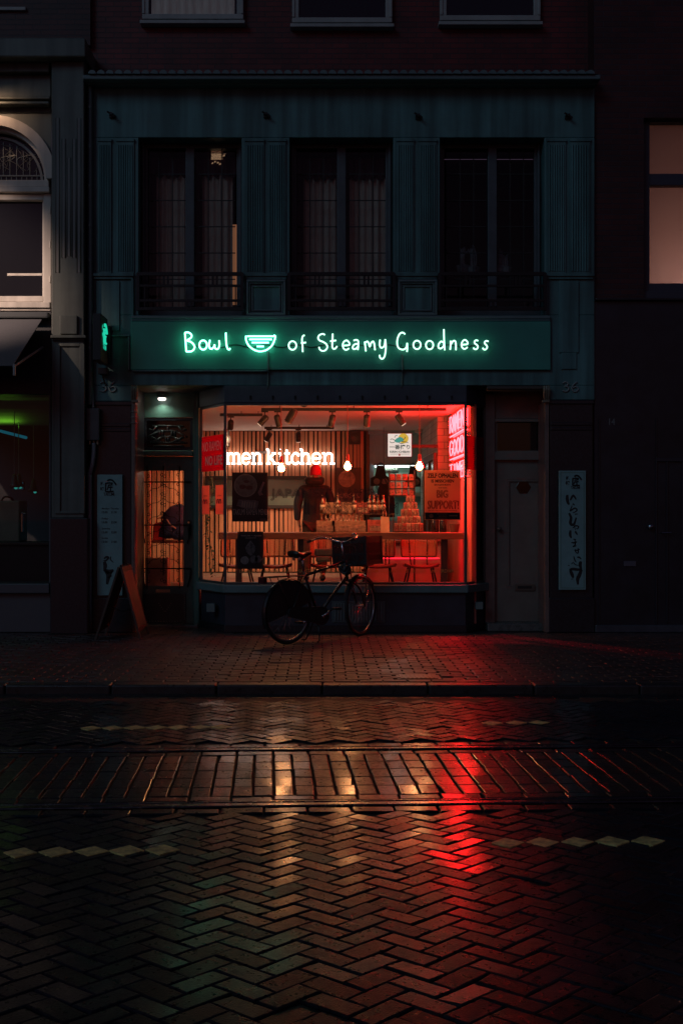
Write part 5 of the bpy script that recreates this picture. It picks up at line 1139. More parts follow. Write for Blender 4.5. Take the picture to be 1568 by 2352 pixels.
# ---- projecting light box
t = thing('projecting_sign', 'black projecting box sign with a glowing green round emblem on its side', 'sign', (X(250),-.02,3.5))
x0,x1,z0,z1 = -2.690,-2.592,3.25,3.80
g = MB(); g.box(x0,x1,-.53,-.10,z0,z1); g.build('casing', BLACK, t, bevel=.008)
g = MB(); g.box(x0+.02,x1+.03,-.098,-.001,z0+.02,z1-.08); g.build('wall_bracket', IRON, t, bevel=.004)
LOGO_STROKES = [('arc',),]
def logo(mb, o, U, V, s, r):
    """round brush arc over a boxed character, with the name in capitals below"""
    o, U, V = Vector(o), Vector(U), Vector(V); W_ = U.cross(V)
    P = lambda a,b: tuple(o+U*(a*s)+V*(b*s))
    def st(pts, rr=1, k=4): mb.tube(spline([P(*p) for p in pts],k), r*rr, 6)
    st([(-.18,.80),(.05,.90),(.30,.84),(.52,.62),(.66,.40)],1.3)
    st([(-.34,.58),(-.36,.2),(-.36,-.25)],1.2); st([(-.36,.55),(.0,.58),(.34,.56)],1.1); st([(-.36,-.26),(.0,-.26),(.42,-.24)],1.2)
    st([(-.12,.36),(.1,.38),(.30,.42)]); st([(-.08,.36),(-.14,.1),(-.22,-.08)]); st([(-.10,.16),(.1,.17),(.32,.18)]); st([(.12,.17),(.12,-.02),(.12,-.2)])
    vs0 = len(mb.v); text(mb, 'TAKUMI', P(-.55,-.68), U, V, 1.05*s, .32*s, .03)
g = MB(); logo(g, (x1+.004,-.315,3.53), (0,1,0), VZ, .19, .013)
text(g, '札', (x1+.0045,-.47,3.62),(0,1,0),VZ,.06,.06,.02); text(g, '幌', (x1+.0045,-.47,3.53),(0,1,0),VZ,.06,.06,.02)
g.build('glowing_emblem', emis('emblem_green', (.02,.78,.48), .8), t)
g = MB(); g.box(X(231),X(251),-.16,-.02,Z(862),Z(848)); g.bar((X(238),-.1,Z(858)),(X(243),-.05,Z(884)),.01,8); g.build('stay', IRON, t, bevel=.003)
# ---- house wall bits left of the shop
t = thing('downpipe', 'grey down pipe running along the left edge of the teal front', 'pipe', (X(209),-.05,Z(640)))
g = MB(); g.bar((X(209),-.05,Z(930)),(X(209),-.05,Z(200)),.032,10)
for zz in (250,340,430,520,600,700,800,880): g.lathe([(.038,-.015),(.038,.015)],(X(209),-.05,Z(zz)),10)
g.build('pipe_body', mat('pipe_paint', (.06,.09,.095), .4), t, smooth='auto')
t = thing('junction_box', 'grey electric junction box with a conduit on the left stone pier', 'box', (X(217),-.04,Z(980)))
g = MB(); g.pbox(202,231,939,1012,-.10,.0,ref=0); g.build('casing', mat('grey_box_paint', (.055,.06,.065), .45, ns=5), t, bevel=.006)
g = MB()
for k in range(3): g.lathe([(.014,0),(.014,-.05)],(X(208+k*9),-.05,Z(1012)),8)
g.build('gland', mat('brass_gland', (.4,.36,.25), .35, metal=.8), t, smooth='auto')
g = MB(); g.tube(spline([(X(217),-.05,Z(1018)),(X(217),-.05,Z(1040)),(X(214),-.05,Z(1065)),(X(208),-.05,Z(1090)),(X(208),-.05,Z(1120)),(X(208),-.05,Z(1452))],6),.026,10); g.tube(spline([(X(211),-.03,Z(870)),(X(213),-.03,Z(900)),(X(216),-.05,Z(940))],5),.015,8)
g.build('conduit', mat('conduit_grey', (.2,.21,.24), .4), t, smooth=True)
# ---- tall sign panels on the stone piers
PANEL = mat('sign_panel_paint', (.17,.30,.30), .45, ns=6, na=.12); INK = mat('black_ink', (.012,.012,.014), .5)
yP = -.035
t = thing('opening_hours_sign', 'tall pale sign board with an emblem and opening hours on the left stone pier', 'sign', (X(252),0,Z(1368)))
g = MB(); g.pbox(223,281,1090,1368,yP,-.011); g.build('board', PANEL, t, bevel=.004)
g = MB(); y = yP-.002; logo(g, (X(252),y,Z(1123)), UX, VZ, .125, .008); text(g,'札',(X(231.5),y,Z(1115)),UX,VZ,.045,.045,.03); text(g,'幌',(X(231.5),y,Z(1127)),UX,VZ,.045,.045,.03); g.build('emblem', INK, t)
g = MB()
for (a, b, yy) in (('Monday - Thursday',('15:00','21:30'),1169),('Friday',('15:00','22:00'),1192),('Saturday',('12:00','22:00'),1215),('Sunday',('13:00','21:00'),1237)):
    ptext(g, a, 234, {'Monday - Thursday':273}.get(a, 234+len(a)*2.4), yy-3, yy+2, y, .015); ptext(g, b[0], 234, 247, yy+5, yy+10, y, .02); ptext(g, b[1], 255, 268, yy+5, yy+10, y, .02)
g.build('opening_hours', INK, t)
g = MB()
def brush(g, pts, w, y=y):
    P = spline([(X(a),y,Z(b)) for a,b in pts],5); n_ = len(P)
    ws = [w*(.5+.5*math.sin(math.pi*min(1,.12+.88*i/(n_-1))))/188.65 for i in range(n_)]
    vs = []
    for i,p in enumerate(P):
        a = Vector(P[max(0,i-1)]); b = Vector(P[min(n_-1,i+1)]); d = (b-a).normalized(); nn = Vector((d.z,0,-d.x))*ws[i]
        vs += [tuple(Vector(p)+nn), tuple(Vector(p)-nn)]
    g.add(vs, [(2*i,2*i+1,2*i+3,2*i+2) for i in range(n_-1)])
brush(g,[(240,1283),(246,1279),(250,1281),(245,1287),(239,1288)],2.5); brush(g,[(256,1278),(255,1285),(262,1292)],1.4); brush(g,[(241,1290),(243,1300),(241,1312)],4.5); brush(g,[(242,1310),(252,1313),(262,1309)],5); brush(g,[(245,1312),(250,1322),(247,1342)],5); brush(g,[(258,1312),(254,1324)],2.5); brush(g,[(248,1328),(258,1322)],2)
g.build('brush_drawing', INK, t, fix=False)
t = thing('calligraphy_sign', 'tall pale sign board with black Japanese brush writing on the right stone pier', 'sign', (X(1315),0,Z(1355)))
a0,b0_,c0_,d0 = 1283,1343,1081,1355
g = MB(); g.pbox(a0,b0_+2,c0_,d0,yP,-.011); g.build('board', PANEL, t, bevel=.004)
g = MB()
for q in ((a0+4,b0_-2,c0_+4,c0_+5),(a0+4,b0_-2,d0-5,d0-4),(a0+4,a0+5,c0_+5,d0-5),(b0_-3,b0_-2,c0_+5,d0-5)): g.pbox(*q,yP-.003,yP-.0005)
g.build('border_line', mat('green_line', (.10,.17,.12), .5), t)
g = MB(); logo(g, (X(1320),y,Z(1110)), UX, VZ, .105, .008); text(g,'札',(X(1297),y,Z(1103)),UX,VZ,.05,.05,.03); text(g,'幌',(X(1297),y,Z(1114)),UX,VZ,.05,.05,.03); g.build('emblem', INK, t)
g = MB()
def kz(p): return (1275+p[0]/7.87+ .0, 1068+p[1]/7.87)         # strokes read off the sign
def kb(pts, w): brush(g, [kz(p) for p in pts], w/7.87, y)
kb([(205,540),(200,600),(215,680),(240,715)],28); kb([(255,640),(300,560),(330,570),(362,625)],20)
kb([(300,700),(335,725)],20); kb([(290,735),(255,830),(300,800),(345,780),(380,815),(340,850),(300,865)],13)
kb([(235,870),(270,950),(260,1050),(290,1080),(330,1060),(365,950)],26); kb([(340,890),(390,885)],14)
kb([(300,1140),(350,1100),(405,1110),(390,1150),(360,1150)],12); kb([(330,1095),(350,1180)],10)
kb([(260,1180),(255,1260),(275,1320)],24); kb([(340,1200),(360,1220),(385,1260)],18)
kb([(310,1340),(360,1345)],14); kb([(275,1400),(330,1405),(380,1385)],14); kb([(340,1350),(345,1440),(305,1475),(370,1460)],12)
kb([(330,1540),(380,1540),(430,1520)],12); kb([(395,1500),(400,1580),(370,1600)],11); kb([(345,1520),(355,1570),(390,1598)],10)
kb([(320,1650),(340,1720),(365,1755)],12); kb([(380,1665),(420,1670),(455,1700)],16)
kb([(275,1790),(310,1765),(350,1800),(410,1815)],9); kb([(215,1815),(245,1815)],10)
kb([(450,1740),(435,1800),(455,1900)],30); kb([(245,1900),(300,1880),(400,1890),(470,1880)],26); kb([(255,1900),(290,1980),(310,2040)],30); kb([(460,1890),(420,1990),(390,2060),(395,2160)],34); kb([(270,2065),(315,2055)],9)
g.build('brush_writing', INK, t, fix=False)
# ---- little bulkhead lamp over the shop door
t = thing('door_lamp', 'small white lit lamp fixed above the teal shop door', 'lamp', (X(372,.78),.78,Z(885)-.002))
lx, ly, lz = X(372,.78), .78, Z(916,.78)
g = MB(); g.lathe([(.05,0),(.05,-.02),(.02,-.03),(.015,-.06)],(lx,ly,Z(885)-.001),12); g.lathe([(.02,.05),(.055,.03),(.06,.012),(.05,.012)],(lx,ly,lz),14); g.build('lamp_holder', mat('dim_chrome', (.3,.32,.36), .3, metal=1), t, smooth='auto')
g = MB(); g.lathe([(.02,.012),(.05,.011),(.052,-.004),(.04,-.018),(.01,-.022)],(lx,ly,lz),14); g.build('lens', emis('lamp_lens', (1,.85,.8), 3.5), t, smooth=True)
spot('door_light', (lx,ly,lz-.03), (lx,ly+.07,0), 2.6, (.85,1,.80), 150, .7, .02, t)
# ================================================================ NEON WORDS INSIDE
YK = YB-.13
ks = thing('neon_wall_sign', 'white neon words ramen kitchen on the slatted back wall', 'neon sign', (X(640,YK),YK,Z(1065,YK)))
NEW = emis('neon_white', (1,.72,.62), 6)
LT = {  # strokes in a unit box: x 0..1, y 0 = baseline, 1 = top of the small letters
 'r': [[(.1,1),(.35,1)],[(.35,1),(.35,0)],[(.05,0),(.7,0)],[(.35,.55),(.55,.9),(.8,1),(.95,.9)]],
 'a': [[(.15,.85),(.4,1),(.65,.95),(.75,.7),(.75,.15),(.85,0),(1,.02)],[(.75,.55),(.4,.58),(.1,.4),(.1,.15),(.35,0),(.6,.1),(.75,.3)]],
 'm': [[(-.02,1),(.12,1)],[(.12,1),(.12,0)],[(.12,.7),(.22,.95),(.36,1),(.47,.88),(.5,.6),(.5,0)],[(.5,.7),(.6,.95),(.74,1),(.85,.88),(.88,.6),(.88,0)],[(-.02,0),(.26,0)],[(.38,0),(.62,0)],[(.76,0),(1.02,0)]],
 'e': [[(.08,.52),(.94,.52),(.9,.8),(.7,.98),(.5,1.02),(.25,.93),(.08,.7),(.05,.45),(.15,.15),(.4,-.02),(.65,0),(.9,.2)]],
 'n': [[(0,1),(.2,1)],[(.2,1),(.2,0)],[(.2,.65),(.35,.92),(.55,1),(.75,.9),(.8,.6),(.8,0)],[(0,0),(.4,0)],[(.6,0),(1,0)]],
 'k': [[(0,1.38),(.2,1.38)],[(.2,1.38),(.2,0)],[(.2,.42),(.75,1)],[(.55,1),(.95,1)],[(.4,.6),(.85,0)],[(0,0),(.4,0)],[(.65,0),(1.02,0)]],
 'i': [[(.1,1),(.5,1)],[(.5,1),(.5,0)],[(0,0),(1,0)],[(.48,1.36),(.52,1.4)]],
 't': [[(.4,1.35),(.4,.2),(.55,0),(.8,.0),(.98,.15)],[(0,1),(.9,1)]],
 'c': [[(.92,1.0),(.9,.72)],[(.9,.8),(.65,1.02),(.35,.97),(.1,.7),(.06,.4),(.2,.1),(.45,-.03),(.75,.02),(.95,.2)]],
 'h': [[(0,1.38),(.2,1.38)],[(.2,1.38),(.2,0)],[(.2,.62),(.38,.92),(.55,1),(.75,.9),(.8,.6),(.8,0)],[(0,0),(.4,0)],[(.6,0),(1,0)]]}
def z4(px): return (750+px/2.24)/1.7417
base = Z((1550+682/2.24)/1.7417, YK); xh = Z((1550+590/2.24)/1.7417, YK)-base
def kit(ch, p0, p1):
    a, b = X(z4(p0),YK), X(z4(p1),YK); g = MB()
    for s in LT[ch]:
        pts = [(a+(b-a)*u, YK, base+xh*v) for u,v in s]; g.tube(spline(pts,4) if len(pts) > 2 else pts, .0165, 8)
    return g.build('letter', NEW, ks, smooth=True)
for ch, a, b in (('r',160,225),('a',238,312),('m',345,478),('e',488,560),('n',572,668),('k',706,796),('i',808,860),('t',868,920),('c',930,1000),('h',1006,1104),('e',1114,1192),('n',1206,1318)): kit(ch, a, b)
g = MB()
for dx in (560,600,650,700,750,800): g.bar((X(z4(dx),YK),YK+.02,base+.1),(X(z4(dx),YK),YB-.056,base+.1),.006,6)
g.build('stand_off', mat('clear_stud', (.3,.25,.22), .3), ks)
g = MB(); g.pbox(585,622,1036,1041,YB-.1,YB-.056); g.build('transformer', mat('grey_ring', (.2,.18,.17)), ks, bevel=.004)
# ---- red neon on the right wall
rs = thing('red_neon_sign', 'glaring red neon words in three rows on the right wall of the shop', 'neon sign', (XR-.02,1.7,2.4))
NER = emis('neon_red', (1,.007,.009), RED_E)
g = MB(); g.box(XR-.022,XR-.002,.2,2.85,1.9,ZC-.02); g.build('back_panel', mat('red_acrylic', (.55,.06,.06), .12, coat=.6), rs)
def rtext(s, yfar, ynear, z0, z1):
    n_ = len(s); w = (yfar-ynear)/n_
    STK = {'R':[[(0,0),(0,1),(.7,1),(.9,.75),(.7,.5),(0,.5)],[(.4,.5),(.9,0)]],'A':[[(0,0),(.45,1),(.9,0)],[(.2,.35),(.7,.35)]],'M':[[(0,0),(0,1),(.45,.4),(.9,1),(.9,0)]],'E':[[(.85,1),(0,1),(0,0),(.85,0)],[(0,.5),(.7,.5)]],'N':[[(0,0),(0,1),(.9,0),(.9,1)]],'G':[[(.9,.8),(.6,1),(.2,.95),(0,.6),(0,.35),(.25,0),(.7,.02),(.9,.3),(.9,.45),(.5,.45)]],'O':[[(.45,1),(.1,.85),(0,.5),(.1,.15),(.45,0),(.8,.15),(.9,.5),(.8,.85),(.45,1)]],'D':[[(0,0),(0,1),(.5,1),(.9,.7),(.9,.3),(.5,0),(0,0)]],'T':[[(0,1),(.9,1)],[(.45,1),(.45,0)]],'I':[[(.45,0),(.45,1)]],'V':[[(0,1),(.45,0),(.9,1)]],'B':[[(0,0),(0,1),(.6,1),(.8,.75),(.6,.52),(0,.52)],[(.6,.52),(.9,.26),(.6,0),(0,0)]]}
    for i, ch in enumerate(s):
        g = MB()
        for st in STK[ch]:
            g.tube([(XR-.045, yfar-(i+u*.86)*w, z0+(z1-z0)*v) for u,v in st], .008, 7)
        g.build('letter', NER, rs, smooth=True)
rtext('RAMEN', 2.3, .62, 2.58, 2.80); rtext('GOOD', 2.3, .62, 2.26, 2.46); rtext('TIME', 2.3, .62, 1.93, 2.13)
for zz in (2.525,2.205): g = MB(); g.bar((XR-.045,2.25,zz),(XR-.045,.7,zz),.010,8); g.build('rule_line', NER, rs, smooth=True)
# ================================================================ POSTERS AND LETTERING ON THE WINDOW
PY = .02
NIGHT = mat('poster_black', (.030,.022,.022), .5)
t = thing('menu_poster', 'large dark ramen menu poster with a bowl picture on the big window pane', 'poster', (X(574,PY),PY,Z(1198,PY)))
g = MB(); g.pbox(533,615.5,1085,1198,PY,PY+.006); g.build('sheet', NIGHT, t)
g = MB(); y = PY-.0015
def disc(g, cx, cy, r, y, n=28, sy=1): g.add([(X(cx,PY)+r*math.cos(2*math.pi*k/n), y, Z(cy,PY)+sy*r*math.sin(2*math.pi*k/n)) for k in range(n)], [tuple(range(n))])
disc(g,564,1115,.142,y); g.build('bowl_picture', mat('bowl_ring_print', (.5,.33,.24), .5, ns=9, na=.25), t, fix=False)
g = MB(); disc(g,564,1115,.128,y-.001); g.build('broth_picture', mat('broth_print', (.24,.13,.10), .5, ns=16, na=.7, col2=(.45,.30,.22)), t, fix=False)
g = MB(); disc(g,557,1118,.04,y-.002,sy=.7); disc(g,572,1120,.045,y-.002,sy=.6); disc(g,566,1106,.035,y-.002,sy=.5); g.build('topping_picture', mat('topping_print', (.22,.06,.05), .5, ns=30, na=.5), t, fix=False)
def poly(g, pts, y): g.add([(X(a,PY),y,Z(b,PY)) for a,b in pts], [tuple(range(len(pts)))])
g = MB(); poly(g,[(548,1147),(586,1149),(594,1152),(590,1172),(560,1168),(543,1161)],y); g.build('plate_picture', mat('plate_print', (.24,.17,.15), .5, ns=20, na=.6), t, fix=False)
g = MB()
for k in range(6): poly(g,[(556+k*5.5,1151+k*.6),(559+k*5.5,1151+k*.6),(557+k*5.5,1164+k*.8),(554+k*5.5,1164+k*.8)],y-.001)
g.build('dumpling_picture', mat('bowl_ring_print', (.5,.33,.24)), t, fix=False)
g = MB(); poly(g,[(604,1106),(608,1108),(600,1130),(604,1136),(596,1139),(592,1132)],y); g.build('spoon_picture', mat('spoon_print', (.45,.2,.17), .5, ns=14, na=.4), t, fix=False)
g = MB(); ptext(g,'TAKUMI RAMEN MENU',535,614,1169,1183,y,.0); g.build('title', mat('poster_cream', (.6,.45,.36), .5), t)
g = MB(); ptext(g,'FRIED RAMEN  GYOZA  DONBURI  BEER',548,600,1186,1188,y,.0); ptext(g,'SAPPORO MISO RAMEN',557,588,1191,1193,y,.0); g.box(X(597,PY),X(612,PY),y,y+.0006,Z(1196,PY),Z(1191,PY)); g.build('small_print', mat('poster_dim', (.13,.085,.07), .5), t)
t = thing('small_poster', 'smaller dark poster with a grey figure low on the window left of the bicycle', 'poster', (X(575,PY),PY,Z(1305,PY)))
g = MB(); g.pbox(545.5,604.5,1221,1307,PY,PY+.006); g.build('sheet', NIGHT, t)
g = MB(); ptext(g,'TAKUMI × AJISEN',553,600,1229,1233,y,.02); ptext(g,'COLLABORATION',563,588,1234,1237,y,.0); g.build('title', mat('poster_cream', (.6,.45,.36)), t)
g = MB(); poly(g,[(575,1241),(581,1248),(586,1255),(585,1266),(580,1276),(573,1276),(566,1268),(563,1258),(568,1250)],y); disc(g,583,1285,.048,y); disc(g,593,1284,.042,y); g.build('figure_picture', mat('figure_print', (.19,.18,.18), .5, ns=26, na=.8), t, fix=False)
g = MB(); disc(g,562,1287,.05,y); g.build('round_seal', mat('seal_print', (.32,.34,.34), .5, ns=30, na=.5), t, fix=False)
# notice on orange paper
t = thing('orange_notice', 'orange paper notice with bold black Dutch words stuck on the right part of the window', 'notice', (X(1016,PY),PY,Z(1193,PY)))
ORG = bpy.data.materials.new('orange_paper'); ORG.use_nodes = True; tt = ORG.node_tree; bb = tt.nodes['Principled BSDF']; bb.inputs['Base Color'].default_value = (.55,.36,.24,1); bb.inputs['Roughness'].default_value = .7
tr_ = N(tt,'ShaderNodeBsdfTranslucent'); tr_.inputs[0].default_value = (.55,.38,.26,1); mx_ = N(tt,'ShaderNodeMixShader'); mx_.inputs[0].default_value = .5
tt.links.new(bb.outputs[0],mx_.inputs[1]); tt.links.new(tr_.outputs[0],mx_.inputs[2]); tt.links.new(mx_.outputs[0],tt.nodes['Material Output'].inputs[0])
g = MB(); g.pbox(974.5,1057,1080,1194,PY,PY+.004); g.build('sheet', ORG, t)
g = MB()
for s,a,b,c,d,bd in (('ZELF OPHALEN',981,1051,1087,1097.5,.045),('IS MISSCHIEN',990,1042,1101,1108.5,.04),('EEN KLEINE MOEITE',997,1034,1111.5,1115.5,.03),('VOOR ONS EEN',1006,1026,1119,1122,.03)): ptext(g,s,a,b,c,d,y,bd)
g.box(X(975.5,PY),X(1056,PY),y,y+.001,Z(1193.5,PY),Z(1177,PY)); g.build('black_print', INK, t)
g = MB()
def outline(s, a, b, c, d, w=.0035):
    cu = bpy.data.curves.new('t','FONT'); cu.body = s; cu.fill_mode = 'NONE'; cu.offset = .012; cu.resolution_u = 2
    o_ = bpy.data.objects.new('t',cu); COL.objects.link(o_); me = bpy.data.meshes.new_from_object(o_.evaluated_get(bpy.context.evaluated_depsgraph_get()))
    vs = [v.co.copy() for v in me.vertices]; es = [tuple(e.vertices) for e in me.edges]; bpy.data.objects.remove(o_); bpy.data.curves.remove(cu); bpy.data.meshes.remove(me)
    x0_,x1_ = min(v.x for v in vs),max(v.x for v in vs); y0_,y1_ = min(v.y for v in vs),max(v.y for v in vs)
    P = [(X(a,PY)+(v.x-x0_)/(x1_-x0_)*(X(b,PY)-X(a,PY)), y, Z(d,PY)+(v.y-y0_)/(y1_-y0_)*(Z(c,PY)-Z(d,PY))) for v in vs]
    return P, es
def outl(g, s, a, b, c, d, w):
    P, es = outline(s,a,b,c,d)
    for i,j in es:
        p,q = Vector(P[i]),Vector(P[j]); dd = q-p
        if dd.length < 1e-6: continue
        nn = Vector((dd.z,0,-dd.x)).normalized()*w; g.add([tuple(p+nn),tuple(q+nn),tuple(q-nn),tuple(p-nn)],[(0,1,2,3)])
outl(g,'BIG',1003,1028,1126,1143,.004); outl(g,'SUPPORT!',982,1053,1150,1169,.004); ptext(g,'MEER INFO OVER ONZE ACTIES OP DE WEBSITE',983,1049,1172,1174.5,y,.03); g.build('outlined_print', mat('brown_print', (.16,.035,.02), .6), t, fix=False)
g = MB(); ptext(g,'RESTAURANTS',1003,1026,1179,1182,y-.001,.01); ptext(g,'BEZORGEN',1007,1026,1184,1187,y-.001,.01); ptext(g,'WIJ OOK VIA',1003,1026,1189,1192,y-.001,.01); g.box(X(1031,PY),X(1050,PY),y-.0008,y-.0003,Z(1186,PY),Z(1183,PY)); disc(g,990,1185,.025,y-.001); g.build('orange_print', mat('orange_print', (.40,.14,.07), .6), t, fix=False)
# red banners on the slanting panes
RED = bpy.data.materials.new('red_film'); RED.use_nodes = True; tt = RED.node_tree; bb = tt.nodes['Principled BSDF']; bb.inputs['Base Color'].default_value = (.50,.012,.05,1); bb.inputs['Roughness'].default_value = .5
tr_ = N(tt,'ShaderNodeBsdfTranslucent'); tr_.inputs[0].default_value = (.62,.010,.05,1); mx_ = N(tt,'ShaderNodeMixShader'); mx_.inputs[0].default_value = .65
tt.links.new(bb.outputs[0],mx_.inputs[1]); tt.links.new(tr_.outputs[0],mx_.inputs[2]); tt.links.new(mx_.outputs[0],tt.nodes['Material Output'].inputs[0])
CRM = mat('cream_letters', (.7,.5,.38), .5)
for side, lab in ((0,'red paper banner with hand cut words on the slanting left pane of the bay window'),(1,'red paper banner on the slanting right pane of the bay window')):
    A, B = (BX[0],BX[1]) if side == 0 else (BX[2],BX[3]); A, B = Vector((A[0],A[1],0)), Vector((B[0],B[1],0)); d = (B-A).normalized(); nn = Vector((d.y,-d.x,0))
    z1, z0 = (2.42,1.98) if side == 0 else (2.40,1.985)
    A2, B2 = A+d*.03+nn*.002, B-d*.03+nn*.002; t = thing('red_banner', lab, 'banner', (A2.x,A2.y,z0), 0, 'red paper banners on the bay window')
    g = MB(); P = lambda p,z,o: (p.x+nn.x*o,p.y+nn.y*o,z)
    g.add([P(A2,z0,0),P(B2,z0,0),P(B2,z1,0),P(A2,z1,0),P(A2,z0,.003),P(B2,z0,.003),P(B2,z1,.003),P(A2,z1,.003)],[(0,3,2,1),(4,5,6,7),(0,1,5,4),(1,2,6,5),(2,3,7,6),(3,0,4,7)]); g.build('sheet', RED, t)
    L_ = (B2-A2).length
    if side == 0:
        g = MB(); o = A2+nn*.0045; text(g,'NO RAMEN',(o.x+d.x*.04,o.y+d.y*.04,z0+.25),d,VZ,L_-.12,.12,.0); text(g,'NO LIFE',(o.x+d.x*.12,o.y+d.y*.12,z0+.07),d,VZ,L_-.16,.12,.02); g.build('lettering', CRM, t, fix=False)
    else:
        g = MB(); o = A2+nn*.0045; text(g,'ラーメン',(o.x+d.x*.16,o.y+d.y*.16,z0+.2),d,VZ,.2,.1,.01); g.build('lettering', mat('dark_red_ink', (.12,.01,.02), .5), t, fix=False)
A, B = Vector((*BX[0],0)), Vector((*BX[1],0)); d = (B-A).normalized(); nn = Vector((d.y,-d.x,0)); LL = (B-A).length
NOTE = bpy.data.materials.new('salmon_paper'); NOTE.use_nodes = True; tt = NOTE.node_tree; bb = tt.nodes['Principled BSDF']; bb.inputs['Base Color'].default_value = (.62,.32,.24,1); bb.inputs['Roughness'].default_value = .7
tr_ = N(tt,'ShaderNodeBsdfTranslucent'); tr_.inputs[0].default_value = (.75,.36,.26,1); mx_ = N(tt,'ShaderNodeMixShader'); mx_.inputs[0].default_value = .65
tt.links.new(bb.outputs[0],mx_.inputs[1]); tt.links.new(tr_.outputs[0],mx_.inputs[2]); tt.links.new(mx_.outputs[0],tt.nodes['Material Output'].inputs[0])
for k,(f0,f1) in enumerate(((.05,.36),(.62,.95))):
    a, b = A+d*LL*f0+nn*.002, A+d*LL*f1+nn*.002; z1_, z0_ = 1.80, 1.44
    t = thing('window_flyer', ('pale flyer at the door side of the slanting left pane','pale flyer next to the window post on the slanting left pane')[k], 'flyer', (a.x,a.y,z0_), 0, 'flyers on the slanting left pane')
    g = MB(); P = lambda p,z,o: (p.x+nn.x*o,p.y+nn.y*o,z)
    g.add([P(a,z0_,0),P(b,z0_,0),P(b,z1_,0),P(a,z1_,0),P(a,z0_,.002),P(b,z0_,.002),P(b,z1_,.002),P(a,z1_,.002)],[(0,3,2,1),(4,5,6,7),(0,1,5,4),(1,2,6,5),(2,3,7,6),(3,0,4,7)]); g.build('sheet', NOTE, t)
    g = MB(); o = a+nn*.004; w = (b-a).length
    for q in (.3,.62):
        c = o+d*w*q; pts = [(c.x+d.x*w*.11*math.cos(R(r_)), c.y+d.y*w*.11*math.cos(R(r_)), z0_+.15+.035*math.sin(R(r_))) for r_ in range(-30,211,24)]; g.tube(pts,.006,5)
    text(g,'OPEN',(o.x+d.x*w*.2,o.y+d.y*w*.2,z0_+.22),d,VZ,w*.55,.02,.0); g.build('print', mat('dark_red_ink', (.12,.01,.02)), t)
# hanging green plant inside the slanting left pane
t = thing('hanging_plant', 'dark green trailing plant hanging inside the slanting left pane', 'plant', (X(480,.5),.62,1.2)); g = MB(); rr = random.Random(3)
for k in range(90):
    s_ = k/90; c = Vector((X(481,.55)+.035*math.sin(s_*9)+rr.uniform(-.035,.035), .58+rr.uniform(-.04,.04), 2.0-1.35*s_)); a = rr.uniform(0,6.28); l = rr.uniform(.03,.06)
    u = Vector((math.cos(a),math.sin(a)*.5,-.7)).normalized()*l; w = Vector((-math.sin(a),math.cos(a),.2)).normalized()*l*.35
    g.add([tuple(c),tuple(c+u*.5+w),tuple(c+u),tuple(c+u*.5-w)],[(0,1,2,3)])
g.build('foliage', mat('dark_leaf', (.03,.075,.05), .5), t, fix=False); g = MB(); g.tube(spline([(X(481,.55)+.035*math.sin(s_*.9),.58,2.02-.135*s_) for s_ in range(11)],3),.006,6); g.build('stem', mat('dark_leaf', (.03,.075,.05)), t)
# vinyl lettering on the big pane
t = thing('window_lettering', 'dark outlined vinyl words across the middle of the big window pane', 'lettering', (X(790,PY),.004,Z(1150,PY)))
g = MB(); y = .004; outl(g,'JAPANESE',622,762,1123,1149,.0042); outl(g,'RAMEN',778,870,1123,1149,.0042); g.build('first_line', INK, t, fix=False)
g = MB(); outl(g,'IN',700,725,1155,1181,.0042); outl(g,'AMSTERDAM',744,913,1155,1181,.0042); g.build('second_line', INK, t, fix=False)
t = thing('gold_lettering', 'row of small gold city names along the bottom of the big window pane', 'lettering', (X(790,PY),.004,Z(1314,PY)))
g = MB()
for s,a,b in (('DÜSSELDORF',550,599),('MÜNCHEN',606,640),('PARIS',650,672),('MAASTRICHT',682,740),('EINDHOVEN',748,800),('ROTTERDAM',806,868),('LILLE',874,892),('ANTWERP',896,938),('BRUSSEL',942,980),('AMSTERDAM',984,1041)): ptext(g,s,a,b,1307.5,1315.5,y,.015)
g.build('city_names', mat('gold_vinyl', (.42,.30,.09), .4, metal=.3), t)
# ================================================================ BICYCLE
bang = math.atan2(.83,.85)
bike = thing('bicycle', 'black city bicycle with a crate on its front carrier parked before the shop window', 'bicycle', (-.38,-1.25,0), bang)
B_ = world(bike)
def L2W(p): return tuple(B_ @ Vector(p))
BK = mat('bike_black_paint', (.010,.010,.011), .28, coat=.5); RUB = mat('tyre_rubber', (.012,.012,.012), .6, bs=200, ba=.2); CHR = mat('bike_chrome', (.55,.55,.56), .22, metal=1); BRN = mat('saddle_leather', (.02,.014,.012), .4)
WR, WB = .355, 1.23
hub0, hub1 = Vector((0,0,WR)), Vector((WB,0,WR)); bb = Vector((.46,0,.29)); st_ = Vector((.24,0,.80)); hd0, hd1 = Vector((.93,0,.70)), Vector((.885,0,.92))
def bmesh_(fn, name, m, parent, smooth=True, M=None):
    g = MB(); fn(g)
    if M is not None: g.xf(M)
    g.xf(B_); return g.build(name, m, parent, smooth)
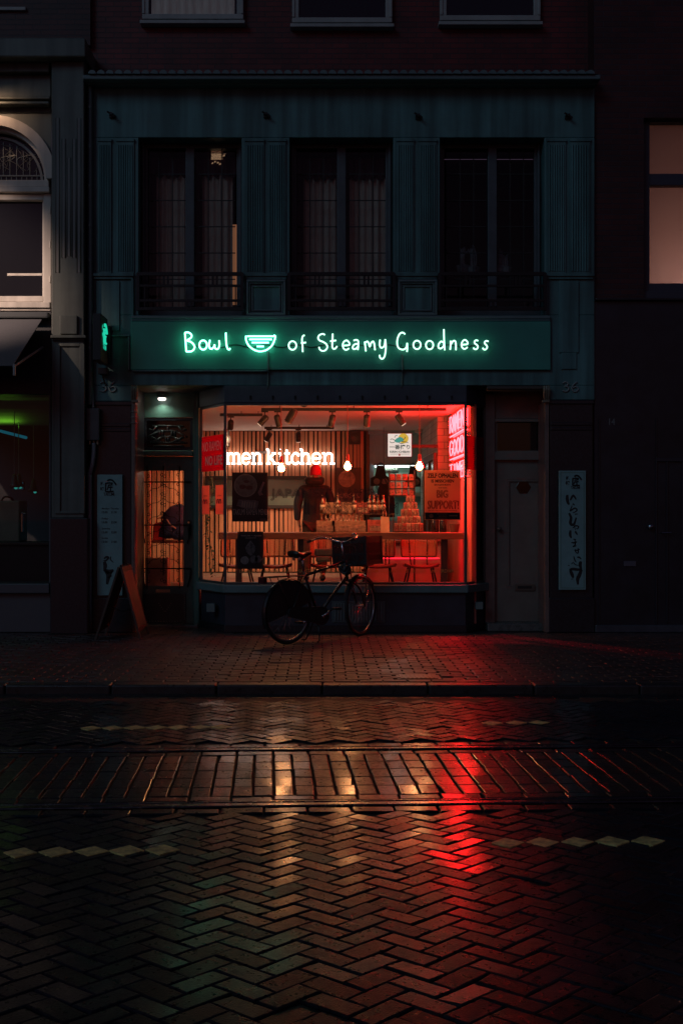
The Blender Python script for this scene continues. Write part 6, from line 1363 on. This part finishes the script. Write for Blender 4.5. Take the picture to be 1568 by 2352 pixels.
def wheel(c, steer):
    M = Matrix.Translation(c) @ Matrix.Rotation(steer,4,'Z')
    def tyre(g):
        g.tube([((WR-.017)*math.cos(2*math.pi*k/40),0,(WR-.017)*math.sin(2*math.pi*k/40)) for k in range(40)], .019, 8, True)
    w = bmesh_(tyre, 'wheel', RUB, bike, True, M)
    bmesh_(lambda g: g.tube([((WR-.042)*math.cos(2*math.pi*k/40),0,(WR-.042)*math.sin(2*math.pi*k/40)) for k in range(40)], .011, 6, True), 'rim', CHR, w, True, M)
    def sp(g):
        for k in range(32):
            a = 2*math.pi*k/32; b = a+(.5 if k%4 < 2 else -.5); s = .03 if k%2 else -.03
            g.bar((.022*math.cos(b),s,.022*math.sin(b)),((WR-.045)*math.cos(a),0,(WR-.045)*math.sin(a)),.0014,4)
    bmesh_(sp, 'spokes', CHR, w, True, M)
    bmesh_(lambda g: (g.lathe([(.012,-.05),(.028,-.045),(.028,-.035),(.018,-.03),(.018,.03),(.028,.035),(.028,.045),(.012,.05)],(0,0,0),12,'y')), 'hub', CHR, w, 'auto', M)
    return M
wheel(hub0, 0); STEER = R(14); M1 = Matrix.Translation(hub1)
ax = (hd0-hd1).normalized()
MS = Matrix.Translation(hd0) @ Matrix.Rotation(STEER,4,Vector((-ax.x,0,-ax.z))) @ Matrix.Translation(-hd0)
h1 = MS @ hub1
wheel(h1, STEER)
def fr(g):
    g.bar(bb,st_,.016); g.bar(bb,hd0+Vector((-.0,0,.02)),.018); g.bar(st_+Vector((.012,0,-.05)),hd1+Vector((.005,0,-.03)),.015); g.bar(hd0+Vector((.005,0,-.02)),hd1,.021)
    for s in (-1,1): g.tube([bb+Vector((0,s*.03,0)),Vector((.1,s*.06,.335)),Vector((0,s*.062,WR))],.010); g.tube([st_+Vector((0,s*.015,-.03)),Vector((.05,s*.06,.45)),Vector((0,s*.062,WR))],.009)
    g.lathe([(.024,-.04),(.024,.04)],bb,12,'y')
bmesh_(fr, 'frame', BK, bike, True)
def fk(g):
    for s in (-1,1): g.tube(spline([hd0+Vector((.01,s*.03,-.02)),hd0+Vector((.03,s*.055,-.05)),hub1+Vector((-.10,s*.055,.20)),hub1+Vector((0,s*.052,0))],5),.012)
    g.bar(hd0+Vector((.01,-.05,-.03)),hd0+Vector((.01,.05,-.03)),.014)
bmesh_(fk, 'fork', BK, bike, True, MS)
def mud(g, c, a0, a1):
    pts = [R(a0+(a1-a0)*k/20) for k in range(21)]
    for p,q in zip(pts,pts[1:]):
        for (w0,r0),(w1,r1) in (((-.03,WR+.010),(-.012,WR+.024)),((-.012,WR+.024),(.012,WR+.024)),((.012,WR+.024),(.03,WR+.010))):
            g.add([(c.x+r0*math.cos(p),w0,c.z+r0*math.sin(p)),(c.x+r1*math.cos(p),w1,c.z+r1*math.sin(p)),(c.x+r1*math.cos(q),w1,c.z+r1*math.sin(q)),(c.x+r0*math.cos(q),w0,c.z+r0*math.sin(q))],[(0,1,2,3)])
    for s in (-1,1): g.bar((c.x,s*.05,c.z),(c.x+(WR+.012)*math.cos(R((a0+a1)/2+70)),s*.03,c.z+(WR+.012)*math.sin(R((a0+a1)/2+70))),.003,5)
bmesh_(lambda g: mud(g,hub0,20,205), 'mudguard', BK, bike, True); bmesh_(lambda g: mud(g,hub1,35,165), 'mudguard', BK, bike, True, MS)
def guard(g):
    for s in (-1,1):
        n_ = 22; pts = [(0,s*.052,WR)]
        for k in range(n_+1):
            a = R(18+(196-18)*k/n_); pts.append(((WR-.01)*math.cos(a), s*.035, WR+(WR-.01)*math.sin(a)))
        g.add(pts, [(0,i+1,i+2) for i in range(n_)])
bmesh_(guard, 'dress_guard', mat('black_vinyl', (.014,.014,.017), .5), bike, False)
def cc(g):
    out = [(bb.x+.11*math.cos(R(a)),bb.z+.105*math.sin(R(a))) for a in range(-90,91,15)]+[(.05*math.cos(R(a)),WR+.055*math.sin(R(a))) for a in range(90,271,20)]
    g.prism(out,'y',-.075,-.045)
bmesh_(cc, 'chain_case', mat('chain_case_black', (.02,.021,.023), .35), bike, False)
def crank(g):
    a = R(28)
    g.bar(bb+Vector((0,-.09,0)),bb+Vector((.165*math.cos(a),-.10,.165*math.sin(a))),.011); g.lathe([(.018,-.1),(.018,-.076)],bb,10,'y'); g.bar(bb+Vector((0,.06,0)),bb+Vector((-.165*math.cos(a),.09,-.165*math.sin(a))),.011)
bmesh_(crank, 'crank', CHR, bike, True)
for s in (1,-1):
    a = R(28); c = bb+Vector((s*.165*math.cos(a),-s*.10,s*.165*math.sin(a))); bmesh_(lambda g: g.box(c.x-.045,c.x+.045,min(c.y,c.y-s*.09),max(c.y,c.y-s*.09),c.z-.012,c.z+.012), 'pedal', RUB, bike, False)
def sad(g):
    o = len(g.v)
    for i in range(13):
        t_ = i/12; x = .13-.27*t_; w = .022+.085*max(0,(t_-.25)/.75)**1.3 if t_ > .25 else .022+.01*t_; w = w*(1 if t_ < .93 else .9)
        for k in range(10):
            a = 2*math.pi*k/10; zz = math.sin(a); g.v.append((st_.x-.03+x, w*math.cos(a), 1.0+.012*math.cos(t_*6)+(.028 if zz > 0 else .05)*zz*(.5+.5*min(1,t_*2+.2))))
    for i in range(12):
        for k in range(10): g.f.append((o+i*10+k,o+i*10+(k+1)%10,o+(i+1)*10+(k+1)%10,o+(i+1)*10+k)); g.m.append(0)
    g.f += [tuple(o+k for k in range(10)),tuple(o+120+k for k in range(9,-1,-1))]; g.m += [0,0]
sdl = bmesh_(sad, 'saddle', BRN, bike, True)
bmesh_(lambda g: (g.bar(st_,Vector((.215,0,.96)),.0125), [g.lathe([(.014,0),(.018,.008),(.014,.016),(.018,.024),(.014,.032),(.018,.04)],(.13,s*.045,.925),10) for s in (-1,1)]), 'seat_post', CHR, bike, True)
def bars(g):
    z = 1.17; g.bar(hd1-Vector((0,0,.03)),Vector((.845,0,z-.05)),.012)
    g.tube(spline([(.60,.29,z-.03),(.70,.285,z-.01),(.80,.22,z+.01),(.87,.08,z-.04),(.87,0,z-.05),(.87,-.08,z-.04),(.80,-.22,z+.01),(.70,-.285,z-.01),(.60,-.29,z-.03)],5),.011)
bmesh_(bars, 'handlebar', CHR, bike, True, MS)
for s in (-1,1): bmesh_(lambda g: g.tube([(.68,s*.286,1.155),(.58,s*.29,1.138)],.016,10), 'grip', RUB, bike, True, MS)
bmesh_(lambda g: g.lathe([(.022,0),(.026,.01),(.02,.02)],(.79,-.2,1.195),12), 'bell', CHR, bike, True, MS)
def rack(g):
    z = .755
    for s in (-1,1): g.tube(spline([(.19,s*.06,z),(.0,s*.065,z),(-.28,s*.065,z),(-.33,s*.04,z)],4),.006,6); g.bar((-.22,s*.065,z),(0,s*.062,WR),.005,6)
    for x in (.1,-.05,-.2,-.32): g.bar((x,-.06,z),(x,.06,z),.005,6)
bmesh_(rack, 'rear_carrier', BK, bike, True)
bmesh_(lambda g: g.box(-.40,-.35,-.045,.045,.69,.76), 'rear_light', mat('rear_light_red', (.08,.01,.012), .25), bike, False)
def frack(g):
    z = .835
    for s in (-1,1): g.bar((.95,s*.14,z),(1.32,s*.14,z),.008,6); g.bar((1.2,s*.12,z),(hub1.x,s*.055,hub1.z),.006,6); g.bar((hd1.x+.02,s*.02,.86),(.97,s*.13,z),.007,6)
    for x in (.95,1.05,1.15,1.25,1.32): g.bar((x,-.14,z),(x,.14,z),.006,6)
    g.tube(spline([(.93,-.15,z),(.92,-.15,1.03),(.92,-.1,1.07),(.92,.1,1.07),(.92,.15,1.03),(.93,.15,z)],5),.006,6)
bmesh_(frack, 'front_carrier', BK, bike, True, MS)
def crate(g):
    x0,x1,y0,y1,z0,z1 = .985,1.345,-.24,.20,.846,1.175
    def wall(ax, at, lo, hi):
        def bx(a,b,c,d): (g.box(a,b,at-.007,at+.007,c,d) if ax == 'y' else g.box(at-.007,at+.007,a,b,c,d))
        bx(lo,hi,z0,z0+.05); bx(lo,hi,z1-.075,z1); bx(lo,hi,z0+.115,z0+.135)
        n_ = int((hi-lo)/.024)
        for k in range(n_+1):
            p = lo+(hi-lo)*k/n_; bx(max(lo,p-.007),min(hi,p+.007),z0+.0505,z0+.1145); bx(max(lo,p-.007),min(hi,p+.007),z0+.1355,z1-.0755)
    wall('y',y0,x0,x1); wall('y',y1,x0,x1); wall('x',x0,y0+.008,y1-.008); wall('x',x1,y0+.008,y1-.008); g.box(x0+.01,x1-.01,y0+.01,y1-.01,z0,z0+.012)
    for x in (x0,x1):
        for y in (y0,y1): g.box(x-.014,x+.014,y-.014,y+.014,z0,z1+.004)
bmesh_(crate, 'front_crate', mat('black_crate_plastic', (.014,.015,.017), .4), bike, False, MS)
bmesh_(lambda g: g.tube(spline([(.90+.05*math.sin(k*1.7),.06*math.cos(k*2.1),.80+.055*math.sin(k*2.4+1)) for k in range(16)],4),.016,8), 'chain_lock', mat('lock_sleeve', (.02,.024,.03), .45), bike, True)
bmesh_(lambda g: g.box(1.335,1.347,-.035,.035,.76,.79), 'front_reflector', mat('reflector_red', (.5,.01,.02), .2), bike, False, MS)
def ks_(g):
    for s in (-1,1): g.tube(spline([(.42,s*.02,.25),(.41,s*.07,.13),(.38+.02*s,s*.13,.02)],4),.009,6); g.bar((.38+.02*s,s*.13,.012),(.33+.02*s,s*.15,.012),.010,6)
bmesh_(ks_, 'kickstand', BK, bike, True)
# ================================================================ SANDWICH BOARD by the door
sb = thing('sandwich_board', 'wooden sandwich board standing open beside the shop door', 'board', (-2.33,-.5,0))
BW = mat('board_wood', (.13,.09,.07), .5, ns=6, na=.3, stretch=(3,3,.4)); BKB = mat('chalk_black', (.02,.019,.02), .5)
xt, zt, y0, y1 = -2.32, .835, -.80, -.22
for s, xb, nm in ((1,-2.085,'front_panel'),(-1,-2.60,'rear_panel')):
    xa = xt+s*.012; d = Vector((xb-xa,0,-zt)).normalized(); n_ = Vector((-d.z,0,d.x)) if s > 0 else Vector((d.z,0,-d.x))
    def P(u, y, o): q = Vector((xa,0,zt))+d*u+n_*o; return (q.x,y,q.z)
    def slab(g, u0,u1,a,b,o0,o1): g.add([P(u,y,o) for o in (o0,o1) for u,y in ((u0,a),(u1,a),(u1,b),(u0,b))],[(0,3,2,1),(4,5,6,7),(0,1,5,4),(1,2,6,5),(2,3,7,6),(3,0,4,7)])
    Lh = math.hypot(xb-xa,zt)
    g = MB(); slab(g,.06,Lh-.14,y0+.0005,y1-.0005,.004,.012); p_ = g.build(nm, BW if s > 0 else BKB, sb, bevel=.003)
    g = MB()
    for a in (y0-.03,y1): slab(g,0,Lh,a,a+.03,-.012,.014)
    slab(g,0,.058,y0,y1,-.012,.014); slab(g,Lh-.138,Lh-.10,y0,y1,-.012,.014); g.build('wood_frame', mat('dark_board_wood', (.05,.03,.022), .5), p_, bevel=.003)
for y in (y0+.08,y1-.08): g = MB(); g.lathe([(.016,-.03),(.016,.03)],(xt,y,zt+.008),8,'y'); g.build('hinge', IRON, sb, smooth='auto')
g = MB(); g.tube(spline([(-2.2,-.5,.36),(-2.33,-.5,.30),(-2.48,-.5,.36)],4),.005,5); g.build('stay_chain', IRON, sb)
# ================================================================ THE MAN INSIDE, seen from behind
def skin(name, pts, edges, m, parent, sub=2, root=0):
    me = bpy.data.meshes.new(name); inv = world(parent).inverted()
    me.from_pydata([tuple(inv @ Vector(p[:3])) for p in pts], edges, []); me.materials.append(m)
    o = bpy.data.objects.new(name, me); COL.objects.link(o); o.parent = parent
    o.modifiers.new('skin','SKIN'); 
    L_ = me.skin_vertices[0].data if me.skin_vertices else None
    if L_ is None:
        bm = bmesh.new(); bm.from_mesh(me); bm.verts.layers.skin.verify(); bm.to_mesh(me); bm.free(); L_ = me.skin_vertices[0].data
    for i,p in enumerate(pts):
        r = p[3]; L_[i].radius = r if isinstance(r, tuple) else (r,r); L_[i].use_root = i == root
    o.modifiers['skin'].use_smooth_shade = True; o.modifiers['skin'].branch_smoothing = .6
    s = o.modifiers.new('sub','SUBSURF'); s.levels = sub; s.render_levels = sub
    return o
mx, my = X(722,3.6), 3.6
man = thing('person', 'person seen from behind in a red knitted cap, dark hooded jacket and brown trousers', 'person', (mx,my,ZF))
def pm(x, y, z, r): return (mx+x, my+y, ZF+z, r)
SKIN_ = mat('skin', (.42,.22,.15), .5); JAC = mat('dark_jacket', (.007,.020,.036), .7, ns=9, na=.35, bs=40, ba=.25, sheen=.1); TRO = mat('brown_trousers', (.06,.032,.024), .8, ns=8, na=.3, bs=30, ba=.2); CAPR = mat('red_knit', (.85,.025,.09), .75, bs=150, ba=.4); SHOE = mat('dark_shoe', (.02,.018,.018), .5)
pts = [pm(0,0,.93,(.15,.10)), pm(0,-.01,1.12,(.145,.10)), pm(0,-.02,1.32,(.13,.085)), pm(.0,-.01,1.45,(.06,.055)), pm(.01,.01,1.53,.052), pm(.015,.03,1.62,(.072,.085)), pm(.018,.03,1.67,(.070,.08)), pm(.018,.025,1.70,(.05,.06)),
       pm(-.17,-.01,1.41,.045), pm(-.235,-.01,1.17,.046), pm(-.245,.03,.95,.036), pm(-.245,.05,.87,(.022,.036)), 
       pm(.17,-.01,1.41,.045), pm(.25,-.03,1.17,.046), pm(.20,.10,.99,.036), pm(.18,.16,.95,(.022,.034)),
       pm(-.09,.0,.88,.085), pm(-.11,-.01,.48,.055), pm(-.12,.02,.08,.036), pm(-.12,-.12,.035,.034), pm(.09,0,.88,.085), pm(.11,-.01,.48,.055), pm(.13,.02,.08,.036), pm(.13,-.12,.035,.034),
       pm(.016,.12,1.64,.018)]
edges = [(0,1),(1,2),(2,3),(3,4),(4,5),(5,6),(6,7),(2,8),(8,9),(9,10),(10,11),(2,12),(12,13),(13,14),(14,15),(0,16),(16,17),(17,18),(18,19),(0,20),(20,21),(21,22),(22,23),(5,24)]
def fingers(base, side, dirv, i0):
    for k in range(4):
        a = len(pts); off = (k-1.5)*.018; L_ = (.072,.082,.078,.062)[k]
        p0 = (base[0]+dirv[0]*.03, base[1]+off+dirv[1]*.03, base[2]+dirv[2]*.03)
        for j,(t_,c_) in enumerate(((.0,.0),(.45,.008),(.8,.026),(1,.045))):
            pts.append(pm(p0[0]+dirv[0]*L_*t_-side*c_, p0[1]+dirv[1]*L_*t_, p0[2]+dirv[2]*L_*t_*(1-.1*t_), .0085-.0015*t_))
            edges.append((i0 if j == 0 else a+j-1, a+j))
    a = len(pts); pts.append(pm(base[0]-side*.012,base[1]+.03,base[2]-.0,.0105)); pts.append(pm(base[0]-side*.03,base[1]+.055,base[2]-.035,.0095)); pts.append(pm(base[0]-side*.034,base[1]+.058,base[2]-.06,.008)); edges.extend([(i0,a),(a,a+1),(a+1,a+2)])
fingers((-.245,.05,.87), -1, (0,.05,-1), 11); fingers((.18,.16,.95), 1, (-.2,.6,-.7), 15)
skin('body', pts, edges, SKIN_, man)
skin('jacket', [pm(0,0,.90,(.20,.135)), pm(0,-.0,1.02,(.192,.13)), pm(0,-.015,1.2,(.20,.135)), pm(0,-.02,1.36,(.185,.125)), pm(0,0,1.47,(.10,.09)), pm(-.19,-.01,1.42,.085), pm(-.26,-.01,1.17,.072), pm(-.262,.03,.96,.055), pm(-.262,.035,.915,.048), pm(.19,-.01,1.42,.085), pm(.268,-.03,1.17,.072), pm(.215,.09,1.0,.055), pm(.20,.12,.97,.05)],
     [(0,1),(1,2),(2,3),(3,4),(3,5),(5,6),(6,7),(7,8),(3,9),(9,10),(10,11),(11,12)], JAC, man, 2, 1)
skin('hood', [pm(-.115,.02,1.555,.05), pm(-.10,-.07,1.525,.065), pm(.0,-.125,1.46,.09), pm(.10,-.07,1.525,.065), pm(.125,.02,1.555,.05)], [(0,1),(1,2),(2,3),(3,4)], JAC, man, 2, 2)
skin('trousers', [pm(0,0,.93,(.165,.125)), pm(-.095,0,.84,.105), pm(-.112,-.01,.48,.085), pm(-.122,.02,.10,.07), pm(.095,0,.84,.105), pm(.112,-.01,.48,.085), pm(.132,.02,.10,.07)], [(0,1),(1,2),(2,3),(0,4),(4,5),(5,6)], TRO, man)
g = MB(); cx, cy, cz = mx+.018, my+.025, ZF+1.645
pr = []
for i in range(9):
    a = R(90*i/8); pr.append((.092*math.cos(a)+.002, .03+.105*math.sin(a)))
g.lathe([(.088,-.035),(.095,-.03),(.097,.0),(.095,.02)]+pr, (0,0,0), 24)
for i,v in enumerate(g.v): g.v[i] = (cx+v[0]*.93+.01*max(0,v[2]), cy+v[1]*1.08-.03*max(0,v[2]), cz+v[2])
g.build('knitted_cap', CAPR, man, smooth=True)
g = MB(); g.ball((mx-.064,my+.035,ZF+1.605),.012,.022,.03,8,6); g.ball((mx+.098,my+.035,ZF+1.605),.012,.022,.03,8,6); g.build('ears', SKIN_, man, smooth=True)
g = MB()
for s in (-1,1):
    g.ball((mx+.018+s*.032,my+.108,ZF+1.655),.010,.008,.008,8,6)
g.build('eyes', mat('eye_white', (.6,.58,.55), .3), man, smooth=True)
g = MB(); g.ball((mx+.018,my+.112,ZF+1.575),.024,.008,.007,8,6); g.build('mouth', mat('lip', (.35,.12,.10), .5), man, smooth=True)
for s in (-1,1):
    g = MB(); g.ball((mx+s*.125,my-.05,ZF+.045),.048,.13,.044,12,8); g.build('shoe', SHOE, man, smooth=True)
